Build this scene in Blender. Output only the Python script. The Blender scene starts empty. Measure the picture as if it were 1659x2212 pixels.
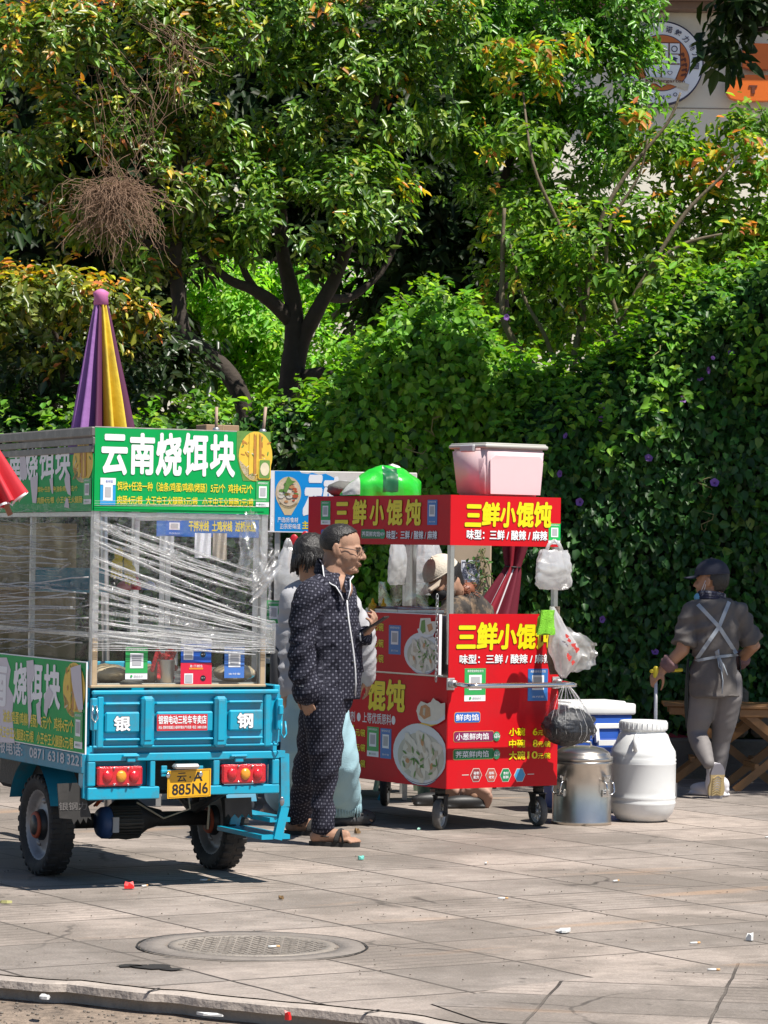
import bpy, bmesh, math, random
import numpy as np
from mathutils import Vector as V, Matrix, Euler, noise as mnoise
random.seed(7); rng = np.random.default_rng(7)
SC = bpy.context.scene; COL = SC.collection
PI = math.pi; R = math.radians
# ------------------------------------------------------------------ camera
CAM_H = 1.5; FPX = 6733.0; HORIZON = 1194.4; ROLL = 0.015      # frame measured as 1659 x 2212
_th = math.atan((HORIZON-1106)/FPX)
CF = V((0, math.cos(_th), math.sin(_th))); _U0 = V((0, -math.sin(_th), math.cos(_th))); _R0 = V((1, 0, 0))
CR = _R0*math.cos(ROLL) + _U0*math.sin(ROLL); CU = _U0*math.cos(ROLL) - _R0*math.sin(ROLL)
camd = bpy.data.cameras.new('camera'); cam = bpy.data.objects.new('camera', camd); COL.objects.link(cam)
camd.sensor_fit = 'AUTO'; camd.sensor_width = 36; camd.lens = FPX/2212*36; camd.clip_start = .5; camd.clip_end = 600
cam.matrix_world = Matrix(((CR.x, CU.x, -CF.x, 0), (CR.y, CU.y, -CF.y, 0), (CR.z, CU.z, -CF.z, CAM_H), (0, 0, 0, 1)))
SC.camera = cam
SC.render.resolution_x = 768; SC.render.resolution_y = 1024
# ------------------------------------------------------------------ light
SUN = V((.44, -.34, 1.0)).normalized()
w = bpy.data.worlds.new('World'); SC.world = w; w.use_nodes = True
nt = w.node_tree; nt.nodes.clear()
sky = nt.nodes.new('ShaderNodeTexSky'); sky.sky_type = 'NISHITA'; sky.sun_disc = False
sky.sun_elevation = math.asin(SUN.z); sky.sun_rotation = math.atan2(SUN.x, SUN.y); sky.altitude = 1900; sky.dust_density = .6
bg = nt.nodes.new('ShaderNodeBackground'); bg.inputs[1].default_value = .072
wo = nt.nodes.new('ShaderNodeOutputWorld'); nt.links.new(sky.outputs[0], bg.inputs[0]); nt.links.new(bg.outputs[0], wo.inputs[0])
sl = bpy.data.lights.new('sun', 'SUN'); sl.energy = 4.9; sl.angle = R(.5); sl.color = (1, .95, .87)
so = bpy.data.objects.new('sun', sl); COL.objects.link(so); so.rotation_euler = SUN.to_track_quat('Z', 'Y').to_euler(); so.location = (0, 10, 20)
SC.view_settings.view_transform = 'Standard'; SC.view_settings.look = 'None'; SC.view_settings.exposure = .64; SC.view_settings.gamma = 1
SC.render.engine = 'CYCLES'; SC.cycles.max_bounces = 8; SC.cycles.transparent_max_bounces = 16; SC.cycles.diffuse_bounces = 3
SC.cycles.caustics_reflective = False; SC.cycles.caustics_refractive = False
try:
    SC.cycles.use_denoising = True
except Exception: pass
# ------------------------------------------------------------------ view helpers (a pixel becomes a ray into the place)
def ray(x, y):
    x, y = float(x), float(y); return CF + (x-829.5)/FPX*CR - (y-1106)/FPX*CU
def at(x, y, Y):
    d = ray(x, y); return V((0, 0, CAM_H)) + d*(Y/d.y)
def G(x, y, z=0.0):
    d = ray(x, y); return V((0, 0, CAM_H)) + d*((z-CAM_H)/d.z)
def lin(c):
    c = c.lstrip('#'); o = []
    for i in (0, 2, 4):
        s = int(c[i:i+2], 16)/255; o.append(s/12.92 if s <= .04045 else ((s+.055)/1.055)**2.4)
    return tuple(o)
# ------------------------------------------------------------------ materials
MATS = {}
def M(name, col=(.5, .5, .5), rough=.55, metal=0., var=.12, scale=14., bump=0., bscale=60., spec=.5, dirt=None, dirt_amt=.0, dscale=5., coat=0., trans=0.):
    if name in MATS: return MATS[name]
    if isinstance(col, str): col = lin(col)
    m = bpy.data.materials.new(name); m.use_nodes = True; MATS[name] = m
    n = m.node_tree.nodes; L = m.node_tree.links; b = n['Principled BSDF']
    b.inputs['Roughness'].default_value = rough; b.inputs['Metallic'].default_value = metal
    b.inputs['Specular IOR Level'].default_value = spec; b.inputs['Coat Weight'].default_value = coat
    tc = n.new('ShaderNodeTexCoord'); no = n.new('ShaderNodeTexNoise'); no.inputs['Scale'].default_value = scale; no.inputs['Detail'].default_value = 5
    L.new(tc.outputs['Object'], no.inputs['Vector'])
    mx = n.new('ShaderNodeMix'); mx.data_type = 'RGBA'; L.new(no.outputs['Fac'], mx.inputs[0])
    mx.inputs[6].default_value = (*[c*(1-var) for c in col], 1); mx.inputs[7].default_value = (*[min(1, c*(1+var)) for c in col], 1)
    out = mx.outputs[2]
    if dirt:
        dn = n.new('ShaderNodeTexNoise'); dn.inputs['Scale'].default_value = dscale; dn.inputs['Detail'].default_value = 8; dn.inputs['Roughness'].default_value = .7
        L.new(tc.outputs['Object'], dn.inputs['Vector'])
        mr = n.new('ShaderNodeMapRange'); mr.inputs[1].default_value = .5; mr.inputs[2].default_value = .75; mr.inputs[4].default_value = dirt_amt
        L.new(dn.outputs['Fac'], mr.inputs[0])
        m2 = n.new('ShaderNodeMix'); m2.data_type = 'RGBA'; L.new(mr.outputs[0], m2.inputs[0]); L.new(out, m2.inputs[6]); m2.inputs[7].default_value = (*dirt, 1)
        out = m2.outputs[2]
    L.new(out, b.inputs['Base Color'])
    if bump:
        bn = n.new('ShaderNodeTexNoise'); bn.inputs['Scale'].default_value = bscale; bn.inputs['Detail'].default_value = 6; L.new(tc.outputs['Object'], bn.inputs['Vector'])
        bp = n.new('ShaderNodeBump'); bp.inputs['Strength'].default_value = bump; bp.inputs['Distance'].default_value = .01
        L.new(bn.outputs['Fac'], bp.inputs['Height']); L.new(bp.outputs['Normal'], b.inputs['Normal'])
    if trans:
        tr = n.new('ShaderNodeBsdfTranslucent'); L.new(out, tr.inputs[0]); ms = n.new('ShaderNodeMixShader'); ms.inputs[0].default_value = trans
        L.new(b.outputs[0], ms.inputs[1]); L.new(tr.outputs[0], ms.inputs[2]); L.new(ms.outputs[0], n['Material Output'].inputs[0])
    return m
def film(name, tint=(1, 1, 1), clear=.8, milky=.3, wr=30., stretch=(1, 1, 1), gloss=.08, bumpy=.7):
    """clear or milky plastic sheet: transparent, with wrinkles that catch the light"""
    m = bpy.data.materials.new(name); m.use_nodes = True; MATS[name] = m
    n = m.node_tree.nodes; L = m.node_tree.links; n.remove(n['Principled BSDF'])
    tc = n.new('ShaderNodeTexCoord'); mp = n.new('ShaderNodeMapping'); mp.inputs['Scale'].default_value = stretch; L.new(tc.outputs['Object'], mp.inputs[0])
    no = n.new('ShaderNodeTexNoise'); no.inputs['Scale'].default_value = wr; no.inputs['Detail'].default_value = 4; no.inputs['Distortion'].default_value = 1.2; L.new(mp.outputs[0], no.inputs[0])
    bp = n.new('ShaderNodeBump'); bp.inputs['Strength'].default_value = bumpy; bp.inputs['Distance'].default_value = .02; L.new(no.outputs['Fac'], bp.inputs['Height'])
    t = n.new('ShaderNodeBsdfTransparent'); t.inputs[0].default_value = (*tint, 1)
    g = n.new('ShaderNodeBsdfGlossy'); g.inputs['Roughness'].default_value = gloss; L.new(bp.outputs[0], g.inputs['Normal'])
    d = n.new('ShaderNodeBsdfDiffuse'); d.inputs[0].default_value = (*[.85*c for c in tint], 1); L.new(bp.outputs[0], d.inputs['Normal'])
    tl = n.new('ShaderNodeBsdfTranslucent'); tl.inputs[0].default_value = (*[.85*c for c in tint], 1)
    a1 = n.new('ShaderNodeMixShader'); a1.inputs[0].default_value = .5; L.new(d.outputs[0], a1.inputs[1]); L.new(tl.outputs[0], a1.inputs[2])
    a2 = n.new('ShaderNodeMixShader'); a2.inputs[0].default_value = 1-milky; L.new(a1.outputs[0], a2.inputs[1]); L.new(g.outputs[0], a2.inputs[2])
    mr = n.new('ShaderNodeMapRange'); mr.inputs[1].default_value = .35; mr.inputs[2].default_value = .65; mr.inputs[3].default_value = min(1, clear+.1); mr.inputs[4].default_value = max(0, clear-min(.18, (1-clear)*1.3)); L.new(no.outputs['Fac'], mr.inputs[0])
    a3 = n.new('ShaderNodeMixShader'); L.new(mr.outputs[0], a3.inputs[0]); L.new(a2.outputs[0], a3.inputs[1]); L.new(t.outputs[0], a3.inputs[2])
    L.new(a3.outputs[0], n['Material Output'].inputs[0])
    return m
# ------------------------------------------------------------------ mesh builder
def frames(pts):
    pts = [V(p) for p in pts]; out = []; nrm = None
    for i, p in enumerate(pts):
        t = (pts[min(i+1, len(pts)-1)] - pts[max(i-1, 0)])
        t = t.normalized() if t.length > 1e-9 else V((0, 0, 1))
        if nrm is None:
            a = V((0, 0, 1)) if abs(t.z) < .9 else V((1, 0, 0))
            nrm = (a - t*a.dot(t)).normalized()
        else:
            nrm = nrm - t*nrm.dot(t)
            nrm = nrm.normalized() if nrm.length > 1e-6 else t.orthogonal().normalized()
        out.append((p, t, nrm, t.cross(nrm)))
    return out
class MB:
    def __init__(s): s.v = []; s.f = []; s.mi = []; s.sm = []; s.cur = 0; s.X = Matrix.Identity(4)
    def add(s, vs, fs, smooth=False):
        o = len(s.v); X = s.X
        s.v += [X @ V(p) for p in vs]
        for f in fs: s.f.append([i+o for i in f]); s.mi.append(s.cur); s.sm.append(smooth)
        return s
    def box(s, a, b, bevel=0., seg=1):
        x0, y0, z0 = [min(a[i], b[i]) for i in range(3)]; x1, y1, z1 = [max(a[i], b[i]) for i in range(3)]
        vs = [(x, y, z) for z in (z0, z1) for y in (y0, y1) for x in (x0, x1)]
        fs = [(0, 2, 3, 1), (4, 5, 7, 6), (0, 1, 5, 4), (2, 6, 7, 3), (0, 4, 6, 2), (1, 3, 7, 5)]
        if bevel <= 0: return s.add(vs, fs)
        bm = bmesh.new(); bv = [bm.verts.new(p) for p in vs]
        for f in fs: bm.faces.new([bv[i] for i in f])
        bmesh.ops.bevel(bm, geom=bm.edges[:], offset=min(bevel, .45*min(x1-x0, y1-y0, z1-z0)), segments=seg, affect='EDGES', profile=.5)
        bm.verts.index_update()
        s.add([p.co.copy() for p in bm.verts], [[p.index for p in f.verts] for f in bm.faces], seg > 1); bm.free(); return s
    def bar(s, p, q, w=.03, h=None, up=(0, 0, 1)):
        p, q, up = V(p), V(q), V(up); h = h or w; t = (q-p).normalized()
        a = up.cross(t)
        if a.length < 1e-4: a = V((1, 0, 0)).cross(t)
        a.normalize(); b = t.cross(a)
        vs = [c + a*i*w/2 + b*j*h/2 for c in (p, q) for i, j in ((-1, -1), (1, -1), (1, 1), (-1, 1))]
        return s.add(vs, [(3, 2, 1, 0), (4, 5, 6, 7), (0, 1, 5, 4), (1, 2, 6, 5), (2, 3, 7, 6), (3, 0, 4, 7)])
    def tube(s, pts, r, n=8, caps=True, flat=1., round_caps=False, closed=False):
        if not hasattr(r, '__len__'): r = [r]*len(pts)
        fr = frames(pts); rings = []
        def rr(x): return x if hasattr(x, '__len__') else (x, x*flat)
        rows = [(p, a, b, *rr(x)) for (p, t, a, b), x in zip(fr, r)]
        if round_caps:
            p, t, a, b = fr[0]; x, y = rr(r[0]); q, t2, a2, b2 = fr[-1]; x2, y2 = rr(r[-1])
            pre = [(p - t*min(x, y)*math.sin(k), a, b, x*math.cos(k), y*math.cos(k)) for k in (1.35, .9, .45)]
            post = [(q + t2*min(x2, y2)*math.sin(k), a2, b2, x2*math.cos(k), y2*math.cos(k)) for k in (.45, .9, 1.35)]
            rows = pre + rows + post
        vs = []
        for p, a, b, x, y in rows:
            for k in range(n):
                an = 2*PI*k/n; vs.append(p + a*x*math.cos(an) + b*y*math.sin(an))
        m = len(rows); fs = []
        for i in range(m-1 if not closed else m):
            j = (i+1) % m
            for k in range(n): fs.append((i*n+k, i*n+(k+1) % n, j*n+(k+1) % n, j*n+k))
        if caps and not closed: fs += [list(range(n))[::-1], [(m-1)*n+k for k in range(n)]]
        return s.add(vs, fs, True)
    def lathe(s, prof, c=(0, 0, 0), n=24, axis='z', caps=True):
        vs = []; c = V(c)
        for r_, z in prof:
            for k in range(n):
                a = 2*PI*k/n; p = (r_*math.cos(a), r_*math.sin(a), z)
                if axis == 'x': p = (p[2], p[0], p[1])
                elif axis == 'y': p = (p[1], p[2], p[0])
                vs.append(c + V(p))
        fs = []
        for i in range(len(prof)-1):
            for k in range(n): fs.append((i*n+k, i*n+(k+1) % n, (i+1)*n+(k+1) % n, (i+1)*n+k))
        if caps: fs += [list(range(n))[::-1], [(len(prof)-1)*n+k for k in range(n)]]
        return s.add(vs, fs, True)
    def ell(s, c, rad, rot=None, n=14, m=10, fn=None):
        c = V(c); rot = rot or Matrix.Identity(3); vs = []; fs = []
        if not hasattr(rad, '__len__'): rad = (rad,)*3
        for i in range(m+1):
            t = PI*(i+.001)/(m+.002)
            for k in range(n):
                p = 2*PI*k/n; d = V((math.sin(t)*math.cos(p), math.sin(t)*math.sin(p), math.cos(t)))
                if fn: d = d*fn(d)
                vs.append(c + rot @ V((d.x*rad[0], d.y*rad[1], d.z*rad[2])))
        for i in range(m):
            for k in range(n): fs.append((i*n+k, (i+1)*n+k, (i+1)*n+(k+1) % n, i*n+(k+1) % n))
        fs += [list(range(n)), [m*n+k for k in range(n)][::-1]]
        return s.add(vs, fs, True)
    def grid(s, fn, nu, nv, closed=False, smooth=True):
        vs = [fn(i/(nu if closed else max(1, nu-1)), j/max(1, nv-1)) for j in range(nv) for i in range(nu)]; fs = []
        for j in range(nv-1):
            for i in range(nu if closed else nu-1):
                fs.append((j*nu+i, j*nu+(i+1) % nu, (j+1)*nu+(i+1) % nu, (j+1)*nu+i))
        return s.add(vs, fs, smooth)
    def prism(s, poly, off, smooth=False):
        """closed polygon of 3D points pushed along off"""
        n = len(poly); poly = [V(p) for p in poly]; off = V(off)
        return s.add(poly + [p+off for p in poly], [list(range(n))[::-1], list(range(n, 2*n))] + [(i, (i+1) % n, n+(i+1) % n, n+i) for i in range(n)], smooth)
    def mesh(s, name):
        me = bpy.data.meshes.new(name); me.from_pydata([tuple(p) for p in s.v], [], s.f)
        me.polygons.foreach_set('material_index', s.mi); me.polygons.foreach_set('use_smooth', s.sm); me.update(); return me
    def build(s, name, mats, parent=None, fix=True):
        me = s.mesh(name)
        for m in (mats if isinstance(mats, (list, tuple)) else [mats]): me.materials.append(m)
        if fix:
            bm = bmesh.new(); bm.from_mesh(me); bmesh.ops.recalc_face_normals(bm, faces=bm.faces[:]); bm.to_mesh(me); bm.free()
        return link(name, me, parent)
def link(name, me, parent=None):
    o = bpy.data.objects.new(name, me); COL.objects.link(o)
    if parent is not None: o.parent = parent
    return o
def tag(o, label=None, cat=None, group=None, kind=None):
    if label: o['label'] = label
    if cat: o['category'] = cat
    if group: o['group'] = group
    if kind: o['kind'] = kind
    return o
def thing(name, label, cat, loc=(0, 0, 0), rz=0., group=None):
    o = bpy.data.objects.new(name, None); COL.objects.link(o); o.location = loc; o.rotation_euler = (0, 0, rz)
    o.empty_display_size = .2
    return tag(o, label, cat, group)
def dup(o, parent=None):
    c = o.copy(); COL.objects.link(c)
    if parent is not None: c.parent = parent
    for ch in [x for x in COL.objects if x.parent == o]: dup(ch, c)
    return c
def frame_of(o): return Matrix.Translation(o.location) @ o.rotation_euler.to_matrix().to_4x4()
def hit(o, axis, val, x, y):
    """where the line of sight through (x, y) meets the plane local[axis] = val of thing o, in o's own coordinates"""
    X = frame_of(o).inverted(); p = X @ V((0, 0, CAM_H)); d = X.to_3x3() @ ray(x, y); t = (val-p[axis])/d[axis]; return p + d*t
# ------------------------------------------------------------------ lettering and printed faces
_TX = {}
def text_mesh(body, bold=0.):
    k = (body, bold)
    if k in _TX: return _TX[k]
    c = bpy.data.curves.new('lettering', 'FONT'); c.body = body; c.offset = bold; c.resolution_u = 3; c.fill_mode = 'FRONT'
    o = bpy.data.objects.new('lettering', c); COL.objects.link(o)
    dg = bpy.context.evaluated_depsgraph_get(); dg.update(); m = bpy.data.meshes.new_from_object(o.evaluated_get(dg))
    vs = [tuple(p.co)[:2] for p in m.vertices]; fs = [list(p.vertices) for p in m.polygons]
    bpy.data.objects.remove(o); bpy.data.curves.remove(c); bpy.data.meshes.remove(m)
    _TX[k] = (vs, fs); return _TX[k]
class Face:
    """a printed panel: flat layers a millimetre or so apart on the plane o + a*u + b*v, facing n"""
    def __init__(s, o, u, v, root=None, axis=None, step=.0012):
        s.o, s.u, s.v = V(o), V(u), V(v); s.n = s.u.cross(s.v).normalized(); s.mb = MB(); s.mats = []; s.root = root; s.axis = axis; s.step = step
    def p(s, a, b, l=0): return s.o + s.u*a + s.v*b + s.n*(l*s.step)
    def px(s, x, y):
        q = hit(s.root, s.axis, s.o[s.axis], x, y) - s.o; return q.dot(s.u), q.dot(s.v)
    def bx(s, x0, y0, x1, y1):
        ym, xm = (y0+y1)/2, (x0+x1)/2
        return s.px(x0, ym)[0], s.px(xm, y1)[1], s.px(x1, ym)[0], s.px(xm, y0)[1]
    def mat(s, m):
        if m not in s.mats: s.mats.append(m)
        s.mb.cur = s.mats.index(m)
    def slab(s, a0, b0, a1, b1, t, m, l=0):
        s.mat(m); q = [s.p(a0, b0, l), s.p(a1, b0, l), s.p(a1, b1, l), s.p(a0, b1, l)]; s.mb.prism([x - s.n*t for x in q], s.n*t)
    def rect(s, a0, b0, a1, b1, m, l=1): s.mat(m); s.mb.add([s.p(a0, b0, l), s.p(a1, b0, l), s.p(a1, b1, l), s.p(a0, b1, l)], [(0, 1, 2, 3)])
    def poly(s, pts, m, l=1): s.mat(m); s.mb.add([s.p(a, b, l) for a, b in pts], [list(range(len(pts)))])
    def circ(s, a, b, r, m, l=1, n=28, ry=None, a0=0, a1=2*PI):
        ry = ry or r; s.poly([(a+r*math.cos(a0+(a1-a0)*k/n), b+ry*math.sin(a0+(a1-a0)*k/n)) for k in range(n)], m, l)
    def ring(s, a, b, r0, r1, m, l=1, n=40):
        s.mat(m); vs = []
        for k in range(n):
            t = 2*PI*k/n; vs += [s.p(a+r0*math.cos(t), b+r0*math.sin(t), l), s.p(a+r1*math.cos(t), b+r1*math.sin(t), l)]
        s.mb.add(vs, [(2*k, 2*k+1, (2*k+3) % (2*n), (2*k+2) % (2*n)) for k in range(n)])
    def rrect(s, a0, b0, a1, b1, r, m, l=1):
        pts = []
        for cx, cy, t in ((a1-r, b1-r, 0), (a0+r, b1-r, 90), (a0+r, b0+r, 180), (a1-r, b0+r, 270)):
            for k in range(5): an = R(t+k*22.5); pts.append((cx+r*math.cos(an), cy+r*math.sin(an)))
        s.poly(pts, m, l)
    def text(s, body, a0, b0, a1, b1, m, l=2, bold=.015, edge=None, ebold=.05, shift=(0, 0), keep=False, shear=0., clip=None):
        vs, fs = text_mesh(body, 0.); xs = [p[0] for p in vs]; ys = [p[1] for p in vs]
        x0, x1, y0, y1 = min(xs), max(xs), min(ys), max(ys); sx = (a1-a0)/(x1-x0); sy = (b1-b0)/(y1-y0)
        if keep: sx = min(sx, sy)
        def put(vs, fs, m, l, dx=0, dy=0):
            P = [(a0+(x-x0)*sx+shear*(y-y0)*sy+dx, b0+(y-y0)*sy+dy) for x, y in vs]
            if clip: fs = [f for f in fs if all(clip(*P[i]) for i in f)]
            s.mat(m); s.mb.add([s.p(a, b, l) for a, b in P], fs)
        def fat(r_, k, m_, l_, dx=0, dy=0):                 # strokes thickened by overlaid copies a hair apart
            for j in range(k): t = 2*PI*(j+.5)/k; put(vs, fs, m_, l_+j*.03, dx+r_*sx*math.cos(t), dy+r_*sy*math.sin(t))
        if edge: fat(ebold*.62, 10, edge, l, *shift)
        fat(bold*.8, 4 if bold < .03 else 8, m, l+1 if edge else l)
    def build(s, name, parent=None): return s.mb.build(name, s.mats, parent, fix=False)
def union(mb, voxel, smooth=3, fac=.5):
    """weld overlapping closed shapes into one continuous skin"""
    me = mb.mesh('skin'); o = bpy.data.objects.new('skin', me); COL.objects.link(o)
    r_ = o.modifiers.new('r', 'REMESH'); r_.mode = 'VOXEL'; r_.voxel_size = voxel
    s_ = o.modifiers.new('s', 'SMOOTH'); s_.factor = fac; s_.iterations = smooth
    dg = bpy.context.evaluated_depsgraph_get(); dg.update(); out = bpy.data.meshes.new_from_object(o.evaluated_get(dg))
    bpy.data.objects.remove(o); bpy.data.meshes.remove(me)
    out.materials.clear(); out.polygons.foreach_set('use_smooth', [True]*len(out.polygons)); return out
def displace(me, fn):
    co = np.empty(len(me.vertices)*3); no = np.empty_like(co); me.vertices.foreach_get('co', co); me.vertices.foreach_get('normal', no)
    co = co.reshape(-1, 3); no = no.reshape(-1, 3)
    d = np.array([fn(V(p), V(q)) for p, q in zip(co, no)]); co += no*d[:, None]
    me.vertices.foreach_set('co', co.ravel()); me.update()
# ------------------------------------------------------------------ foliage
def norm(a): return a/np.maximum(1e-9, np.linalg.norm(a, axis=-1, keepdims=True))
def leaf_mesh(name, P, D, N, Ln, Wd, C, mat, parent=None, fold=.25, droop=.2):
    """folded six-point leaves: base P, direction D, face normal N, length, width, colour (one row per leaf)"""
    k = len(P); D = norm(D); S = norm(np.cross(D, N)); N = norm(np.cross(S, D)); Ln = np.asarray(Ln)[:, None]; Wd = np.asarray(Wd)[:, None]
    vs = np.empty((k, 6, 3))
    vs[:, 0] = P; vs[:, 3] = P + D*Ln - N*Ln*droop
    for j, (t, wv, sg) in {1: (.3, .95, 1), 2: (.68, .72, 1), 4: (.68, .72, -1), 5: (.3, .95, -1)}.items():
        vs[:, j] = P + D*Ln*t + S*Wd*wv*sg*.5 + N*(Wd*fold*wv - Ln*droop*t*t*.8)
    me = bpy.data.meshes.new(name); me.vertices.add(k*6); me.vertices.foreach_set('co', vs.ravel())
    base = (np.arange(k)*6)[:, None]; q = np.concatenate([base+np.array([0, 1, 2, 3]), base+np.array([0, 3, 4, 5])], 1).reshape(-1)
    me.loops.add(k*8); me.loops.foreach_set('vertex_index', q.astype(np.int32)); me.polygons.add(k*2); me.polygons.foreach_set('loop_start', (np.arange(k*2)*4).astype(np.int32))
    me.update(calc_edges=True); me.polygons.foreach_set('use_smooth', np.ones(k*2, bool))
    at_ = me.color_attributes.new('leaf_colour', 'FLOAT_COLOR', 'POINT'); c4 = np.ones((k, 6, 4)); c4[:, :, :3] = np.asarray(C)[:, None, :]; at_.data.foreach_set('color', c4.ravel())
    me.materials.append(mat); return link(name, me, parent)
def leaf_mat(name, rough=.42, trans=.32, spec=.4):
    m = bpy.data.materials.new(name); m.use_nodes = True; n = m.node_tree.nodes; L = m.node_tree.links; b = n['Principled BSDF']
    a = n.new('ShaderNodeAttribute'); a.attribute_name = 'leaf_colour'
    L.new(a.outputs['Color'], b.inputs['Base Color']); b.inputs['Roughness'].default_value = rough; b.inputs['Specular IOR Level'].default_value = spec
    mu = n.new('ShaderNodeMix'); mu.data_type = 'RGBA'; mu.blend_type = 'MULTIPLY'; mu.inputs[0].default_value = 1; mu.inputs[7].default_value = (1.7, 1.75, .5, 1); L.new(a.outputs['Color'], mu.inputs[6])
    t = n.new('ShaderNodeBsdfTranslucent'); L.new(mu.outputs[2], t.inputs[0])
    x = n.new('ShaderNodeMixShader'); x.inputs[0].default_value = trans; L.new(b.outputs[0], x.inputs[1]); L.new(t.outputs[0], x.inputs[2]); L.new(x.outputs[0], n['Material Output'].inputs[0]); return m
def pick(pal, k):
    """pal: list of (weight, linear colour); a little spread round each"""
    wts = np.array([p[0] for p in pal], float); wts /= wts.sum(); i = rng.choice(len(pal), k, p=wts); c = np.array([p[1] for p in pal])[i]
    c = c*np.array([1.38, 1.44, 1.1]); return np.clip(c*rng.uniform(.6, 1.4, (k, 1))*rng.uniform(.88, 1.12, (k, 3)), .002, .8)
# ================================================================== THE SETTING
GRID = R(32.0)
def paving_mat(name, rot, bw, bh, offx, offy, base, gap=.009):
    m = bpy.data.materials.new(name); m.use_nodes = True; n = m.node_tree.nodes; L = m.node_tree.links; b = n['Principled BSDF']
    tc = n.new('ShaderNodeTexCoord'); mp = n.new('ShaderNodeMapping'); mp.vector_type = 'TEXTURE'; mp.inputs['Rotation'].default_value = (0, 0, rot); L.new(tc.outputs['Object'], mp.inputs[0])
    ad = n.new('ShaderNodeVectorMath'); ad.operation = 'ADD'; ad.inputs[1].default_value = (offx, offy, 0); L.new(mp.outputs[0], ad.inputs[0])
    wn = n.new('ShaderNodeTexNoise'); wn.inputs['Scale'].default_value = 3.; L.new(tc.outputs['Object'], wn.inputs[0])
    wv = n.new('ShaderNodeVectorMath'); wv.operation = 'SCALE'; wv.inputs['Scale'].default_value = .018; L.new(wn.outputs['Color'], wv.inputs[0])
    a2 = n.new('ShaderNodeVectorMath'); L.new(ad.outputs[0], a2.inputs[0]); L.new(wv.outputs[0], a2.inputs[1])
    br = n.new('ShaderNodeTexBrick'); br.offset = 0; br.squash = 1; br.inputs['Scale'].default_value = 1; br.inputs['Brick Width'].default_value = bw; br.inputs['Row Height'].default_value = bh
    br.inputs['Mortar Size'].default_value = gap*.5; br.inputs['Mortar Smooth'].default_value = .3; br.inputs['Bias'].default_value = -.1
    br.inputs['Color1'].default_value = (*base, 1); br.inputs['Color2'].default_value = (*[base[0]*.64, base[1]*.67, base[2]*.69], 1); br.inputs['Mortar'].default_value = (.045, .036, .03, 1); L.new(a2.outputs[0], br.inputs[0])
    # long faint streaks in the slabs, stains, and fine grain
    st = n.new('ShaderNodeTexNoise'); st.inputs['Scale'].default_value = 9; st.inputs['Detail'].default_value = 8; st.inputs['Roughness'].default_value = .7
    sm = n.new('ShaderNodeMapping'); sm.inputs['Scale'].default_value = (.9, 1.3, 1); L.new(ad.outputs[0], sm.inputs[0]); L.new(sm.outputs[0], st.inputs[0])
    r1 = n.new('ShaderNodeMapRange'); r1.inputs[1].default_value = .32; r1.inputs[2].default_value = .68; r1.inputs[3].default_value = .74; r1.inputs[4].default_value = 1.13; L.new(st.outputs['Fac'], r1.inputs[0])
    m1 = n.new('ShaderNodeMix'); m1.data_type = 'RGBA'; m1.blend_type = 'MULTIPLY'; m1.inputs[0].default_value = 1; L.new(br.outputs['Color'], m1.inputs[6]); L.new(r1.outputs[0], m1.inputs[7])
    bg_ = n.new('ShaderNodeTexNoise'); bg_.inputs['Scale'].default_value = .8; bg_.inputs['Detail'].default_value = 9; bg_.inputs['Roughness'].default_value = .62; L.new(tc.outputs['Object'], bg_.inputs[0])
    r2 = n.new('ShaderNodeMapRange'); r2.inputs[1].default_value = .42; r2.inputs[2].default_value = .56; r2.inputs[3].default_value = 0; r2.inputs[4].default_value = .72; L.new(bg_.outputs['Fac'], r2.inputs[0])
    m2 = n.new('ShaderNodeMix'); m2.data_type = 'RGBA'; L.new(r2.outputs[0], m2.inputs[0]); L.new(m1.outputs[2], m2.inputs[6]); m2.inputs[7].default_value = (.15, .128, .108, 1)
    og = n.new('ShaderNodeTexNoise'); og.inputs['Scale'].default_value = 1.3; og.inputs['Detail'].default_value = 5
    om = n.new('ShaderNodeMapping'); om.inputs['Location'].default_value = (4.3, 2.1, 0); om.inputs['Scale'].default_value = (.5, 2.4, 1); L.new(ad.outputs[0], om.inputs[0]); L.new(om.outputs[0], og.inputs[0])
    r3 = n.new('ShaderNodeMapRange'); r3.inputs[1].default_value = .62; r3.inputs[2].default_value = .74; r3.inputs[4].default_value = .55; L.new(og.outputs['Fac'], r3.inputs[0])
    m3 = n.new('ShaderNodeMix'); m3.data_type = 'RGBA'; L.new(r3.outputs[0], m3.inputs[0]); L.new(m2.outputs[2], m3.inputs[6]); m3.inputs[7].default_value = (.42, .27, .17, 1)
    fg = n.new('ShaderNodeTexNoise'); fg.inputs['Scale'].default_value = 90; fg.inputs['Detail'].default_value = 4; L.new(tc.outputs['Object'], fg.inputs[0])
    r4 = n.new('ShaderNodeMapRange'); r4.inputs[1].default_value = .3; r4.inputs[2].default_value = .7; r4.inputs[3].default_value = .84; r4.inputs[4].default_value = 1.14; L.new(fg.outputs['Fac'], r4.inputs[0])
    m4 = n.new('ShaderNodeMix'); m4.data_type = 'RGBA'; m4.blend_type = 'MULTIPLY'; m4.inputs[0].default_value = 1; L.new(m3.outputs[2], m4.inputs[6]); L.new(r4.outputs[0], m4.inputs[7])
    # a scatter of spat-out gum and drips
    vo = n.new('ShaderNodeTexVoronoi'); vo.inputs['Scale'].default_value = 5.5; L.new(tc.outputs['Object'], vo.inputs[0])
    r5 = n.new('ShaderNodeMapRange'); r5.inputs[1].default_value = .05; r5.inputs[2].default_value = .11; r5.inputs[3].default_value = .45; r5.inputs[4].default_value = 1; L.new(vo.outputs['Distance'], r5.inputs[0])
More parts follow.
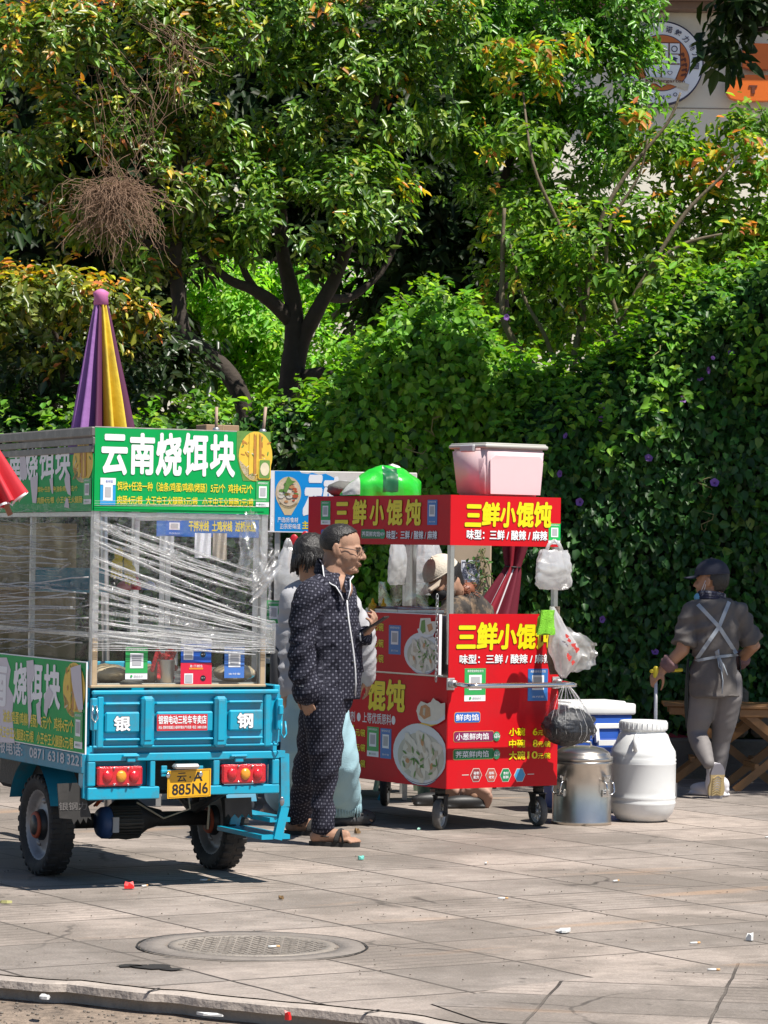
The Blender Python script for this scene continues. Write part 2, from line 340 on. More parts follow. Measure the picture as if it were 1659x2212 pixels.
    m5 = n.new('ShaderNodeMix'); m5.data_type = 'RGBA'; m5.blend_type = 'MULTIPLY'; m5.inputs[0].default_value = 1; L.new(m4.outputs[2], m5.inputs[6]); L.new(r5.outputs[0], m5.inputs[7])
    # grooved anti-slip slabs here and there
    fl = n.new('ShaderNodeVectorMath'); fl.operation = 'SNAP'; fl.inputs[1].default_value = (.6, .6, 9); L.new(ad.outputs[0], fl.inputs[0]); wh = n.new('ShaderNodeTexWhiteNoise'); wh.noise_dimensions = '2D'; L.new(fl.outputs[0], wh.inputs[0])
    gt = n.new('ShaderNodeMapRange'); gt.inputs[1].default_value = .76; gt.inputs[2].default_value = .78; L.new(wh.outputs['Value'], gt.inputs[0])
    b3 = n.new('ShaderNodeTexBrick'); b3.offset = 0; b3.inputs['Scale'].default_value = 1; b3.inputs['Brick Width'].default_value = 9; b3.inputs['Row Height'].default_value = .3; b3.inputs['Mortar Size'].default_value = .006; b3.inputs['Mortar Smooth'].default_value = .5; L.new(a2.outputs[0], b3.inputs[0]); q3 = n.new('ShaderNodeMath'); q3.operation = 'MULTIPLY'; q3.inputs[1].default_value = .4; L.new(b3.outputs['Fac'], q3.inputs[0])
    m7 = n.new('ShaderNodeMix'); m7.data_type = 'RGBA'; L.new(q3.outputs[0], m7.inputs[0]); L.new(m5.outputs[2], m7.inputs[6]); m7.inputs[7].default_value = (.16, .13, .11, 1); m5 = m7
    b2 = n.new('ShaderNodeTexBrick'); b2.offset = 0; b2.inputs['Scale'].default_value = 1; b2.inputs['Brick Width'].default_value = 5; b2.inputs['Row Height'].default_value = .075; b2.inputs['Mortar Size'].default_value = .006; b2.inputs['Mortar Smooth'].default_value = .6; L.new(a2.outputs[0], b2.inputs[0])
    gm = n.new('ShaderNodeMath'); gm.operation = 'MULTIPLY'; L.new(gt.outputs[0], gm.inputs[0]); L.new(b2.outputs['Fac'], gm.inputs[1]); g3 = n.new('ShaderNodeMath'); g3.operation = 'MULTIPLY'; g3.inputs[1].default_value = .6; L.new(gm.outputs[0], g3.inputs[0])
    m6 = n.new('ShaderNodeMix'); m6.data_type = 'RGBA'; L.new(g3.outputs[0], m6.inputs[0]); L.new(m5.outputs[2], m6.inputs[6]); m6.inputs[7].default_value = (.06, .05, .042, 1); m5 = m6
    cv = n.new('ShaderNodeTexVoronoi'); cv.feature = 'DISTANCE_TO_EDGE'; cv.inputs['Scale'].default_value = .9; cw = n.new('ShaderNodeVectorMath'); cw.operation = 'MULTIPLY_ADD'; cw.inputs[1].default_value = (.25, .25, 0); L.new(wn.outputs['Color'], cw.inputs[0]); L.new(tc.outputs['Object'], cw.inputs[2]); L.new(cw.outputs[0], cv.inputs[0])
    c1 = n.new('ShaderNodeMapRange'); c1.inputs[1].default_value = .004; c1.inputs[2].default_value = .011; c1.inputs[3].default_value = .8; c1.inputs[4].default_value = 0; L.new(cv.outputs['Distance'], c1.inputs[0]); c2 = n.new('ShaderNodeMapRange'); c2.inputs[1].default_value = .5; c2.inputs[2].default_value = .6; L.new(bg_.outputs['Fac'], c2.inputs[0]); c3 = n.new('ShaderNodeMath'); c3.operation = 'MULTIPLY'; L.new(c1.outputs[0], c3.inputs[0]); L.new(c2.outputs[0], c3.inputs[1])
    m8 = n.new('ShaderNodeMix'); m8.data_type = 'RGBA'; L.new(c3.outputs[0], m8.inputs[0]); L.new(m5.outputs[2], m8.inputs[6]); m8.inputs[7].default_value = (.05, .042, .036, 1); m5 = m8
    L.new(m5.outputs[2], b.inputs['Base Color'])
    rr = n.new('ShaderNodeMapRange'); rr.inputs[3].default_value = .55; rr.inputs[4].default_value = .85; L.new(st.outputs['Fac'], rr.inputs[0]); L.new(rr.outputs[0], b.inputs['Roughness'])
    ht = n.new('ShaderNodeMath'); ht.operation = 'MULTIPLY_ADD'; ht.inputs[1].default_value = -1.0; L.new(br.outputs['Fac'], ht.inputs[0])
    h2 = n.new('ShaderNodeMath'); h2.operation = 'MULTIPLY'; h2.inputs[1].default_value = .5; L.new(fg.outputs['Fac'], h2.inputs[0]); L.new(h2.outputs[0], ht.inputs[2])
    bp = n.new('ShaderNodeBump'); bp.inputs['Strength'].default_value = .7; bp.inputs['Distance'].default_value = .008; L.new(ht.outputs[0], bp.inputs['Height']); L.new(bp.outputs[0], b.inputs['Normal'])
    return m
PAVE = (.405, .338, .292)
kerb = [V((-14, 17.0, 0)), V((-5, 12.6, 0)), G(0, 2116), G(285, 2140), G(600, 2172), G(864, 2198), G(1010, 2225), V((1.6, 8.9, 0)), V((6, 4.5, 0))]
def resample(pts, step):
    out = []
    for a, b in zip(pts[:-1], pts[1:]):
        k = max(1, int((b-a).length/step)); out += [a.lerp(b, i/k) for i in range(k)]
    return out + [pts[-1]]
kp = [p + V((0, mnoise.noise(p*3.1)*.025 + mnoise.noise(p*13)*.022 + (.03 if mnoise.noise(p*5+V((3, 0, 0))) > .42 else 0), 0)) for p in resample(kerb, .06)]
mb = MB(); far = [V((14, 4.5, 0)), V((40, 30, 0)), V((40, 60, 0)), V((-40, 60, 0)), V((-40, 17, 0))]
inner = [p + V((.04, .095, 0)) for p in kp]
mb.add(inner + far, [list(range(len(inner)+len(far)))]); tag(mb.build('pavement', paving_mat('paving slabs', GRID, .6, .6, .05, .08, PAVE, .018)), kind='structure')
mb = MB(); n_ = len(kp)                                   # kerb stones: a strip with a worn rounded nose
rows = [[p + V((.04, .095, -.004)) for p in kp], [p + V((.006, .014, .0)) for p in kp], [p + V((0, .004, -.004)) for p in kp], [p + V((-.001, 0, -.03)) for p in kp], [p + V((.02, .05, -.03)) for p in kp], [p + V((.02, .05, -.13)) for p in kp]]
vs = [q for r_ in rows for q in r_]; fs = [(i*n_+j, i*n_+j+1, (i+1)*n_+j+1, (i+1)*n_+j) for i in range(5) for j in range(n_-1) ]
mb.add(vs, fs, False); tag(mb.build('kerb', M('kerb stone', (.40, .345, .30), .8, var=.3, scale=9, bump=.6, bscale=50, dirt=(.08, .07, .06), dirt_amt=.6, dscale=5)), kind='structure')
mb = MB(); mb.add([(-150, -20, -.075), (150, -20, -.075), (150, 260, -.075), (-150, 260, -.075)], [(0, 1, 2, 3)])
road = M('gutter grit', (.24, .185, .14), .85, var=.75, scale=30, bump=1., bscale=90, dirt=(.022, .019, .017), dirt_amt=1., dscale=3.2)
tag(mb.build('road', road), kind='structure')
mb = MB()
for k in range(9, n_-9, 13):
    q = kp[k]; t = (kp[k+1]-kp[k-1]).normalized(); b = V((-t.y, t.x, 0))*.10; t *= .006; mb.add([q-t+V((0, -.002, .0035)), q+t+V((0, -.002, .0035)), q+t+b+V((0, 0, .0035)), q-t+b+V((0, 0, .0035))], [(0, 1, 2, 3)])
tag(mb.build('kerb_joint', M('kerb joint dark', (.025, .02, .018), .9)), kind='structure')  # thin dark strips across the kerb mark the joints
# the band of square slabs that follows the kerb
bp_ = [G(930, 2170), G(1090, 2134), G(1288, 2113), G(1475, 2093), G(1760, 2070), V((4.5, 9.5, 0)), V((3.3, 8.0, 0)), V((1.7, 9.2, 0)), G(1040, 2208)]
mb = MB(); mb.add([p + V((0, 0, .004)) for p in bp_], [list(range(len(bp_)))]); tag(mb.build('pavement_border', paving_mat('border slabs', R(-10), .58, .36, .1, .22, (.41, .343, .298), .013)), kind='structure')
# manhole
mh = thing('manhole_cover', 'round iron manhole cover with raised tread set in the paving near the kerb', 'manhole cover', G(545, 2045))
iron = M('worn iron', (.25, .22, .19), .6, metal=.1, var=.35, scale=18, bump=.5, bscale=70, dirt=(.28, .24, .2), dirt_amt=.6, dscale=9)
ring_m = M('cement collar', (.20, .175, .155), .8, var=.3, scale=14, bump=.5)
mb = MB(); mb.lathe([(.327, -.01), (.333, .006), (.425, .006), (.43, -.02)], n=56, caps=False); mb.build('collar', ring_m, mh)
mb = MB(); mb.lathe([(.0001, .004), (.285, .004), (.288, .007), (.318, .007), (.32, -.01)], n=56, caps=False)
for i in range(-9, 10):
    for j in range(-9, 10):
        x, y = i*.03 + (j % 2)*.015, j*.03
        if math.hypot(x, y) < .272: mb.box((x-.011, y-.004, .003), (x+.011, y+.004, .0075)) if (i+j) % 2 else mb.box((x-.004, y-.011, .003), (x+.004, y+.011, .0075))
mb.build('lid', iron, mh)
mb = MB()
for k in range(40):
    t = 2*PI*k/40; 
    if 1: mb.add([(.432*math.cos(t), .432*math.sin(t), .005), (.432*math.cos(t+.157), .432*math.sin(t+.157), .005), ((.438+.008*abs(math.sin(k*.5)))*math.cos(t+.157), (.438+.008*abs(math.sin(k*.5)))*math.sin(t+.157), .005), ((.438+.008*abs(math.sin((k-1)*.5)))*math.cos(t), (.438+.008*abs(math.sin((k-1)*.5)))*math.sin(t), .005)], [(0, 1, 2, 3)])
mb.build('joint_gap', M('dark gap', (.02, .018, .016), .9), mh)
mb = MB()
for c, r0 in ((G(278, 2088), .055), (G(330, 2090), .09), (G(372, 2096), .04)):
    mb.add([c + V((r0*math.cos(t)*random.uniform(.6, 1.2), r0*.8*math.sin(t)*random.uniform(.6, 1.2), .005)) for t in [k*.524 for k in range(12)]], [list(range(12))])
tag(mb.build('pavement_hole', MATS['dark gap']), kind='structure')
mb = MB()
for c in (G(1040, 1800), G(1130, 1806), G(1085, 1815)):
    pass
# ------------------------------------------------------------------ building behind the trees
BY = 33.0
bld = thing('kindergarten_building', 'pale cream kindergarten building seen through the trees at upper right', 'building', (3, BY, 0))
cream = M('cream render', (.82, .77, .65), .8, var=.08, scale=3, bump=.1, dirt=(.4, .36, .29), dirt_amt=.4, dscale=1.2)
mb = MB(); mb.box((-17, 0, 0), (15, 8, 14))
mb.build('wall', cream, bld)
ztop = at(1500, 24, BY).z
mb = MB(); mb.box((-17, -.5, ztop+.06), (15, -.004, ztop+1.2)); mb.box((-17, -.25, ztop-.02), (15, -.004, ztop+.055)); mb.build('balcony_band', M('brown fascia', (.22, .15, .12), .7), bld)
mb = MB()
for z in [ztop-.42-k*.62 for k in range(12)]: mb.box((-17, -.004, z), (15, .01, z+.012))
for x in [-16+k*1.17 for k in range(26)]: mb.box((x, -.003, ztop-.42), (x+.01, .01, ztop-.02))
mb.build('panel_joint', M('joint grey', (.33, .29, .24), .9), bld)
for wx, wz in ((-9.3, 5.4), (-7.4, 5.4), (-5.0, 6.9), (-3.2, 3.4), (4.7, 2.2)):
    mb = MB(); mb.box((wx, -.03, wz), (wx+1.2, .0, wz+1.5)); f_ = mb.build('window', M('window frame', (.5, .5, .48), .5), bld)
    mb = MB(); mb.box((wx+.07, -.04, wz+.07), (wx+.56, -.031, wz+1.43)); mb.box((wx+.64, -.04, wz+.07), (wx+1.13, -.031, wz+1.43)); mb.build('pane', M('dark glass', (.03, .04, .045), .08), f_)
# round crest: a disc of its own on the wall
cc = at(1429, 136, BY-.12); em = thing('crest_sign', 'round white and orange kindergarten crest mounted on the cream wall', 'sign', cc)
RAD = 91*BY/FPX
white = M('sign white', (.86, .87, .92), .4, var=.03); navy = M('sign navy', (.03, .035, .09), .5); orange = M('sign orange', (.62, .17, .03), .45); brown = M('sign brown', (.14, .035, .015), .5)
mb = MB(); mb.lathe([(RAD, 0), (RAD, .1)], n=64, axis='y'); mb.build('disc_body', navy, em)
fc = Face((0, -.001, 0), (1, 0, 0), (0, 0, 1), em, 1, step=.004)
K = RAD/91.
fc.circ(0, 0, RAD*.965, white, 1, 64); fc.ring(0, 0, RAD*.655, RAD*.675, navy, 2, 56); fc.circ(0, 0, RAD*.655, orange, 2, 56)
sh = [(-38, 42), (38, 42), (40, -8), (30, -34), (0, -52), (-30, -34), (-40, -8)]
fc.poly([(a*K*1.06, b*K*1.05) for a, b in sh], brown, 3); fc.poly([(a*K, b*K) for a, b in sh], white, 4)
fc.rect(14*K, -2*K, 17*K, 42*K, brown, 5); fc.rect(-39*K, -4*K, 39*K, -1*K, brown, 5); fc.rect(-2*K, -50*K, 1*K, -3*K, brown, 5); fc.rect(16*K, 18*K, 39*K, 20*K, brown, 5)
fc.circ(-10*K, 19*K, 18*K, brown, 6, 14); fc.circ(-10*K, 17*K, 11*K, orange, 7)
fc.ring(27*K, 30*K, 5*K, 7*K, navy, 6, 20); fc.poly([(19*K, 9*K), (27*K, 13*K), (35*K, 9*K), (27*K, 5*K)], navy, 6); fc.rect(22*K, 2*K, 32*K, 6*K, navy, 6)
hp = [(18+.62*(16*math.sin(t)**3)*.55, -22+.55*(13*math.cos(t)-5*math.cos(2*t)-2*math.cos(3*t)-math.cos(4*t))*.62) for t in [2*PI*k/26 for k in range(26)]]
fc.poly([(a*K, b*K) for a, b in hp], navy, 6); fc.poly([((18+(a-18)*.72)*K, (-22+(b+22)*.72)*K) for a, b in hp], white, 7)
for k in range(5):                                          # laurel
    for s_ in (-1, 1):
        cx, cz = (49+2.2*k-k*k*.9)*K, (-26+k*11)*K; t = R(60+s_*38)
        fc.poly([(cx+s_*3*K+ (4.2*math.cos(u)*math.cos(t)-2.2*math.sin(u)*math.sin(t))*K*1.2, cz+(4.2*math.cos(u)*math.sin(t)+2.2*math.sin(u)*math.cos(t))*K*1.2) for u in [2*PI*q/10 for q in range(10)]], brown, 5)
fc.poly([(a*K, b*K) for a, b in ((-62, -40), (-20, -31), (20, -33), (60, -46), (56, -60), (20, -47), (-20, -45), (-60, -54))], M('ribbon cream', (.66, .58, .46), .5), 7)
fc.text('Kindergarten', -34*K, -45*K, 50*K, -36*K, brown, 9, .01, shear=-.02)
def ring_text(s_, a_start, a_step, rad, size, m, flip=False):
    for i, ch in enumerate(s_):
        t = R(a_start + i*a_step); vs, fs = text_mesh(ch, .02); x0, x1 = min(p[0] for p in vs), max(p[0] for p in vs); y0, y1 = min(p[1] for p in vs), max(p[1] for p in vs); q = size/max(x1-x0, y1-y0)
        rot = t-PI/2 if not flip else t+PI/2
        P = [(((x-(x0+x1)/2)*q*math.cos(rot)-(y-(y0+y1)/2)*q*math.sin(rot))+rad*math.cos(t), ((x-(x0+x1)/2)*q*math.sin(rot)+(y-(y0+y1)/2)*q*math.cos(rot))+rad*math.sin(t)) for x, y in vs]
        fc.mat(m); fc.mb.add([fc.p(a, b, 4) for a, b in P], fs)
ring_text('诺魅力幼儿园', 78, -16.5, RAD*.81, 14*K, navy)
ring_text('JINUO', 250, 11, RAD*.82, 9*K, navy, True)
fc.build('crest_face', em)
ob = thing('orange_letter_sign', 'fat orange channel letter on the cream wall at the far right edge', 'sign', at(1625, 180, BY-.1))
mb = MB()
def blob(pts, y0, y1):
    p2 = []
    n = len(pts)
    for i in range(n):
        a, b, c = V(pts[i-1]), V(pts[i]), V(pts[(i+1) % n])
        for t in (.25, .5, .75): p2.append((b.lerp(a, .5)*(1-t)**2 + b*2*t*(1-t) + b.lerp(c, .5)*t*t))
    mb.prism([(p.x, y0, p.y) for p in p2], (0, y1-y0, 0))
Kb = BY/FPX
blob([(-45*Kb, 16*Kb), (70*Kb, 16*Kb), (70*Kb, -42*Kb), (-50*Kb, -42*Kb), (-60*Kb, -20*Kb)], -.12, 0)
blob([(-28*Kb, 84*Kb), (70*Kb, 84*Kb), (70*Kb, 26*Kb), (-30*Kb, 26*Kb), (-20*Kb, 50*Kb)], -.12, 0)
mb.build('letter_body', M('letter orange', (.75, .16, .015), .4, var=.04), ob)
mb = MB(); mb.box((-10*Kb, -.13, -12*Kb), (8*Kb, -.121, -8*Kb)); mb.box((-4*Kb, -.13, -26*Kb), (3*Kb, -.121, -12*Kb)); mb.build('letter_stroke', brown, ob)
# ------------------------------------------------------------------ foliage materials and palettes
LEAF = leaf_mat('glossy leaf', .36, .30, .5); IVY = leaf_mat('ivy leaf', .45, .30, .4); SOFT = leaf_mat('soft leaf', .5, .4, .3)
BARK = M('dark bark', (.045, .034, .026), .9, var=.4, scale=16, bump=.8, bscale=40)
PALEBARK = M('pale bark', (.14, .11, .07), .85, var=.35, scale=16, bump=.6, bscale=40)
THICK = M('dark core', (.012, .014, .008), .95, var=.4, scale=8)  # near-black filler for solids added inside foliage so no light passes
GREEN = [(5, (.070, .145, .022)), (4, (.115, .20, .032)), (2.4, (.034, .078, .016)), (2, (.19, .26, .045))]
LUSH = [(6, (.075, .18, .022)), (4, (.12, .25, .032)), (2, (.035, .095, .018))]
SHADE_DARK = [(5, (.013, .029, .011)), (3, (.019, .038, .014)), (1, (.03, .045, .015))]  # leaf colours darkened to stand for shaded leaves and near-black gaps
AUT = [(3, (.46, .32, .04)), (3, (.46, .19, .06)), (3, (.32, .32, .04)), (1, (.40, .12, .06))]
OLIVE = [(5, (.085, .115, .020)), (3, (.13, .16, .028)), (2, (.05, .065, .016)), (1.4, (.20, .20, .04))]
LIME = [(5, (.12, .23, .03)), (3, (.20, .31, .04)), (2, (.06, .13, .02))]
IVYC = [(6, (.028, .082, .022)), (4, (.042, .11, .026)), (2, (.018, .052, .018)), (.8, (.08, .15, .03))]
def whorls(C, A, k, L0, spread=(50, 100), droop=.35, jit=.04):
    """k leaves round each twig tip C with axis A"""
    n = len(C); C = np.repeat(C, k, 0); A = norm(np.repeat(A, k, 0)); m = len(C)
    t = rng.uniform(0, 2*PI, m); a = np.radians(rng.uniform(*spread, m))
    X = norm(np.cross(A, rng.normal(size=(m, 3)))); Y = np.cross(A, X)
    rad = X*np.cos(t)[:, None] + Y*np.sin(t)[:, None]
    D = A*np.cos(a)[:, None] + rad*np.sin(a)[:, None]; D[:, 2] -= droop*rng.uniform(.3, 1.6, m); D = norm(D)
    N = norm(A + rad*.25 + np.array([0, -.15, .35]) + rng.normal(size=(m, 3))*.25)
    P = C + rad*L0*.12 + rng.normal(size=(m, 3))*jit
    Ln = L0*rng.uniform(.45, 1.3, m)
    return P, D, N, Ln
def lobes_to_clumps(lobes, dens, gap=-.16):
    C = []; A = []
    for (x, y, Y, rx, ry, rz, *q) in lobes:
        c = np.array(at(x, y, Y)); n = int(dens*(rx*rz*.6+rx*ry*.25+ry*rz*.25)*4*(q[0] if q else 1))
        d = norm(rng.normal(size=(n*2, 3))); keep = (d[:, 1] < .35) | (rng.random(n*2) < .25); d = d[keep][:n]
        r_ = (.42+.58*rng.random((len(d), 1))**.55)
        bump = np.array([1+.28*mnoise.noise(V(tuple(v*2.1+c))) for v in d])[:, None]
        P_ = c + d*np.array([rx, ry, rz])*r_*bump; kp_ = np.array([mnoise.noise(V(tuple(p*3.1))) > gap for p in P_]); P_, d = P_[kp_], d[kp_]
        C.append(P_); A.append(norm(d*.8 + np.array([0, -.15, .75]) + rng.normal(size=d.shape)*.25))
    return np.concatenate(C), np.concatenate(A)
def crown(name, parent, lobes, dens, k, L0, ratio, pal, mat, tips=0., tip_pal=AUT, tip_fn=None, droop=.35, spread=(50, 100), gap=-.16):
    C, A = lobes_to_clumps(lobes, dens, gap); P, D, N, Ln = whorls(C, A, k, L0, spread, droop, L0*.35)
    col = pick(pal, len(P))
    if tips:
        pr = np.full(len(C), tips)
        if tip_fn: pr = np.array([tips*tip_fn(V(tuple(c)), V(tuple(a))) for c, a in zip(C, A)])
        cl = np.repeat(rng.random(len(C)) < pr, k) & (rng.random(len(P)) < .8)
        col[cl] = pick(tip_pal, int(cl.sum())); 
    return leaf_mesh(name, P, D, N, Ln, Ln*ratio, col, mat, parent)
def limbs(name, parent, mat, paths):
    mb = MB()
    for pts, r0, r1 in paths:
        P = []
        for i, (x, y, Y) in enumerate(pts):
            q = at(x, y, Y); P.append(q)
        Q = []                                             # smooth the path and make it a little crooked
        for i in range(len(P)-1):
            a, b = P[max(0, i-1)], P[i]; c, d = P[i+1], P[min(len(P)-1, i+2)]
            for t in (0, .25, .5, .75):
                q = .5*((2*b)+(c-a)*t+(2*a-5*b+4*c-d)*t*t+(3*b-a-3*c+d)*t**3); Q.append(q + V((mnoise.noise(q*2.3), mnoise.noise(q*2.3+V((9, 0, 0))), 0))*r0*.35)
        Q.append(P[-1]); n = len(Q)
        rr = [(r0+(r1-r0)*i/(n-1))*(1+.16*mnoise.noise(Q[i]*5)) for i in range(n)]
        mb.tube(Q, rr, 9)
    return mb.build(name, mat, parent)
def tree_root(name, label, x, y, Y, cat='tree', group=None):
    return thing(name, label, cat, (0, 0, 0), 0, group)
def upness(c, a): return max(0, a.z)**1.5*1.3
# --- tall tree in the middle
t1 = tree_root('broadleaf_tree', 'large dark-trunked tree in the centre forking low behind the blue stall', 615, 900, 24.5)
crown('crown', t1, [(640, 470, 24.0, .85, .6, .38), (770, 420, 24.0, .55, .5, .38), (520, 410, 24.1, .55, .5, .36), (690, 330, 24.4, .6, .6, .35), (590, 250, 24.2, .7, .6, .4), (760, 210, 24.2, .75, .6, .5), (680, 90, 24.3, .95, .7, .42), (880, 60, 24.4, .8, .7, .5), (900, 210, 24.8, .6, .5, .4), (480, 120, 24.2, .7, .6, .45), (820, 500, 24.4, .35, .4, .22), (460, 545, 24.3, .4, .4, .22), (560, 20, 24, .8, .6, .3), (940, 350, 24.9, .5, .4, .3, .6)], 310, 11, .084, .42, GREEN, LEAF, .10, AUT, upness, gap=.11)
limbs('trunk', t1, BARK, [([(612, 990, 24.5), (618, 880, 24.5), (632, 780, 24.5), (640, 700, 24.5), (632, 640, 24.5), (610, 540, 24.5), (600, 400, 24.4), (590, 240, 24.4)], .105, .04),
    ([(625, 850, 24.5), (655, 740, 24.5), (690, 660, 24.4), (732, 580, 24.4), (770, 470, 24.3), (800, 300, 24.4), (830, 120, 24.4)], .075, .025),
    ([(628, 690, 24.5), (590, 655, 24.4), (545, 625, 24.3), (490, 600, 24.2), (430, 540, 24.2)], .065, .025), ([(560, 640, 24.4), (530, 590, 24.3), (500, 500, 24.2)], .04, .015),
    ([(640, 820, 24.6), (690, 806, 24.4), (760, 808, 24.3), (800, 800, 24.5)], .055, .035), ([(700, 640, 24.4), (760, 640, 24.6), (840, 560, 24.7), (900, 380, 24.8)], .04, .015)])
# --- leaning tree on the left
t2 = tree_root('leaning_tree', 'leaning tree at upper left with bent trunk, olive leaves and yellow-red young tips', 530, 900, 24)
crown('crown', t2, [(110, 110, 23.4, .75, .6, .4), (270, 50, 23.6, .7, .6, .35), (60, 300, 23.6, .6, .6, .5), (190, 270, 23.6, .6, .5, .4), (350, 190, 23.7, .55, .5, .4), (120, 420, 23.8, .6, .5, .35), (330, 380, 23.6, .5, .5, .3), (20, 500, 23.9, .6, .5, .35), (430, 60, 23.6, .6, .5, .35), (200, 480, 23.9, .5, .4, .3), (330, 540, 23.9, .4, .3, .25), (430, 290, 23.9, .5, .4, .35), (20, 30, 23.5, .5, .5, .4), (400, 420, 23.8, .45, .4, .3)], 290, 10, .084, .42, OLIVE+GREEN[:2], LEAF, .26, AUT, upness, gap=.10)
limbs('trunk', t2, BARK, [([(545, 950, 24), (528, 870, 24), (495, 808, 24), (450, 765, 24), (408, 735, 24), (388, 680, 24), (380, 590, 24), (385, 450, 24), (400, 280, 24), (380, 100, 23.9)], .085, .035),
    ([(385, 480, 24), (330, 380, 23.9), (240, 280, 23.8), (130, 180, 23.6)], .04, .015), ([(383, 540, 24), (300, 520, 23.9), (180, 480, 23.9), (60, 420, 23.8)], .035, .012), ([(395, 330, 24), (440, 200, 23.9), (470, 80, 23.8)], .03, .012)])
# --- low shrub with reddish tips behind the parasol
t3 = tree_root('red_tipped_shrub', 'low shrub with reddish young leaves behind the purple and yellow parasol', 100, 700, 22.6, 'shrub')
crown('crown', t3, [(60, 640, 22.6, .6, .5, .22), (180, 650, 22.6, .5, .4, .22), (-40, 660, 22.7, .5, .5, .25), (290, 680, 22.8, .3, .3, .16), (120, 740, 22.8, .7, .4, .25, .6), (330, 655, 22.8, .12, .1, .05)], 220, 9, .085, .45, OLIVE, LEAF, .34, AUT, upness)
crown('lower_crown', t3, [(60, 800, 23.1, 1.0, .5, .35), (260, 800, 23.2, .8, .5, .4), (-60, 900, 23, .6, .5, .4)], 90, 9, .095, .45, SHADE_DARK, LEAF)
limbs('stem', t3, BARK, [([(150, 1000, 23), (140, 850, 22.9), (120, 720, 22.8), (60, 640, 22.7)], .03, .01), ([(150, 980, 23), (200, 800, 22.9), (250, 680, 22.8), (335, 656, 22.8)], .025, .008)])
# --- round bright-leaved tree on the upper right
t4 = tree_root('round_bright_tree', 'dense small-leaved bright green tree beside the round kindergarten crest', 1090, 760, 25.5)
crown('crown', t4, [(1180, 130, 25.3, .62, .6, .6), (1300, 180, 25.3, .5, .5, .6), (1090, 260, 25.3, .5, .5, .45), (1250, 330, 25.4, .55, .5, .35), (1330, 40, 25.3, .38, .5, .5), (1030, 90, 25.2, .5, .5, .5), (1150, -10, 25.3, .8, .6, .3), (1000, 250, 25.4, .4, .4, .35), (1090, 420, 25.5, .4, .4, .3)], 300, 11, .075, .42, LUSH, LEAF, 0)
limbs('trunk', t4, BARK, [([(1092, 900, 25.5), (1086, 740, 25.5), (1082, 580, 25.5), (1092, 400, 25.5), (1150, 200, 25.5), (1180, 60, 25.5)], .07, .03), ([(1092, 420, 25.5), (1200, 330, 25.5), (1300, 180, 25.5)], .035, .012)])
# --- tangle of thin stems on the right
t5 = tree_root('thin_stemmed_tree', 'loose tree of several thin pale stems above the right hedge', 1240, 800, 23.6)
crown('crown', t5, [(1120, 490, 23.6, .4, .35, .3), (1210, 460, 23.6, .35, .3, .25), (1250, 610, 23.7, .35, .35, .4), (1390, 470, 23.5, .4, .35, .25), (1450, 600, 23.7, .5, .4, .3), (1560, 520, 23.6, .45, .4, .3), (1610, 420, 23.6, .4, .4, .3), (1500, 370, 23.6, .35, .3, .2), (1110, 650, 23.7, .35, .3, .35), (1200, 740, 23.7, .4, .3, .2), (1620, 560, 23.5, .4, .3, .2), (1350, 720, 23.9, .35, .3, .2, .7), (1130, 300, 23.4, .3, .3, .2), (1400, 350, 23.6, .3, .25, .15), (1660, 480, 23.5, .3, .3, .3), (1330, 560, 23.6, .35, .3, .25), (1520, 285, 23.5, .3, .25, .13), (1620, 265, 23.5, .3, .25, .15), (1450, 310, 23.5, .25, .25, .12), (1280, 690, 23.3, .35, .2, .3, .8), (1290, 520, 23.0, .35, .2, .3, .7), (1400, 600, 23.0, .4, .2, .3, .7), (1180, 560, 23.2, .35, .2, .3)], 215, 8, .085, .46, LIME+GREEN, SOFT, .07, AUT, upness)
crown('tip_sprays', t5, [(1090, 105, 23.4, .16, .16, .07), (1165, 110, 23.4, .2, .16, .07), (1250, 95, 23.4, .1, .1, .06), (1370, 250, 23.3, .10, .1, .06), (1425, 478, 23.3, .10, .1, .07), (1500, 345, 23.3, .16, .12, .06), (1570, 330, 23.3, .14, .1, .05), (1600, 300, 23.2, .15, .1, .05), (1600, 490, 23.3, .1, .1, .05), (1540, 400, 23.3, .12, .12, .05), (1130, 160, 23.4, .26, .2, .16), (1300, 270, 23.3, .1, .1, .04), (1060, 330, 23.3, .1, .1, .05), (1350, 260, 23.3, .2, .1, .1), (1640, 350, 23.3, .15, .1, .2)], 330, 7, .085, .46, AUT+LIME+LIME[:1], SOFT)
limbs('stem', t5, PALEBARK, [([(1232, 840, 23.2), (1242, 760, 23.2), (1262, 680, 23.2), (1276, 580, 23.2), (1300, 470, 23.15), (1350, 380, 23.15), (1440, 270, 23.15), (1470, 200, 23.15)], .030, .009), ([(1262, 680, 23.2), (1240, 560, 23.2), (1200, 470, 23.15), (1150, 350, 23.1), (1130, 200, 23.4)], .02, .008),
    ([(1210, 830, 23.3), (1180, 730, 23.2), (1130, 640, 23.2), (1100, 520, 23.15)], .022, .008), ([(1276, 800, 23.2), (1340, 700, 23.15), (1400, 590, 23.1), (1470, 530, 23.1), (1560, 505, 23.1)], .026, .008), ([(1340, 700, 23.15), (1310, 590, 23.15), (1320, 480, 23.15), (1380, 380, 23.15), (1400, 300, 23.1)], .018, .007),
    ([(1400, 590, 23.1), (1480, 460, 23.1), (1560, 380, 23.1), (1600, 330, 23.1)], .02, .007), ([(1285, 790, 23.2), (1390, 740, 23.15), (1480, 640, 23.15), (1600, 560, 23.15)], .025, .01), ([(1160, 800, 23.3), (1090, 700, 23.2), (1085, 560, 23.2), (1090, 450, 23.2)], .03, .012)])
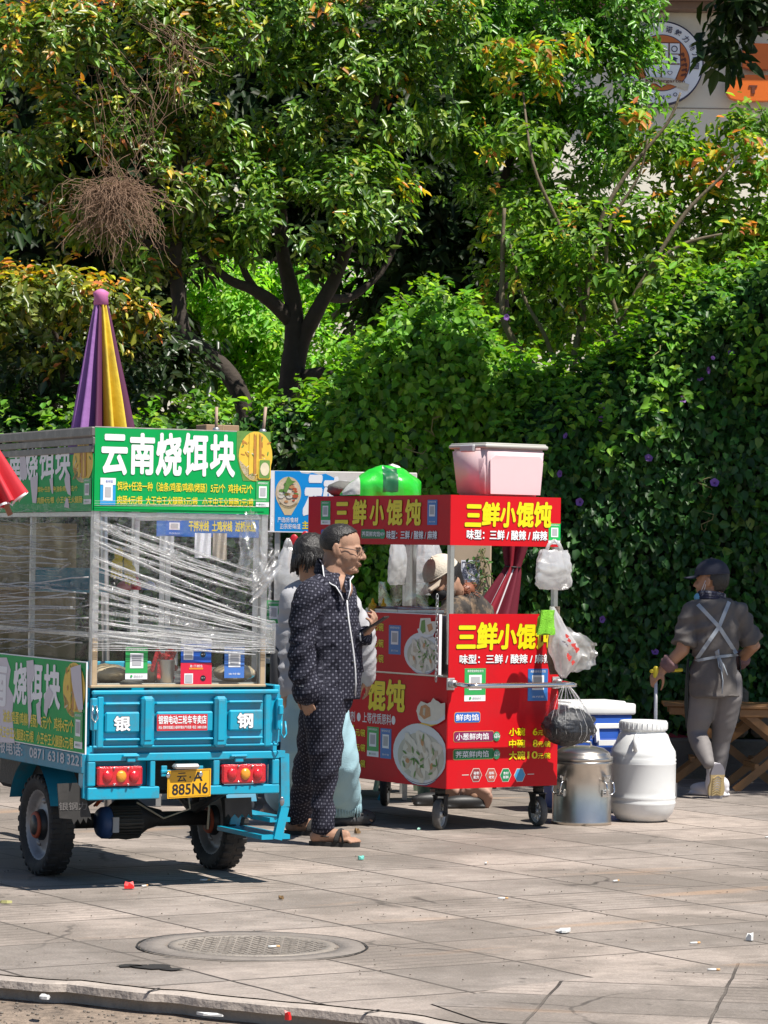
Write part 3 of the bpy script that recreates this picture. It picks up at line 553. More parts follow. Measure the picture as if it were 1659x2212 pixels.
# --- bright trees farther off, seen under the crown
t6 = tree_root('far_lime_tree', 'sunlit lime-green tree seen far back under the central crown', 500, 760, 30)
crown('crown', t6, [(480, 640, 30, .5, .5, .5), (540, 720, 30, .5, .5, .45), (440, 760, 30.3, .5, .5, .5), (590, 790, 30, .35, .4, .35), (430, 620, 30.4, .3, .4, .4), (700, 750, 30, .45, .4, .5), (770, 700, 30.2, .35, .4, .35), (850, 640, 30.3, .4, .4, .3, .5), (540, 860, 30, .6, .4, .3), (470, 700, 30.6, .6, .4, .6), (570, 690, 30.6, .5, .4, .5), (610, 850, 30.4, .5, .4, .3), (720, 830, 30.6, .6, .4, .35), (735, 615, 30.4, .4, .4, .35), (660, 600, 30.5, .4, .4, .3), (560, 590, 30.6, .5, .4, .3), (430, 850, 30.5, .5, .4, .35)], 300, 9, .085, .42, [(5, (.17, .34, .06)), (3, (.26, .42, .06)), (2, (.08, .18, .03))], SOFT)
limbs('trunk', t6, BARK, [([(520, 980, 30.2), (510, 800, 30.2), (480, 650, 30.2)], .06, .02)])
# --- evergreens closing the view, deep shade put into their leaf colour
t7 = tree_root('dark_evergreen_tree', 'evergreen coloured dark to give the gloom behind the upper left crowns', 100, 900, 27.2)
crown('crown', t7, [(80, 150, 27, 1.2, .7, 1.0), (330, 250, 27, 1.0, .7, 1.0), (100, 480, 27, 1.2, .7, .9), (330, 480, 27.2, .7, .6, .7), (120, 760, 27, 1.2, .6, .8), (320, 760, 27, .5, .5, .6), (480, 120, 27, 1.0, .7, .8), (560, 420, 27, .8, .5, .5)], 60, 9, .17, .45, SHADE_DARK, SOFT)
limbs('trunk', t7, BARK, [([(100, 1000, 27.4), (110, 700, 27.4), (150, 300, 27.4)], .12, .05)])
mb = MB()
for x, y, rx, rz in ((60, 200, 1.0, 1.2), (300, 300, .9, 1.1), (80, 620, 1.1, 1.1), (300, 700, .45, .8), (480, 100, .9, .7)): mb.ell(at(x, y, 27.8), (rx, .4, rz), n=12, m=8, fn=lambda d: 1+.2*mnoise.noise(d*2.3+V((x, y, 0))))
mb.build('dark_core', THICK, t7)  # solid near-black masses stand in for the gloom between leaves
t8 = tree_root('dark_camphor_tree', 'evergreen coloured dark for deep shade between the central tree and the bright round tree', 880, 800, 27.0)
crown('crown', t8, [(760, 260, 27, 1.0, .7, .9), (900, 450, 26.8, .8, .6, .8), (960, 150, 27, .9, .7, .9), (960, 600, 26.8, .8, .6, .7), (700, 520, 27, .6, .5, .35), (1050, 600, 26.8, .6, .6, .8), (1150, 620, 27.2, .6, .6, .6), (900, 680, 27.2, .6, .5, .4), (1230, 560, 26.9, .7, .5, .6), (1420, 560, 26.9, .45, .5, .35), (1560, 600, 26.9, .6, .5, .5)], 62, 9, .17, .45, SHADE_DARK, SOFT)
limbs('trunk', t8, BARK, [([(960, 900, 27.3), (955, 700, 27.3), (940, 400, 27.3)], .12, .05)])
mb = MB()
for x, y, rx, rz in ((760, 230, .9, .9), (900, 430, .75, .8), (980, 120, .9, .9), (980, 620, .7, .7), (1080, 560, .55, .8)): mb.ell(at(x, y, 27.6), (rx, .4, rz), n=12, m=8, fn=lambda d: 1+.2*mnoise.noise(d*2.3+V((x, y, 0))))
mb.build('dark_core', THICK, t8)  # added black solids keep the gaps in this crown dark
# --- big tree whose crown shades the right side (only its lowest sprays hang into view)
t9 = tree_root('overhanging_tree', 'dark leaf sprays of an overhanging tree at the top right corner', 1600, 100, 20.5)
def blobcrown(parent, L, n, k, L0, pal):
    C = []; A = []
    for c, r_, w_ in L:
        m = int(n*w_); d = norm(rng.normal(size=(m, 3))); C.append(np.array(c) + d*np.array(r_)*rng.random((m, 1))**.4); A.append(norm(d+np.array([0, 0, .8])))
    P, D, N, Ln = whorls(np.concatenate(C), np.concatenate(A), k, L0, (50, 100), .4, .05); return leaf_mesh('crown', P, D, N, Ln, Ln*.45, pick(pal, len(P)), SOFT, parent)
blobcrown(t9, [((5.2, 19.3, 6.6), (1.6, 1.9, .8), .8), ((4.75, 20.3, 6.3), (.9, 1.2, .6), .62), ((6.4, 18.0, 6.6), (1.2, 1.4, .8), .5), ((4.2, 18.1, 6.3), (.9, .8, .5), .16), ((2.44, 20.6, 5.14), (.30, .3, .14), .05), ((2.2, 20.6, 4.86), (.12, .2, .10), .016), ((2.62, 20.6, 5.0), (.06, .2, .12), .008), ((2.0, 20.35, 6.1), (.75, .36, .3), .5), ((.9, 20.4, 6.15), (.7, .35, .3), .42), ((-.2, 20.45, 6.2), (.6, .33, .3), .35), ((2.72, 20.78, 6.1), (.34, .3, .3), .2)], 640, 9, .15, SHADE_DARK)  # closing clumps lie out of view, added to shade mound and valley
mb = MB(); mb.tube([(5.9, 19.6, -.1), (5.8, 19.5, 2), (5.5, 19.4, 4.5), (5.2, 19.3, 6.6)], [.2, .17, .13, .06], 10)
for q in ((4.75, 20.3, 6.3), (4.9, 20.9, 6.1), (6.4, 18, 6.6), (4.1, 18.2, 6.3), (2.4, 20.6, 5.0), (2.0, 20.35, 6.1), (.9, 20.4, 6.15), (-.2, 20.45, 6.2)): mb.tube([(5.55, 19.4, 4.2), V((5.4, 19.4, 4.4)).lerp(V(q), .5)+V((0, 0, .4)), q], [.07, .045, .015], 7)  # the longest limbs reach out to the added shading clumps
mb.build('trunk', BARK, t9)
# ------------------------------------------------------------------ ivy hedges
def hedge(name, label, prof, Y0, nleaf, L0, pal, depth=.9, zb=.22, flowers=(), bulge=.16, thick=True, seed=0):
    root = thing(name, label, 'hedge', (0, 0, 0))
    pts = [at(x, y, Y0+.5) for x, y in prof]; X = [p.x for p in pts]; Z = [p.z for p in pts]
    def h(x): return float(np.interp(x, X, Z))
    def S(x, t, inset=0.):
        """t from 0 (foot of the front) over the top to 1 (back)"""
        H_ = h(x); rz = min(.55, H_*.4); a = (H_-rz-zb); arc = PI/2*.6; tot = a+arc+.6; s_ = t*tot
        if s_ < a: p = V((x, Y0, zb+s_)); nn = V((0, -1, .05))
        elif s_ < a+arc: u = (s_-a)/arc*PI/2; p = V((x, Y0+rz*(1-math.cos(u)), zb+a+rz*math.sin(u))); nn = V((0, -math.cos(u), math.sin(u)))
        else: p = V((x, Y0+rz+(s_-a-arc), H_-.25*(s_-a-arc))); nn = V((0, .2, 1))
        q = p*1.3 + V((seed, 0, 0)); b = bulge*mnoise.noise(q) + .45*bulge*mnoise.noise(q*2.7) + .2*bulge*mnoise.noise(q*6)
        return p + nn*(b-inset), nn
    x0, x1 = X[0], X[-1]
    mb = MB(); mb.grid(lambda u, v: S(x0+(x1-x0)*u, v, .07)[0] if v > .0 else S(x0+(x1-x0)*u, 0, .07)[0]-V((0, 0, zb)), max(12, int((x1-x0)*12)), 26); mb.build('dark_core', THICK, root, fix=False)  # dark solid set behind the leaves to stop light passing through
    P = np.empty((nleaf, 3)); N = np.empty((nleaf, 3))
    us = rng.uniform(x0, x1, nleaf); ts = rng.beta(1.15, 1.0, nleaf)
    for i in range(nleaf):
        p, nn = S(us[i], ts[i]); P[i] = p + nn*float(rng.uniform(-.07, .075)); N[i] = nn
    D = norm(N*rng.uniform(.1, .9, (nleaf, 1)) + np.array([0, 0, -.75]) + rng.normal(size=(nleaf, 3))*.42)
    Nn = norm(N*.9 + np.array([0, -.1, .55]) + rng.normal(size=(nleaf, 3))*.38); Ln = L0*rng.uniform(.6, 1.3, nleaf)
    leaf_mesh('foliage', P, D, Nn, Ln, Ln*.74, pick(pal, nleaf), IVY, root, fold=.2, droop=.15)
    # loose runners with leaves that stand off the surface
    m = int(nleaf*.012); C = []; A = []
    for i in range(m):
        p, nn = S(rng.uniform(x0, x1), rng.uniform(.55, 1)); 
        for j in range(4): C.append(np.array(p + nn*(.05+.05*j)) + rng.normal(size=3)*.03); A.append(np.array(nn)+np.array([0, 0, .5]))
    if C:
        p_, d_, n_, l_ = whorls(np.array(C), np.array(A), 4, L0*.9, (40, 100), .3, .02); leaf_mesh('runner', p_, d_, n_, l_, l_*.7, pick(LIME+LUSH, len(p_)), SOFT, root)
    for i in range(9):
        mbt = MB()
        p, nn = S(rng.uniform(x0, x1), rng.uniform(.35, .95)); c = [p + nn*.06]
        for j in range(6): c.append(c[-1] + V((rng.normal()*.05, -.02, rng.normal()*.04+.01)))
        mbt.tube(c, [.004]*6+[.0015], 5); mbt.build('tendril', M('vine stem', (.19, .17, .07), .7), root)
    pur = M('morning glory', (.30, .13, .52), .5, var=.1, trans=.35); eye = M('flower throat', (.10, .02, .16), .6)
    for fx, fy, sz in flowers:
        Y = Y0
        for _ in range(8):                                  # walk the line of sight onto the leaf surface
            q = at(fx, fy, Y); best = min((S(q.x, t)[0] for t in [k/60 for k in range(61)]), key=lambda s_: abs(s_.z-q.z)); Y = best.y
        c = at(fx, fy, Y-.11); r_ = sz*Y/FPX; n = (V((rng.normal()*.5, -1, .25+rng.normal()*.4))).normalized(); u = n.orthogonal().normalized(); v = n.cross(u)
        mb = MB()
        for k_, (rr, dd) in enumerate(((.12, -.5), (.3, -.12), (.75, .06), (1.0, 0.))): pass
        prof = ((.1, -.55), (.22, -.2), (.6, .0), (1.0, .08))
        vs = []; nn_ = 15
        for rr, dd in prof:
            for k in range(nn_): an = 2*PI*k/nn_; w_ = rr*(1+.08*math.cos(5*an)); vs.append(c + (u*math.cos(an)+v*math.sin(an))*r_*w_ + n*r_*dd)
        mb.add(vs, [(i*nn_+k, i*nn_+(k+1) % nn_, (i+1)*nn_+(k+1) % nn_, (i+1)*nn_+k) for i in range(3) for k in range(nn_)], True)
        f_ = mb.build('flower', pur, root)
        mb = MB(); mb.add([c + (u*math.cos(2*PI*k/8)+v*math.sin(2*PI*k/8))*r_*.2 - n*r_*.1 for k in range(8)], [list(range(8))]); mb.build('flower_throat', eye, f_)
    return root, S
z6 = lambda x, y: ((2000+x*.6462)/1.8517, (1000+y*.6462)/1.8517)
fl = [(*z6(x, y), s_) for x, y, s_ in ((1430, 635, 7), (1318, 668, 5), (1290, 745, 8), (1240, 800, 7), (1130, 925, 9), (635, 967, 8), (625, 830, 6), (470, 940, 6), (625, 1045, 6), (405, 1150, 7), (370, 1385, 8), (920, 1287, 9), (1328, 1440, 10), (493, 1560, 9))] + [(1301, 1338, 8), (1415, 1408, 8)]
hedge('ivy_hedge', 'tall dark ivy hedge dotted with purple flowers on the right', [(1060, 1010), (1085, 945), (1120, 905), (1180, 870), (1240, 850), (1300, 815), (1360, 770), (1420, 710), (1480, 665), (1540, 630), (1600, 600), (1660, 575), (1800, 545), (2100, 540)], 21.5, 30000, .072, IVYC, flowers=fl, seed=3)
hedge('ivy_mound', 'domed ivy mound with a sunlit top behind the pink storage box', [(655, 960), (690, 900), (720, 850), (750, 800), (790, 755), (840, 705), (890, 680), (935, 670), (985, 680), (1030, 718), (1060, 752), (1095, 788), (1150, 812), (1210, 838), (1260, 880), (1290, 960)], 21.9, 17000, .075, [(5, (.085, .20, .020)), (4, (.13, .26, .028)), (1, (.03, .08, .018))], flowers=((1094, 685, 7), (1075, 776, 8)), seed=11)
hedge('clipped_hedge', 'low shaded hedge running behind the blue tricycle stall', [(-300, 900), (0, 905), (200, 900), (420, 915), (560, 905), (620, 890), (690, 890), (730, 930)], 22.2, 11000, .075, IVYC+SHADE_DARK, seed=23)
# dry vines
dv = thing('dry_vine_tangle', 'brown ball of dead vines hanging in the leaning tree', 'vines', at(250, 420, 23.1))
mb = MB(); c0 = at(250, 420, 23.1)
for i in range(560):
    a = rng.uniform(0, 2*PI); el = rng.uniform(0, 1)**.6; rad = .175*rng.random()**.6; y0 = rng.uniform(-.02, .1)
    p = V((rad*math.cos(a)*.9, rad*math.sin(a)*.6, -.05+.10*math.sqrt(max(0, 1-(rad/.31)**2)))); pts = [p]; d = V((math.cos(a)*.022, math.sin(a)*.02-.012, .02))
    for j in range(int(rng.integers(5, 12))):
        d = d*.62 + V((rng.normal()*.026, rng.normal()*.022, -.015+rng.normal()*.022)); pts.append(pts[-1]+d)
    mb.tube(pts, .0018, 4, caps=False)
for (x, y), (x2, y2), k in (((235, 330), (250, 430), 22), ((320, 190), (300, 330), 16), ((420, 90), (380, 200), 16), ((200, 110), (260, 250), 12), ((330, 60), (430, 130), 14)):
    for i in range(k):
        a = at(x+rng.normal()*38, y+rng.normal()*30, 23.1)-c0; b = at(x2+rng.normal()*38, y2+rng.normal()*30, 23.1)-c0; pts = [a.lerp(b, t)+V((rng.normal()*.03, rng.normal()*.03, rng.normal()*.03)) for t in (0, .2, .4, .6, .8, 1)]; mb.tube(pts, .002, 4, caps=False)
mb.build('dead_stems', M('dead vine', (.25, .155, .10), .85, var=.35, scale=20), dv)
# low planter wall along the foot of the hedge
pw = thing('planter_wall', 'low dirty concrete planter wall at the foot of the right hedge', 'wall', (0, 0, 0))
mb = MB(); mb.box((1.1, 21.15, -.02), (6.5, 21.32, .27), .012); mb.build('wall', M('dirty concrete', (.16, .145, .125), .85, var=.3, scale=7, bump=.5, dirt=(.04, .045, .03), dirt_amt=.7, dscale=3), pw)
mb = MB()
for x0_, x1_, z0_, z1_ in ((2.25, 2.5, .28, .62), (2.52, 2.78, .28, .5)): mb.box((x0_, 21.2, z0_), (x1_, 21.34, z1_), .03)
mb.build('rubble_stone', M('rubble stone', (.15, .125, .09), .85, var=.35, scale=8, bump=.6), pw)
# beige gate pillar with a pasted notice, in the gap behind the red cart
gp = thing('gate_pillar', 'beige rendered gate pillar behind the red cart with thin creepers on it', 'pillar', (0, 0, 0))
a_, b_ = at(976, 1180, 20.9), at(1062, 1180, 20.9)
mb = MB(); mb.box((a_.x, 20.9, 0), (b_.x, 21.3, at(1000, 1100, 20.9).z), .01); mb.build('shaft', M('beige render', (.40, .31, .22), .8, var=.12, scale=5, dirt=(.2, .15, .1), dirt_amt=.5), gp)
mb = MB(); mb.box((a_.x-.003, 20.893, at(1000, 1292, 20.9).z), (b_.x, 20.9, at(1000, 1289, 20.9).z)); mb.build('joint', MATS['dark gap'], gp)
mb = MB(); C = []
for k in range(9):
    p = at(1040+rng.uniform(-5, 22), 1180+rng.uniform(-10, 120), 20.88); pts = [p]
    for j in range(6): pts.append(pts[-1]+V((rng.normal()*.03, 0, -.03+rng.normal()*.03))); C.append(np.array(pts[-1]))
    mb.tube(pts, .003, 4)
cr = mb.build('creeper', M('vine stem', (.1, .09, .05), .8), gp); C = np.array(C)
p_, d_, n_, l_ = whorls(C, np.tile([0, -1, .2], (len(C), 1)), 1, .03, (30, 90), .3, .01); leaf_mesh('creeper_leaf', p_, d_, n_, l_, l_*.6, pick(IVYC, len(p_)), IVY, gp)
nt_ = thing('paper_notice', 'white printed paper notice pasted on the beige pillar', 'notice', (0, 0, 0))
fc = Face((0, 20.892, 0), (1, 0, 0), (0, 0, 1), nt_, 1)
paper = M('paper white', (.72, .73, .80), .7, var=.04); ink = M('ink', (.02, .025, .07), .6)
fc.slab(*fc.bx(996, 1210, 1036, 1262), .002, paper, 0)
fc.text('门面急卖', *fc.bx(998, 1213, 1034, 1228), ink, 1, .03); fc.text('总价:12万/间', *fc.bx(998, 1229, 1034, 1241), ink, 1, .03); fc.text('已出租 租金可达2万', *fc.bx(999, 1242, 1034, 1250), ink, 1, .02); fc.text('联系电话:134 8882 3791', *fc.bx(999, 1252, 1034, 1260), ink, 1, .02)
fc.build('sheet', nt_)
# ================================================================== GREEN-SIGNED CARGO TRICYCLE STALL
z1 = lambda x, y: (x*.3906, 594.05+y*.3906)      # crops of the photograph used for measuring
z2 = lambda x, y: (x*.3906, 1107.1+y*.3906)
z3 = lambda x, y: (x*.3906, 1404.1+y*.3906)
zs = lambda x, y: (x*.1465, 891.1+y*.1465)
def zb(f, x0, y0, x1, y1): return (*f(x0, y0), *f(x1, y1))
teal = M('teal paint', (.004, .33, .50), .32, var=.10, scale=5, dirt=(.11, .12, .11), dirt_amt=.62, dscale=7, coat=.15, bump=.05, bscale=25)
tealw = M('worn teal paint', (.012, .19, .30), .5, var=.15, scale=6, dirt=(.09, .085, .075), dirt_amt=.7, dscale=7)
alu = M('aluminium section', (.48, .48, .47), .38, metal=.75, var=.12, scale=9, dirt=(.16, .14, .12), dirt_amt=.6, dscale=12)
wood = M('weathered wood', (.42, .31, .19), .75, var=.3, scale=18)
rubber = M('tyre rubber', (.018, .017, .017), .8, var=.3, scale=20, bump=.3, dirt=(.07, .06, .05), dirt_amt=.6, dscale=9)
rimm = M('grey rim', (.30, .29, .29), .45, metal=.4, var=.2, dirt=(.14, .11, .09), dirt_amt=.7, dscale=10)
black = M('black plastic', (.015, .015, .016), .5, var=.2)
chrome = M('chrome', (.62, .62, .62), .18, metal=1.)
steel = M('zinc steel', (.50, .50, .50), .4, metal=.85, var=.15)
grn = M('print green', (.0, .33, .075), .5, spec=.2, var=.08, bump=.10, bscale=7, dirt=(.03, .24, .09), dirt_amt=.5, dscale=4); grn_side = grn; wht = M('print white', (.80, .80, .82), .5, spec=.25, var=.03); yel = M('print yellow', (.78, .62, .03), .45, var=.05)
dgrn = M('print dark green', (.0, .12, .04), .5); pblue = M('print blue', (.02, .12, .48), .4); psky = M('print sky blue', (.02, .30, .62), .4); cardg = M('card green', (.03, .36, .09), .4); qg = M('card code grey', (.42, .42, .44), .6)
pred = M('print red', (.60, .012, .03), .4); blk = M('print black', (.012, .012, .016), .5)
eggy = M('egg yellow', (.72, .48, .05), .5, var=.25, scale=40); toast = M('toast brown', (.45, .2, .04), .5, var=.3, scale=50); chive = M('leaf print green', (.12, .25, .05), .5, var=.3, scale=50); pale = M('pale dough', (.66, .58, .40), .5, var=.2, scale=40)
TK = thing('cargo_tricycle', 'teal cargo tricycle stall with green sign and glass cabinet wrapped in film', 'tricycle', (-1.2668, 13.5868, 0), .4645)
def tf(x, y, yl=0.): q = hit(TK, 1, yl, x, y); return q.x, q.z
def tsd(x, y, xl=0.): q = hit(TK, 0, xl, x, y); return q.y, q.z
def fbox(mb, x0, y0, x1, y1, ya, yb, bev=.004, at_=None):
    a, c = tf(x0, y1, ya if at_ is None else at_), tf(x1, y0, ya if at_ is None else at_); mb.box((a[0], ya, a[1]), (c[0], yb, c[1]), bev)
W = .8375; BW0, BW1 = -.007, .912; ZT = 2.03; LEN = 1.55
# bed: floor pan, side boards, front board
mb = MB(); mb.box((BW0, .03, .60), (BW1, LEN, .64), .004); mb.box((BW0-.02, .0, .41), (BW0+.03, .06, .64), .004)
mb.box((BW0-.012, .03, .64), (BW0+.02, LEN, .9), .005); mb.box((BW1-.02, .03, .64), (BW1+.012, LEN, .9), .005); mb.box((BW0, LEN-.03, .64), (BW1, LEN, .95), .005)
for y in (.25, .7, 1.15, 1.5): mb.box((BW1+.012, y, .62), (BW1+.035, y+.06, .9), .004)
for y in (.5, 1.0): mb.box((BW0+.02, y, .55), (BW1-.02, y+.05, .6), .003)
mb.box((.12, .1, .50), (.18, 2.6, .56), .004); mb.box((.72, .1, .50), (.78, 2.6, .56), .004)
mb.build('cargo_bed', teal, TK)
# left long rail under the board with the painted phone line
mb = MB(); mb.box((BW0-.03, .0, .52), (BW0-.012, LEN, .605), .003); rail = mb.build('side_rail', tealw, TK)
fc = Face((BW0-.031, 0, 0), (0, -1, 0), (0, 0, 1), TK, 0)
fc.text('举报电话:   0871 6318 3221', *fc.bx(-20, 1612, 178, 1640), M('faded white paint', (.5, .52, .55), .7, var=.3, scale=40), 1, .03)
fc.build('painted_phone_line', rail)
# tailgate
mb = MB(); fbox(mb, 203, 1490, 603, 1617, -.012, .02, .004)
fbox(mb, 200, 1489, 604, 1502, -.03, -.012, .006); fbox(mb, 201, 1605, 603, 1617, -.022, -.012, .004)
fbox(mb, *zb(z3, 535, 255, 578, 545), -.026, -.012, .006); fbox(mb, *zb(z3, 1462, 240, 1505, 535), -.026, -.012, .006)
for x0, x1 in ((785, 860), (1190, 1262)):
    fbox(mb, *zb(z3, x0, 256, x1, 538), -.05, -.012, .012); fbox(mb, *zb(z3, x0+16, 275, x1-16, 500), -.054, -.049, .004)
for x0, x1 in ((582, 778), (864, 1184), (1266, 1458)):
    dz = -8 if x0 > 1200 else (0 if x0 > 800 else 4)
    fbox(mb, *zb(z3, x0, 286+dz, x1, 304+dz), -.034, -.012, .007); fbox(mb, *zb(z3, x0, 484+dz, x1, 502+dz), -.034, -.012, .007)
    fbox(mb, *zb(z3, x0, 338+dz, x1, 456+dz), -.028, -.012, .008)
tg = mb.build('tailgate', teal, TK)
fc = Face((0, -.0285, 0), (1, 0, 0), (0, 0, 1), TK, 1)
fc.text('银', *fc.bx(*zb(z3, 632, 368, 718, 446)), wht, 1, .045, blk, .10); fc.build('lettering', tg); fc = Face((0, -.0285, 0), (1, 0, 0), (0, 0, 1), TK, 1); fc.text('钢', *fc.bx(*zb(z3, 1314, 350, 1396, 430)), wht, 1, .045, blk, .10); fc.build('lettering', tg); fc = Face((0, -.0285, 0), (1, 0, 0), (0, 0, 1), TK, 1)
stk = fc.bx(*zb(z3, 868, 355, 1147, 446)); fc.rect(*stk, M('sticker red', (.55, .03, .04), .35, var=.15, scale=20), 1)
fc.text('银钢电动三轮车专卖店', *fc.bx(*zb(z3, 876, 362, 1140, 408)), wht, 2, .03); fc.text('地址: 昆明市官渡区小板桥羊甫水产市场旁  电话: 13888125208', *fc.bx(*zb(z3, 876, 418, 1140, 436)), wht, 2, .02)
fc.build('dealer_sticker', tg)
for cx in (520, 1545):                                   # chain latches at the two ends
    x, z = tf(*z3(cx, 330), -.03); s_ = -1 if cx < 900 else 1
    mb = MB(); mb.box((x-.014, -.04, z-.09), (x+.014, -.015, z+.05), .004); mb.box((x-.01, -.055, z-.02), (x+.01, -.038, z+.02), .003); l_ = mb.build('latch', teal, tg)
    mb = MB(); y0 = -.058; zz = z+.02 if s_ < 0 else z-.05
    mb.tube([(x-.009+s_*.008, y0, zz), (x-.013+s_*.008, y0-.006, zz-.055), (x+s_*.008, y0-.008, zz-.075), (x+.013+s_*.008, y0-.006, zz-.055), (x+.009+s_*.008, y0, zz)], .0042, 6); mb.build('latch_hook', chrome if s_ < 0 else teal, l_)
# rear frame with lamps
mb = MB()
fbox(mb, 190, 1622, 604, 1646, -.02, .03, .004); fbox(mb, 189, 1699, 345, 1729, -.02, .03, .004); fbox(mb, 448, 1694, 604, 1717, -.02, .03, .004)
fbox(mb, 189, 1646, 207, 1699, -.02, .03, .004); fbox(mb, 588, 1640, 604, 1694, -.02, .03, .004); fbox(mb, 324, 1644, 336, 1700, -.018, .025, .003); fbox(mb, 461, 1642, 475, 1696, -.018, .025, .003)
fbox(mb, 207, 1646, 324, 1700, .045, .05, 0, -.0); fbox(mb, 475, 1640, 588, 1696, .045, .05, 0, 0.)
for y in (-.006,):
    for cx in (728, 1325): fbox(mb, *zb(z3, cx-46, 578, cx+46, 594), -.036, -.02, .004); fbox(mb, *zb(z3, cx-24, 592, cx+24, 622), -.03, -.02, .004)
mb.build('rear_frame', teal, TK)
redl = M('red lens', (.55, .012, .02), .18, var=.2, scale=50, bump=.25, bscale=160, coat=.6); ambl = M('amber lens', (.75, .30, .02), .2, var=.2, scale=50, bump=.25, bscale=160, coat=.6)
for bx_ in ((540, 642, 792, 756), (1230, 630, 1475, 741)):
    mb = MB(); fbox(mb, *zb(z3, *bx_), -.03, .03, .008); tl = mb.build('taillight', redl, TK)
    for k, mm in ((.22, redl), (.52, ambl), (.80, redl)):
        x, z = tf(*z3(bx_[0]+(bx_[2]-bx_[0])*k, (bx_[1]+bx_[3])/2), -.03); mb = MB(); mb.ell((x, -.03, z), (.024, .014, .026), n=18); mb.build('lens', mm, tl)
    mb = MB()
    for k in (.36, .67):
        for y in (bx_[1]+12, bx_[3]-12): x, z = tf(*z3(bx_[0]+(bx_[2]-bx_[0])*k, y), -.03); mb.ell((x, -.032, z), .0055, n=8, m=6)
    mb.build('screws', chrome, tl)
# number plate, its lamp and bracket
mb = MB(); fbox(mb, *zb(z3, 893, 640, 925, 700), -.02, -.012, .002); fbox(mb, *zb(z3, 1090, 640, 1125, 690), -.02, -.012, .002); fbox(mb, *zb(z3, 893, 660, 1125, 680), -.024, -.012, .002); br_ = mb.build('plate_bracket', teal, TK)
mb = MB(); fbox(mb, *zb(z3, 945, 626, 1086, 656), -.07, -.02, .012, -.02); mb.build('plate_lamp', M('lamp silver', (.52, .52, .52), .35, metal=.6), TK)
pl = Face((0, -.034, 0), V((1, 0, .035)).normalized(), (0, 0, 1), TK, 1, step=.0009); ym = M('plate yellow', (.78, .40, .012), .35, var=.06)
a0, b0, a1, b1 = pl.bx(*zb(z3, 908, 682, 1148, 836)); pl.slab(a0, b0, a1, b1, .003, ym, 0); pw_, ph_ = a1-a0, b1-b0
for q in ((.03, .04, .97, .05), (.03, .95, .97, .96)): pl.rect(a0+pw_*q[0], b0+ph_*q[1], a0+pw_*q[2], b0+ph_*q[3], blk, 1)
pl.rect(a0+pw_*.03, b0+ph_*.04, a0+pw_*.036, b0+ph_*.96, blk, 1); pl.rect(a0+pw_*.964, b0+ph_*.04, a0+pw_*.97, b0+ph_*.96, blk, 1)
pl.text('云', a0+pw_*.22, b0+ph_*.58, a0+pw_*.43, b0+ph_*.90, blk, 1, .02); pl.circ(a0+pw_*.52, b0+ph_*.73, pw_*.02, blk, 1, 10); pl.text('A', a0+pw_*.6, b0+ph_*.58, a0+pw_*.8, b0+ph_*.90, blk, 1, .03)
pl.text('885N6', a0+pw_*.11, b0+ph_*.12, a0+pw_*.93, b0+ph_*.50, blk, 1, .025)
lp = pl.build('licence_plate', TK)
mb = MB()
for x, y in ((930, 693), (1110, 687)): q = tf(*z3(x, y), -.036); mb.ell((q[0], -.036, q[1]), (.011, .006, .012), n=10, m=6)
mb.build('plate_bolts', chrome, lp)
# wheels
def wheel(parent, c, r=.231, wd=.114, name='wheel', lugs=30):
    """axle along x"""
    o = bpy.data.objects.new(name, None); COL.objects.link(o); o.parent = parent; o.location = c
    mb = MB(); h = wd/2
    prof = [(r*.69, -h*.7), (r*.80, -h*.98), (r*.9, -h), (r*.965, -h*.86), (r*.985, -h*.5), (r*.985, h*.5), (r*.965, h*.86), (r*.9, h), (r*.8, h*.98), (r*.69, h*.7)]
    mb.lathe(prof, n=48, axis='x', caps=False)
    for k in range(lugs):
        for s_ in (-1, 1):
            a = 2*PI*(k+.25*s_)/lugs; M_ = Matrix.Rotation(a, 4, 'X'); old = mb.X; mb.X = M_
            mb.box((s_*h*.15, -.0135, r*.965), (s_*h*.97, .0135, r*.998), .004); mb.box((s_*h*.9, -.010, r*.90), (s_*h*1.0, .010, r*.98), .003); mb.X = old
    t = mb.build('tyre', rubber, o)
    mb = MB(); mb.lathe([(r*.70, -h*.72), (r*.64, -h*.6), (r*.62, -h*.2), (r*.5, -h*.05), (r*.34, -h*.3), (r*.30, -h*.34)], n=36, axis='x', caps=False); mb.lathe([(r*.70, h*.72), (r*.64, h*.6), (r*.62, h*.2), (r*.62, -h*.2)], n=36, axis='x', caps=False)
    for k in range(5):
        old = mb.X; mb.X = Matrix.Rotation(2*PI*k/5, 4, 'X'); mb.ell((-h*.16, 0, r*.47), (.012, .02, .014), n=8, m=6); mb.X = old
    mb.build('rim', rimm, o)
    mb = MB(); mb.lathe([(.075*r/.243, h*.2), (.075*r/.243, -h*.55), (.05*r/.243, -h*.95), (.048*r/.243, -h*1.1), (.001, -h*1.12)], n=24, axis='x'); mb.build('hub', black, o)
    mb = MB(); mb.lathe([(.06*r/.243, -h*.8), (.067*r/.243, -h*.85), (.062*r/.243, -h*1.02), (.045*r/.243, -h*1.05)], n=24, axis='x', caps=False); mb.build('hub_ring', M('rust orange', (.30, .06, .025), .7, var=.3), o)
    return o
lw = G(98, 1891); Xi = frame_of(TK).inverted(); q = Xi @ lw; rw = Xi @ G(466, 1876); ya = .5*(q.y+rw.y)
w0 = wheel(TK, (q.x+.008, ya, .231)); w1 = wheel(TK, (rw.x, ya, .231))
fw = wheel(TK, (.45, 2.78, .235), .235, .11, 'wheel')
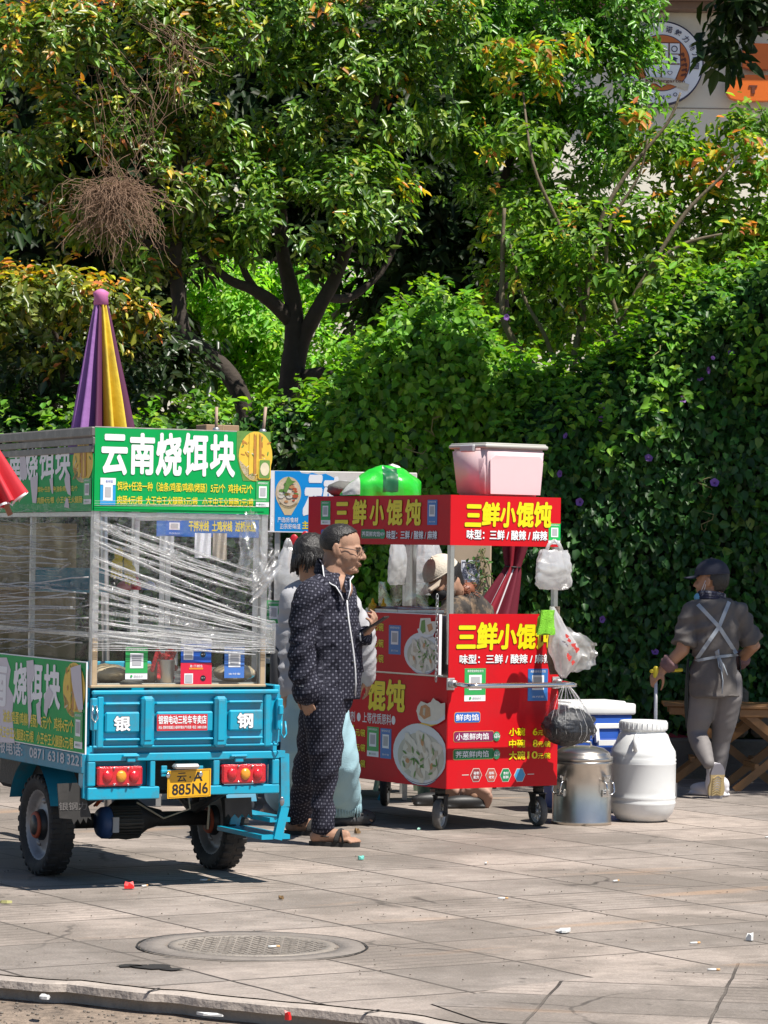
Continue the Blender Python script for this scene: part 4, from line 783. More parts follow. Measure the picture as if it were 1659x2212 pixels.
# axle, motor, springs
dark = M('greasy black metal', (.025, .024, .023), .6, metal=.3, var=.3, scale=20, bump=.3)
mb = MB(); mb.tube([(q.x+.05, ya, .243), (rw.x-.05, ya, .243)], .035, 12); mb.lathe([(.001, -.09), (.06, -.085), (.095, -.04), (.1, .0), (.095, .04), (.055, .1), (.036, .17)], (.49, ya, .25), 20, 'x', caps=False)
mb.box((.1, .75, .36), (.8, 1.45, .58), .02); mb.build('axle', dark, TK)  # dark box added so less light shows through under the bed
mx0, mz0 = tf(*z3(540, 968), ya-.1); mx1, _ = tf(*z3(765, 960), ya-.1)
mb = MB(); mb.lathe([(.001, 0), (.06, .002), (.073, .02), (.075, .05), (.072, .052)], (mx0, ya-.1, mz0+.01), 24, 'x', caps=False); mo = mb.build('motor', M('motor blue', (.03, .07, .19), .5, var=.25), TK)
mb = MB(); mb.lathe([(.066, .05), (.066, mx1-mx0)], (mx0, ya-.1, mz0+.01), 24, 'x')
for k in range(28): a = 2*PI*k/28; mb.bar((mx0+.055, ya-.1+.07*math.cos(a), mz0+.01+.07*math.sin(a)), (mx1-.004, ya-.1+.07*math.cos(a), mz0+.01+.07*math.sin(a)), .012, .006, (0, math.sin(a), -math.cos(a)))
mb.build('motor_fins', M('motor grey', (.05, .047, .042), .6, metal=.3, var=.3), mo)
mb = MB(); mb.box((mx0+.045, ya-.178, mz0-.03), (mx0+.075, ya-.165, mz0+.04)); mb.build('motor_label', M('label grey', (.4, .4, .42), .5), mo)
mb = MB(); mb.tube([(.25, ya-.12, .33), (.27, ya-.2, .40), (.24, ya-.16, .48)], .006, 6); mb.tube([(.30, ya-.1, .32), (.34, ya-.18, .40), (.36, ya-.12, .5)], .006, 6); mb.tube([(.29, ya-.1, .32), (.31, ya-.2, .39), (.30, ya-.12, .5)], .006, 6); mb.build('motor_cable', M('cable orange', (.5, .1, .03), .5), mo)
for sx in (q.x+.13, rw.x-.13):
    mb = MB()
    for k in range(4): mb.tube([(sx, ya-.42+.05*k, .40-.012*k), (sx, ya, .30-.012*k+.0), (sx, ya+.42-.05*k, .40-.012*k)], .012, 5)
    mb.build('leaf_spring', dark, TK)
mb = MB(); mb.tube([(rw.x-.12, ya-.06, .46), (rw.x-.1, ya-.12, .30), (rw.x-.11, ya-.13, .2)], .006, 6); mb.tube([(rw.x-.2, ya-.06, .5), (rw.x-.21, ya-.15, .3), (rw.x-.3, ya-.05, .25), (.5, ya-.1, .33)], .005, 6); mb.build('brake_cable', M('cable cream', (.45, .4, .3), .6), TK)
# mudflaps
def flap(px, yl, name='mudflap', text=None):
    pts = [tf(*z3(x, y), yl) for x, y in px]
    mb = MB(); mb.prism([(a, yl, b) for a, b in pts], (0, .006, 0)); o = mb.build(name, M('mudflap rubber', (.028, .026, .024), .7, var=.3, dirt=(.06, .055, .05), dirt_amt=.7, dscale=10), TK)
    if text:
        f2 = Face((0, yl-.001, 0), (1, 0, 0), (0, 0, 1), TK, 1); f2.text(text, *f2.bx(*zb(z3, 325, 842, 480, 885)), M('faded flap print', (.13, .12, .115), .7), 1, .02); f2.build('mudflap_print', o)
flap([(318, 740), (430, 735), (470, 800), (500, 900), (505, 940), (485, 925), (478, 958), (462, 930), (445, 962), (430, 935), (408, 965), (398, 935), (330, 930)], .02, text='银钢力')
flap([(1245, 820), (1390, 815), (1396, 930), (1375, 905), (1360, 932), (1340, 905), (1320, 930), (1300, 905), (1280, 928), (1262, 905), (1248, 925)], .05)
for x_ in (q.x, rw.x):                                   # arched guards over the wheels
    mb = MB(); mb.grid(lambda u, v: V((x_-.075+.15*v, ya+.285*math.cos(PI*(.1+.8*u)), .25+.285*math.sin(PI*(.1+.8*u)))), 16, 2); mb.build('wheel_guard', tealw, TK)
# side step on the right
mb = MB(); P3 = lambda x, y, yl: (lambda a: V((a[0], yl, a[1])))(tf(x, y, yl))
a, b, c = P3(613, 1628, .06), P3(614, 1742, .06), P3(598, 1813, .06)
mb.bar(a, b, .028, .042, (1, 0, 0)); mb.bar(b, c, .026, .04, (1, 0, 0)); mb.bar(a+V((0, .5, 0)), b+V((0, .5, 0)), .035, .05, (1, 0, 0)); mb.bar(b+V((0, .5, 0)), c+V((0, .5, 0)), .035, .05, (1, 0, 0))
mb.bar(c+V((-.005, 0, .01)), c+V((-.005, .5, .01)), .14, .02); mb.bar(b+V((-.02, 0, -.06)), b+V((-.02, .5, -.06)), .10, .02); mb.bar(a+V((0, .0, .0)), V((BW1, .06, a.z)), .03); mb.bar(a+V((0, .5, 0)), V((BW1, .56, a.z)), .03)
st = mb.build('side_step', teal, TK)
mb = MB(); e_ = P3(609, 1731, .03); mb.ell(e_, (.012, .008, .022), n=12, m=8); mb.build('reflector', M('reflector grey', (.3, .3, .32), .15, metal=.7), st)
# driver's end, mostly beyond the frame
mb = MB(); mb.bar((.45, 1.5, .52), (.45, 2.45, .52), .07); mb.tube([(.45, 2.5, 1.0), (.45, 2.62, .6)], .03, 8)
for s_ in (-.075, .075): mb.tube([(.45+s_, 2.6, .62), (.45+s_, 2.78, .235)], .02, 8)
mb.tube([(.1, 2.3, 1.08), (.3, 2.48, 1.02), (.45, 2.5, 1.0), (.6, 2.48, 1.02), (.8, 2.3, 1.08)], .014, 8); mb.box((.2, 1.62, .5), (.7, 2.0, .74), .02); mb.build('front_frame', tealw, TK)
mb = MB(); mb.box((.2, 1.62, .74), (.7, 2.0, .83), .03, 2); mb.build('saddle', black, TK)
# ---- cabinet
mb = MB(); pz = .9; s_ = .032
for x in (0, W-s_):
    for y in (0, LEN-s_): mb.box((x, y, pz), (x+s_, y+s_, ZT-.002), .003)
for z in (1.112, 1.64): mb.box((s_, .002, z), (W-s_, .024, z+.022), .002); mb.box((.002, s_, z), (.024, LEN-s_, z+.022), .002); mb.box((W-.024, s_, z), (W-.002, LEN-s_, z+.022), .002)
mb.box((.002, .78, pz), (.026, .80, 1.64), .002)
mb.build('cabinet_frame', alu, TK)
mb = MB(); mb.box((-.012, -.012, ZT-.075), (-.001, LEN, ZT-.045), .002); mb.box((-.02, -.012, ZT-.04), (-.001, LEN, ZT), .004); mb.box((0, 0, ZT-.02), (W, LEN, ZT+.004), .003); mb.box((-.014, .0, ZT-.11), (-.001, LEN, ZT-.08), .002); mb.build('roof', M('dark aluminium', (.17, .16, .15), .5, metal=.5, var=.25, scale=20, dirt=(.4, .38, .34), dirt_amt=.6, dscale=14), TK)
mb = MB(); mb.box((.004, -.002, .895), (.03, .03, 1.112), .003); mb.box((W-.03, -.002, .895), (W-.004, .03, 1.112), .003); mb.box((0, -.004, .892), (W, .04, .905), .003); mb.build('wood_trim', wood, TK)
mb = MB(); mb.box((.01, .03, .895), (W-.01, LEN-.03, .91), .003); mb.build('counter', M('counter steel', (.32, .32, .31), .35, metal=.7, var=.2), TK)
glass = film('cabinet glass', (.97, .98, .97), .97, .15, 3, gloss=.03, bumpy=.1)
mb = MB(); mb.box((.034, .01, .906), (W-.034, .013, 1.112)); mb.build('glass_pane', glass, TK)
mb = MB(); mb.box((.01, .034, .906), (.013, LEN-.034, 1.64)); mb.build('glass_pane', glass, TK)
mb = MB(); mb.box((.03, LEN-.05, .95), (.5, LEN-.04, 1.62)); mb.box((.03, .9, 1.30), (.36, LEN-.05, 1.315)); mb.build('back_board', M('tan board', (.34, .25, .12), .7, var=.25, scale=5, dirt=(.12, .09, .05), dirt_amt=.6), TK)
# front sign
fc = Face((0, -.006, 0), (1, 0, 0), (0, 0, 1), TK, 1)
a0, b0, a1, b1 = fc.bx(203, 924, 582, 1108); a0, a1 = 0, W; fc.slab(a0, b0, a1, ZT-.002, .006, grn, 0)
B1 = lambda *q: fc.bx(*zb(z1, *q))
for ch, x0, x1, y0, y1 in (('云', 565, 700, 888, 1098), ('南', 722, 850, 882, 1098), ('烧', 866, 1000, 882, 1105), ('饵', 1015, 1145, 882, 1105), ('块', 1165, 1295, 890, 1110)): fc.text(ch, *B1(x0, y0, x1, y1), wht, 2, .045)
def foodpic(fc, a0, b0, a1, b1, l=1, seed=1):
    """the folded rice-cake picture: dough disc with filling strips"""
    rs = random.Random(seed); w_, h_ = a1-a0, b1-b0; cx, cz = a0+w_*.56, b0+h_*.5
    fc.circ(cx, cz, w_*.50, eggy, l+1, 26, h_*.50)
    for k in range(26):
        x = cx+rs.uniform(-.4, .4)*w_; z = cz+rs.uniform(-.38, .38)*h_; t = rs.uniform(0, PI); s1, s2 = rs.uniform(.04, .12)*w_, rs.uniform(.012, .03)*w_
        fc.poly([(x+s1*math.cos(u)*math.cos(t)-s2*math.sin(u)*math.sin(t), z+s1*math.cos(u)*math.sin(t)+s2*math.sin(u)*math.cos(t)) for u in [k_*.785 for k_ in range(8)]], (toast, chive, pale, toast)[k % 4], l+2)
    for sx, mm in ((.36, eggy), (.50, toast), (.58, eggy), (.66, toast)):
        fc.poly([(a0+w_*sx, b0+h_*.12), (a0+w_*(sx+.09), b0+h_*.16), (a0+w_*(sx+.06), b0+h_*.9), (a0+w_*(sx-.0), b0+h_*.97)], mm, l+3)
    fc.circ(cx, cz, w_*.49, pale, l+1, 24, h_*.49, PI*1.05, PI*1.6)
q_ = B1(1308, 865, 1494, 1140); fc.poly([(q_[0], q_[3]), (q_[2], q_[3]), (q_[2], q_[1]), (q_[0]+(q_[2]-q_[0])*.2, q_[1]), (q_[0], q_[1]+(q_[3]-q_[1])*.5)], chive, 1); foodpic(fc, *q_, l=1)
q_ = B1(1425, 1018, 1494, 1130); fc.rrect(*q_, .008, eggy, 6); fc.rrect(q_[0]+.005, q_[1]+.005, q_[2]-.005, q_[3]-.005, .006, chive, 7); fc.circ((q_[0]+q_[2])/2, (q_[1]+q_[3])/2, .022, pale, 8, 14, .03)
fc.text('饵块+任选一种（油条/鸡蛋/鸡柳/烤肠）5元/个  鸡排4元/个', *B1(648, 1150, 1398, 1200), yel, 2, .025); fc.text('肉肠4元/根  大王中王火腿肠3元/根   小王中王火腿肠2元/根', *B1(648, 1228, 1400, 1276), yel, 2, .025)
def card(fc, a0, b0, a1, b1, main, foot=True, l=1, txt='微信支付', top='推荐使用微信支付', head=True):
    w_, h_ = a1-a0, b1-b0; fc.rect(a0, b0, a1, b1, wht if foot else main, l); fc.rect(a0, b0+(h_*.19 if foot else 0), a1, b1, main, l+1)
    fc.rect(a0+w_*.2, b0+h_*.34, a1-w_*.2, b0+h_*.80, wht, l+2); fc.rect(a0+w_*.29, b0+h_*.42, a1-w_*.29, b0+h_*.74, qg, l+3)
    if head: fc.text(top, a0+w_*.12, b1-h_*.12, a1-w_*.12, b1-h_*.045, wht, l+2, .01)
    if foot: fc.circ(a0+w_*.27, b0+h_*.095, w_*.055, main, l+2, 12); fc.text(txt, a0+w_*.38, b0+h_*.06, a1-w_*.2, b0+h_*.13, qg, l+2, .02)
    else: fc.text(txt, a0+w_*.2, b0+h_*.1, a1-w_*.2, b0+h_*.16, wht, l+2, .01)
c_ = B1(553, 1122, 638, 1272); fc.rect(*c_, psky, 2); fc.rect(c_[0], c_[3]-.03, c_[2], c_[3], wht, 3); fc.rect(c_[0]+.014, c_[1]+.02, c_[2]-.014, c_[3]-.03, wht, 3); fc.rect(c_[0]+.022, c_[1]+.035, c_[2]-.022, c_[3]-.04, qg, 4); fc.text('支付宝', c_[0]+.024, c_[3]-.02, c_[2]-.014, c_[3]-.009, pblue, 4, .02)
card(fc, *B1(1415, 1140, 1487, 1282), cardg, l=2)
fc.build('front_sign', TK)
# left side sign, peeling
fc = Face((-.006, 0, 0), (0, -1, 0), (0, 0, 1), TK, 0)
Bs = lambda *q: fc.bx(*zb(zs, *q))
fc.slab(-LEN, 1.663, -.0, ZT-.115, .005, grn, 0)
for ch, x0, x1, y0, y1 in (('云', -110, 100, 600, 1010), ('南', 150, 335, 570, 1000), ('烧', 380, 560, 545, 985), ('饵', 595, 800, 530, 985), ('块', 828, 1040, 515, 985)): fc.text(ch, *Bs(x0, y0, x1, y1), wht, 2, .04)
pk = M('peeled sign backing', (.62, .58, .62), .7, var=.08)
def pp(fc, f, pts, m, l): fc.poly([fc.px(*f(x, y)) for x, y in pts], m, l)
pp(fc, zs, [(300, 640), (380, 640), (410, 900), (380, 980), (350, 1010), (310, 940)], pk, 3); pp(fc, zs, [(455, 960), (570, 930), (560, 1180), (545, 1340), (490, 1330), (465, 1100)], pk, 3)
pp(fc, zs, [(740, 980), (790, 960), (795, 1190), (780, 1200), (760, 1130)], pk, 3); pp(fc, zs, [(960, 990), (1000, 840), (1040, 920), (1055, 1230), (1010, 1200), (975, 1100)], pk, 3); pp(fc, zs, [(985, 1260), (1015, 1270), (1030, 1410), (955, 1395)], pk, 3)
foodpic(fc, *Bs(1062, 430, 1362, 1035), l=1, seed=4)
fc.text('饵块+任选一种(油条/鸡蛋)5元/个', *Bs(560, 1085, 1150, 1180), yel, 2, .02); fc.text('肉肠4元/根  小王中王火腿肠', *Bs(560, 1240, 1220, 1335), yel, 2, .02); card(fc, *Bs(1245, 970, 1355, 1350), cardg, l=3)
fc.build('side_sign', TK)
# peeling board hung on the left side of the bed
fc = Face((-.045, 0, 0), (0, -1, 0), (0, 0, 1), TK, 0); B3 = lambda *q: fc.bx(*zb(z3, *q))
q0, q1 = fc.px(183.6, 1630), fc.px(181.6, 1429.5)
fc.slab(-LEN, q0[1], q0[0], q1[1], .006, wht, 0); fc.rect(-LEN+.004, q0[1]+.005, q0[0]-.005, q1[1]-.005, grn, 1)
for ch, x0, x1, y0, y1 in (('南', -60, 40, 70, 300), ('烧', 80, 150, 78, 295), ('饵', 162, 236, 75, 300), ('块', 250, 335, 88, 318)): fc.text(ch, *B3(x0, y0, x1, y1), wht, 3, .045)
pp(fc, z3, [(-200, 40), (40, 42), (62, 110), (50, 200), (78, 260), (70, 360), (84, 515), (-200, 500)], pk, 2); pp(fc, z3, [(152, 60), (190, 55), (196, 130), (172, 200), (180, 340), (165, 440), (155, 200)], pk, 4); pp(fc, z3, [(252, 250), (275, 200), (300, 240), (270, 330), (262, 372), (248, 340)], pk, 4); pp(fc, z3, [(398, 100), (420, 90), (455, 80), (468, 330), (440, 330), (420, 260), (405, 180)], pk, 6); pp(fc, z3, [(205, 300), (228, 280), (232, 420), (212, 400)], pk, 4)
foodpic(fc, *B3(345, 68, 468, 372), l=2, seed=8)
fc.text('油条/鸡蛋/鸡柳/烤肠）5元/个  鸡排4元/个', *B3(20, 358, 410, 430), yel, 3, .025); fc.text('大王中王火腿肠3元/根   小王中王火腿肠2元/根', *B3(0, 452, 410, 515), yel, 3, .025); card(fc, *B3(418, 345, 463, 545), cardg, l=5)
fc.build('side_board', TK)
# payment cards on the lower glass
fc = Face((0, .005, 0), (1, 0, 0), (0, 0, 1), TK, 1); B2 = lambda *q: fc.bx(*zb(z2, *q))
card(fc, *B2(693, 742, 815, 922), cardg); fc.build('payment_card', TK); NF = lambda: Face((0, .005, 0), (1, 0, 0), (0, 0, 1), TK, 1); fc = NF(); c_ = B2(1000, 697, 1168, 830); fc.rect(*c_, M('card blue', (.02, .11, .52), .35), 1); fc.rect(c_[0], c_[3]-.022, c_[2], c_[3], wht, 2); fc.text('支付宝    支付', c_[0]+.02, c_[3]-.016, c_[2]-.02, c_[3]-.006, pblue, 3, .02); fc.rect(*B2(1015, 745, 1068, 815), wht, 2); fc.rect(*B2(1020, 752, 1063, 808), qg, 3); x, z = fc.px(*z2(1122, 786)); fc.circ(x, z, .0125, blk, 2); fc.ring(x, z, .014, .0155, psky, 2); fc.text('碰一下', x-.008, z-.001, x+.008, z+.004, wht, 3, .01); fc.text('碰一下 支付', *B2(1080, 733, 1150, 748), wht, 3, .02)
fc.build('payment_card', TK); fc = NF(); c_ = B2(998, 832, 1170, 972); fc.rect(*c_, M('card red', (.62, .015, .05), .35), 1); fc.text('碰一下 领红包', *B2(1050, 842, 1118, 856), wht, 2, .02); fc.rrect(*B2(1045, 858, 1122, 868), .002, M('card orange', (.8, .25, .03), .4), 2); fc.rect(*B2(1018, 890, 1066, 946), wht, 2); fc.rect(*B2(1023, 896, 1061, 940), qg, 3); x, z = fc.px(*z2(1122, 916)); fc.circ(x, z, .013, blk, 2); fc.text('碰一下', x-.008, z-.001, x+.008, z+.004, wht, 3, .01); fc.text('支付宝      碰一下', *B2(1020, 952, 1150, 964), wht, 2, .01)
fc.build('payment_card', TK); fc = NF(); card(fc, *B2(1240, 738, 1350, 915), M('card soft blue', (.06, .17, .50), .35), foot=False, txt='支付宝', top='推荐使用支付宝')
fc.build('payment_card', TK)
# stretch film round the cabinet: a clear skin and the taut pleats pulled to the lower right corner
filmm = film('stretch film', (1, 1, 1), .90, .35, 26, (1, 1, 4), .07); pleat = film('film pleat', (1, 1, 1), .30, .92, 60, gloss=.1); pleat2 = film('film fold', (1, 1, 1), .74, .6, 16, gloss=.16, bumpy=.5)
def sk(u, v):
    x = -.012 + (W+.03)*u; z = 1.085 + (1.665-1.085)*v; return V((x, -.012-.004*math.sin(v*26+u*9)-.006*mnoise.noise(V((u*3, v*14+u*6, 0))), z))
mb = MB(); mb.grid(sk, 30, 44)
def sk2(u, v):
    y = -.01 + (LEN)*u; z = 1.10 + (1.70-1.10)*v; return V((-.012-.003*math.sin(v*34)-.006*mnoise.noise(V((u*2.5, v*16, 4))), y, z))
mb.grid(sk2, 30, 44); wrap = mb.build('plastic_film', filmm, TK, fix=False)
mb = MB()
for k in range(40):
    u = rng.random(); x0, y0 = 204+rng.uniform(0, 70)*(rng.random() < .4), 1128+ (1388-1128)*u; x1 = 588-rng.uniform(0, 60)*(rng.random() < .35); y1 = 1296+112*u**.85+rng.normal()*5
    if u < .35: x1 -= rng.uniform(0, 90); y1 = y0+(y1-y0)*.72+rng.uniform(-10, 25)
    a, b = tf(x0, y0, -.02), tf(x1, y1, -.02); sag = rng.uniform(0, .012); wd = rng.choice([.0007, .0012, .0019, .003], p=[.35, .35, .2, .1]); pts = [V((a[0]+(b[0]-a[0])*t, -.021-.004*rng.random(), a[1]+(b[1]-a[1])*t-sag*4*t*(1-t))) for t in (0, .15, .35, .55, .75, .9, 1)]
    mb.tube(pts, [(wd*.6, wd*.4), *[(wd*(1+.7*rng.random()), wd*.4)]*5, (wd*.7, wd*.4)], 5)
for k in range(30):                                       # pleats on the left side run level
    y = rng.uniform(1130, 1390); a, b = tsd(198, y, -.02), tsd(-20, y+rng.normal()*14+(1250-y)*-.10, -.02); wd = rng.choice([.001, .002, .0035]); n = 6
    t0 = rng.uniform(0, .5); pts = [V((-.021-.004*rng.random(), a[0]+(b[0]-a[0])*(t0+(1-t0)*i/n), a[1]+(b[1]-a[1])*(t0+(1-t0)*i/n)+rng.normal()*.003)) for i in range(n+1)]; mb.tube(pts, [(wd, wd*.4)]*(n+1), 5)
for k in range(5):
    y = 1390+k*3.6; a, b = tf(200, y, -.02), tf(592, y+rng.normal()*4+4, -.02); mb.tube([V((a[0]+(b[0]-a[0])*t, -.022, a[1]+(b[1]-a[1])*t)) for t in (0, .25, .5, .75, 1)], [(.0018, .001)]*5, 5)
for yb_ in (1082, 1087, 1092):
    a, b = tf(205, yb_, -.02), tf(575, yb_+rng.uniform(-3, 12), -.02); mb.tube([V((a[0]+(b[0]-a[0])*t, -.018, a[1]+(b[1]-a[1])*t)) for t in (0, .5, 1)], .0012, 5)
mb.build('film_pleats', pleat, wrap, fix=False)
mb = MB()                                                  # broad soft folds between the taut pleats
for k in range(19):
    u = rng.random(); x0, y0 = 204, 1112+276*u; x1, y1 = 588-rng.uniform(0, 150)*(rng.random() < .5), 1250+158*u**.9+rng.normal()*8; a, b = tf(x0, y0, -.02), tf(x1, y1, -.02); wd = rng.uniform(.004, .012); n = 9
    mb.tube([V((a[0]+(b[0]-a[0])*i/n, -.0185, a[1]+(b[1]-a[1])*i/n+rng.normal()*.002)) for i in range(n+1)], [(wd*(.3+.7*math.sin(PI*min(1, .15+i/n*.9)))*(.6+.8*rng.random()), .0012) for i in range(n+1)], 6)
for k in range(30):
    y = rng.uniform(1112, 1392); a, b = tsd(198, y, -.02), tsd(-20, y+rng.normal()*16+(1250-y)*-.10, -.02); wd = rng.uniform(.004, .018); n = 8; t0 = rng.uniform(0, .6)
    mb.tube([V((-.0185, a[0]+(b[0]-a[0])*(t0+(1-t0)*i/n), a[1]+(b[1]-a[1])*(t0+(1-t0)*i/n)+rng.normal()*.006)) for i in range(n+1)], [(.0012, wd*(.3+rng.random())) for i in range(n+1)], 6)
mb.build('film_folds', film('soft film fold', (1, 1, 1), .74, .7, 34, gloss=.1), wrap, fix=False)
mb = MB()                                                  # crumpled loose end at the upper right corner
def crump(cx, cy, rx, ry, sd, lean=0.):
    c = tf(cx, cy, -.05)
    def f(u, v):
        a = (u-.5)*2; b = (v-.5)*2; p = V((a*2, b*2, sd)); wx = rx*(.35+.65*(1-v))
        return V((c[0]+a*wx*(1+.3*mnoise.noise(p*2)) + lean*b, -.045-.05*mnoise.noise(p*1.2)-.012*mnoise.noise(p*4), c[1]+b*ry*(1+.2*mnoise.noise(p*2))+.006*mnoise.noise(p*4)))
    mb.grid(f, 22, 26)
crump(546, 1180, .085, .155, 3, -.01); crump(575, 1225, .05, .08, 7, .05)
a, b = tf(548, 1262, -.04), tf(602, 1210, -.06); 
for k in range(5): mb.tube([V((a[0]+rng.normal()*.015, -.03, a[1]-.02*k)), V((a[0]*.5+b[0]*.5, -.055, (a[1]+b[1])/2-.015*k)), V((b[0]+rng.normal()*.01, -.06, b[1]-.012*k))], [(.008, .003), (.014, .004), (.006, .003)], 6)
mb.build('loose_film', pleat2, wrap, fix=False)
mb = MB(); 
for y0_, y1_ in ((1340, 1412),): 
    a, b = tf(583, y1_, -.02), tf(594, y0_, -.02); mb.box((a[0]-.05, -.035, a[1]), (b[0], .02, b[1]), .006); 
mb.build('film_roll_end', pleat2, wrap)
# stakes on the roof edge
for x in (467, 568):
    a, b = tf(x, 930, .3), tf(x+ (6 if x > 500 else 1), 879, .3); mb = MB(); mb.tube([(a[0], .3, ZT), (b[0], .3, b[1])], .0075, 8); s_ = mb.build('stake', M('bamboo', (.38, .27, .2), .7), TK)
    mb = MB(); mb.lathe([(.010, 0), (.016, .005), (.016, .02), (.010, .026)], (a[0], .3, ZT+.004), 12); mb.build('stake_ring', steel, s_)
# ---- goods in the cabinet: things of their own
def inT(x, y, yl): a = tf(x, y, yl); return frame_of(TK) @ V((a[0], yl, a[1]))
YAW = .4645
o = thing('red_packets', 'bunch of red sauce packets standing in a steel tin behind the cabinet glass', 'sauce packets', inT(350, 1432, .07), YAW); mb = MB()
for k in range(17):
    mb.X = Matrix.Translation((rng.uniform(-.06, .06), rng.uniform(-.03, .03), rng.uniform(-.02, .02))) @ Euler((rng.normal()*.2, rng.normal()*.35, rng.normal()*.5)).to_matrix().to_4x4(); mb.box((-.012, -.006, -.06), (.012, .006, .05), .005)
mb.X = Matrix.Identity(4); mb.build('packet', M('packet red', (.60, .03, .04), .25, var=.3, scale=20, coat=.4), o)
b0_ = inT(356, 1489, .07); o = thing('steel_tin', 'grey steel tin holding red packets on the cabinet counter', 'tin', (b0_.x, b0_.y, .91), YAW); mb = MB(); mb.lathe([(.036, 0), (.04, .004), (.044, .10), (.046, .102), (.042, .104), (.038, .01)], n=24, caps=False); mb.build('can', steel, o)
mb = MB(); mb.lathe([(.0001, .002), (.036, .002)], n=24, caps=False); mb.build('base', steel, o)
for cx, w_, lab in ((236, .09, 'bag of pale rice cakes at the left corner of the cabinet counter'), (322, .045, 'bag of pale rice cakes beside the green payment card'), (505, .10, 'bag of rice cakes at the right end of the cabinet counter')):
    p = inT(cx, 1475, .16); o = thing('rice_cake_bag', lab, 'food bag', (p.x, p.y, .91), YAW, 'rice cake bags in the cabinet'); mb = MB(); mb.ell((0, 0, .04), (w_, .08, .042), n=20, m=12, fn=lambda d: 1+.12*mnoise.noise(d*2.5+V((cx, 0, 0)))); mb.build('bag_body', M('rice cakes in plastic', (.55, .45, .30), .2, var=.3, scale=14, bump=.4, bscale=30, coat=.5), o)
p = inT(265, 1300, .9)
sh_ = thing('bottle_shelf', 'small teal shelf board inside the glass cabinet', 'shelf', (0, 0, 0)); sh_.location = frame_of(TK) @ V((.03, .55, 1.30)); sh_.rotation_euler = (0, 0, YAW); mb = MB(); mb.box((0, 0, 0), (.34, .25, .012), .002); mb.box((0, .24, .01), (.34, .25, .11), .002); mb.build('board', M('shelf teal', (.05, .25, .33), .5), sh_)
for k, (px_, m_, lab, shp) in enumerate(((270, M('cap pink', (.55, .13, .13), .4), 'pink capped jar on the cabinet shelf', 0), (297, M('bottle red', (.6, .02, .04), .3), 'bright red sauce bottle on the cabinet shelf', 1), (325, M('cap blue', (.04, .13, .42), .4), 'blue domed tub on the cabinet shelf', 0))):
    a = tf(px_, 1300, .6); o = thing('sauce_bottle' if shp else 'sauce_jar', lab, 'bottle' if shp else 'jar', frame_of(TK) @ V((a[0], .62, 1.313)), YAW); mb = MB()
    mb.lathe([(.022, 0), (.024, .004), (.024, .03), (.012, .045), (.010, .06), (.005, .075), (.001, .076)] if shp else [(.03, 0), (.034, .006), (.032, .02), (.02, .035), (.001, .042)], n=18, caps=False); mb.build('bottle_body', m_, o)
o = thing('yellow_gloves', 'pair of yellow rubber gloves hanging inside the cabinet', 'gloves', inT(266, 1190, .5), YAW)
for s_, dz in ((-.02, 0), (.025, -.03)):
    mb = MB(); mb.ell((s_, 0, -.02+dz), (.022, .008, .04), n=12); mb.ell((s_*1.4, 0, -.06+dz), (.028, .009, .03), n=12)
    for k in range(4): mb.tube([(s_*1.4-.02+.013*k, 0, -.075+dz), (s_*1.6-.022+.015*k, 0, -.115+dz-.006*(k % 2))], .0065, 6, round_caps=True)
    mb.build('glove', M('glove yellow', (.62, .47, .04), .5, var=.15), o)
mb = MB(); mb.tube([(0, 0, -.02), (.03, 0, .10)], .003, 6); mb.build('hanger_stick', wood, o)
# grey cloths and a bag hung further in
for k, (x0, x1, y0, y1, m_, lab) in enumerate(((421, 458, 1152, 1205, M('cloth white', (.55, .55, .60), .8), 'white cloth hanging at the back of the cabinet'), (460, 492, 1152, 1210, M('cloth beige', (.30, .26, .21), .8), 'beige cloth hanging at the back of the cabinet'), (345, 378, 1158, 1195, M('cloth grey', (.32, .33, .36), .8), 'grey cloth hanging beside the blue strap in the cabinet'))):
    a, b = tf(x0, y1, 1.3), tf(x1, y0, 1.3); o = thing('hanging_cloth', lab, 'cloth', frame_of(TK) @ V(((a[0]+b[0])/2, 1.3, b[1])), YAW, 'cloths hung in the cabinet'); hw, hh = (b[0]-a[0])/2, b[1]-a[1]
    mb = MB(); 
    for d_ in (0, .006): mb.grid(lambda u, v: V(((u*2-1)*hw*(1-.1*v), d_+.01*math.sin(u*14+v*2), -hh*v)), 14, 8)
    mb.build('fabric', m_, o)
o = thing('white_sauce_bag', 'clear bag of white paper cups standing on the cabinet counter', 'bag', frame_of(TK) @ V((tf(365, 1400, .35)[0], .35, .91)), YAW); mb = MB()
mb.ell((0, 0, .10), (.04, .035, .10), n=16, m=12, fn=lambda d: 1+.16*mnoise.noise(d*3)); mb.ell((-.006, 0, .21), (.022, .02, .03), n=12, m=8, fn=lambda d: 1+.2*mnoise.noise(d*3)); mb.build('bag_body', film('cup bag', (1, 1, 1), .3, .75, 40), o)
o = thing('cardboard_box', 'brown cardboard box lying on the tricycle roof', 'box', frame_of(TK) @ V((tf(470, 925, .75)[0]-.0, .75, ZT+.004)), YAW); mb = MB(); mb.box((-.085, -.06, 0), (.085, .06, .055), .003); mb.build('carton', M('cardboard', (.30, .20, .12), .8, var=.12), o); mb = MB(); mb.box((-.0, -.061, .0), (.004, .061, .0565)); mb.build('carton_tape', M('tape', (.36, .26, .15), .4), o)
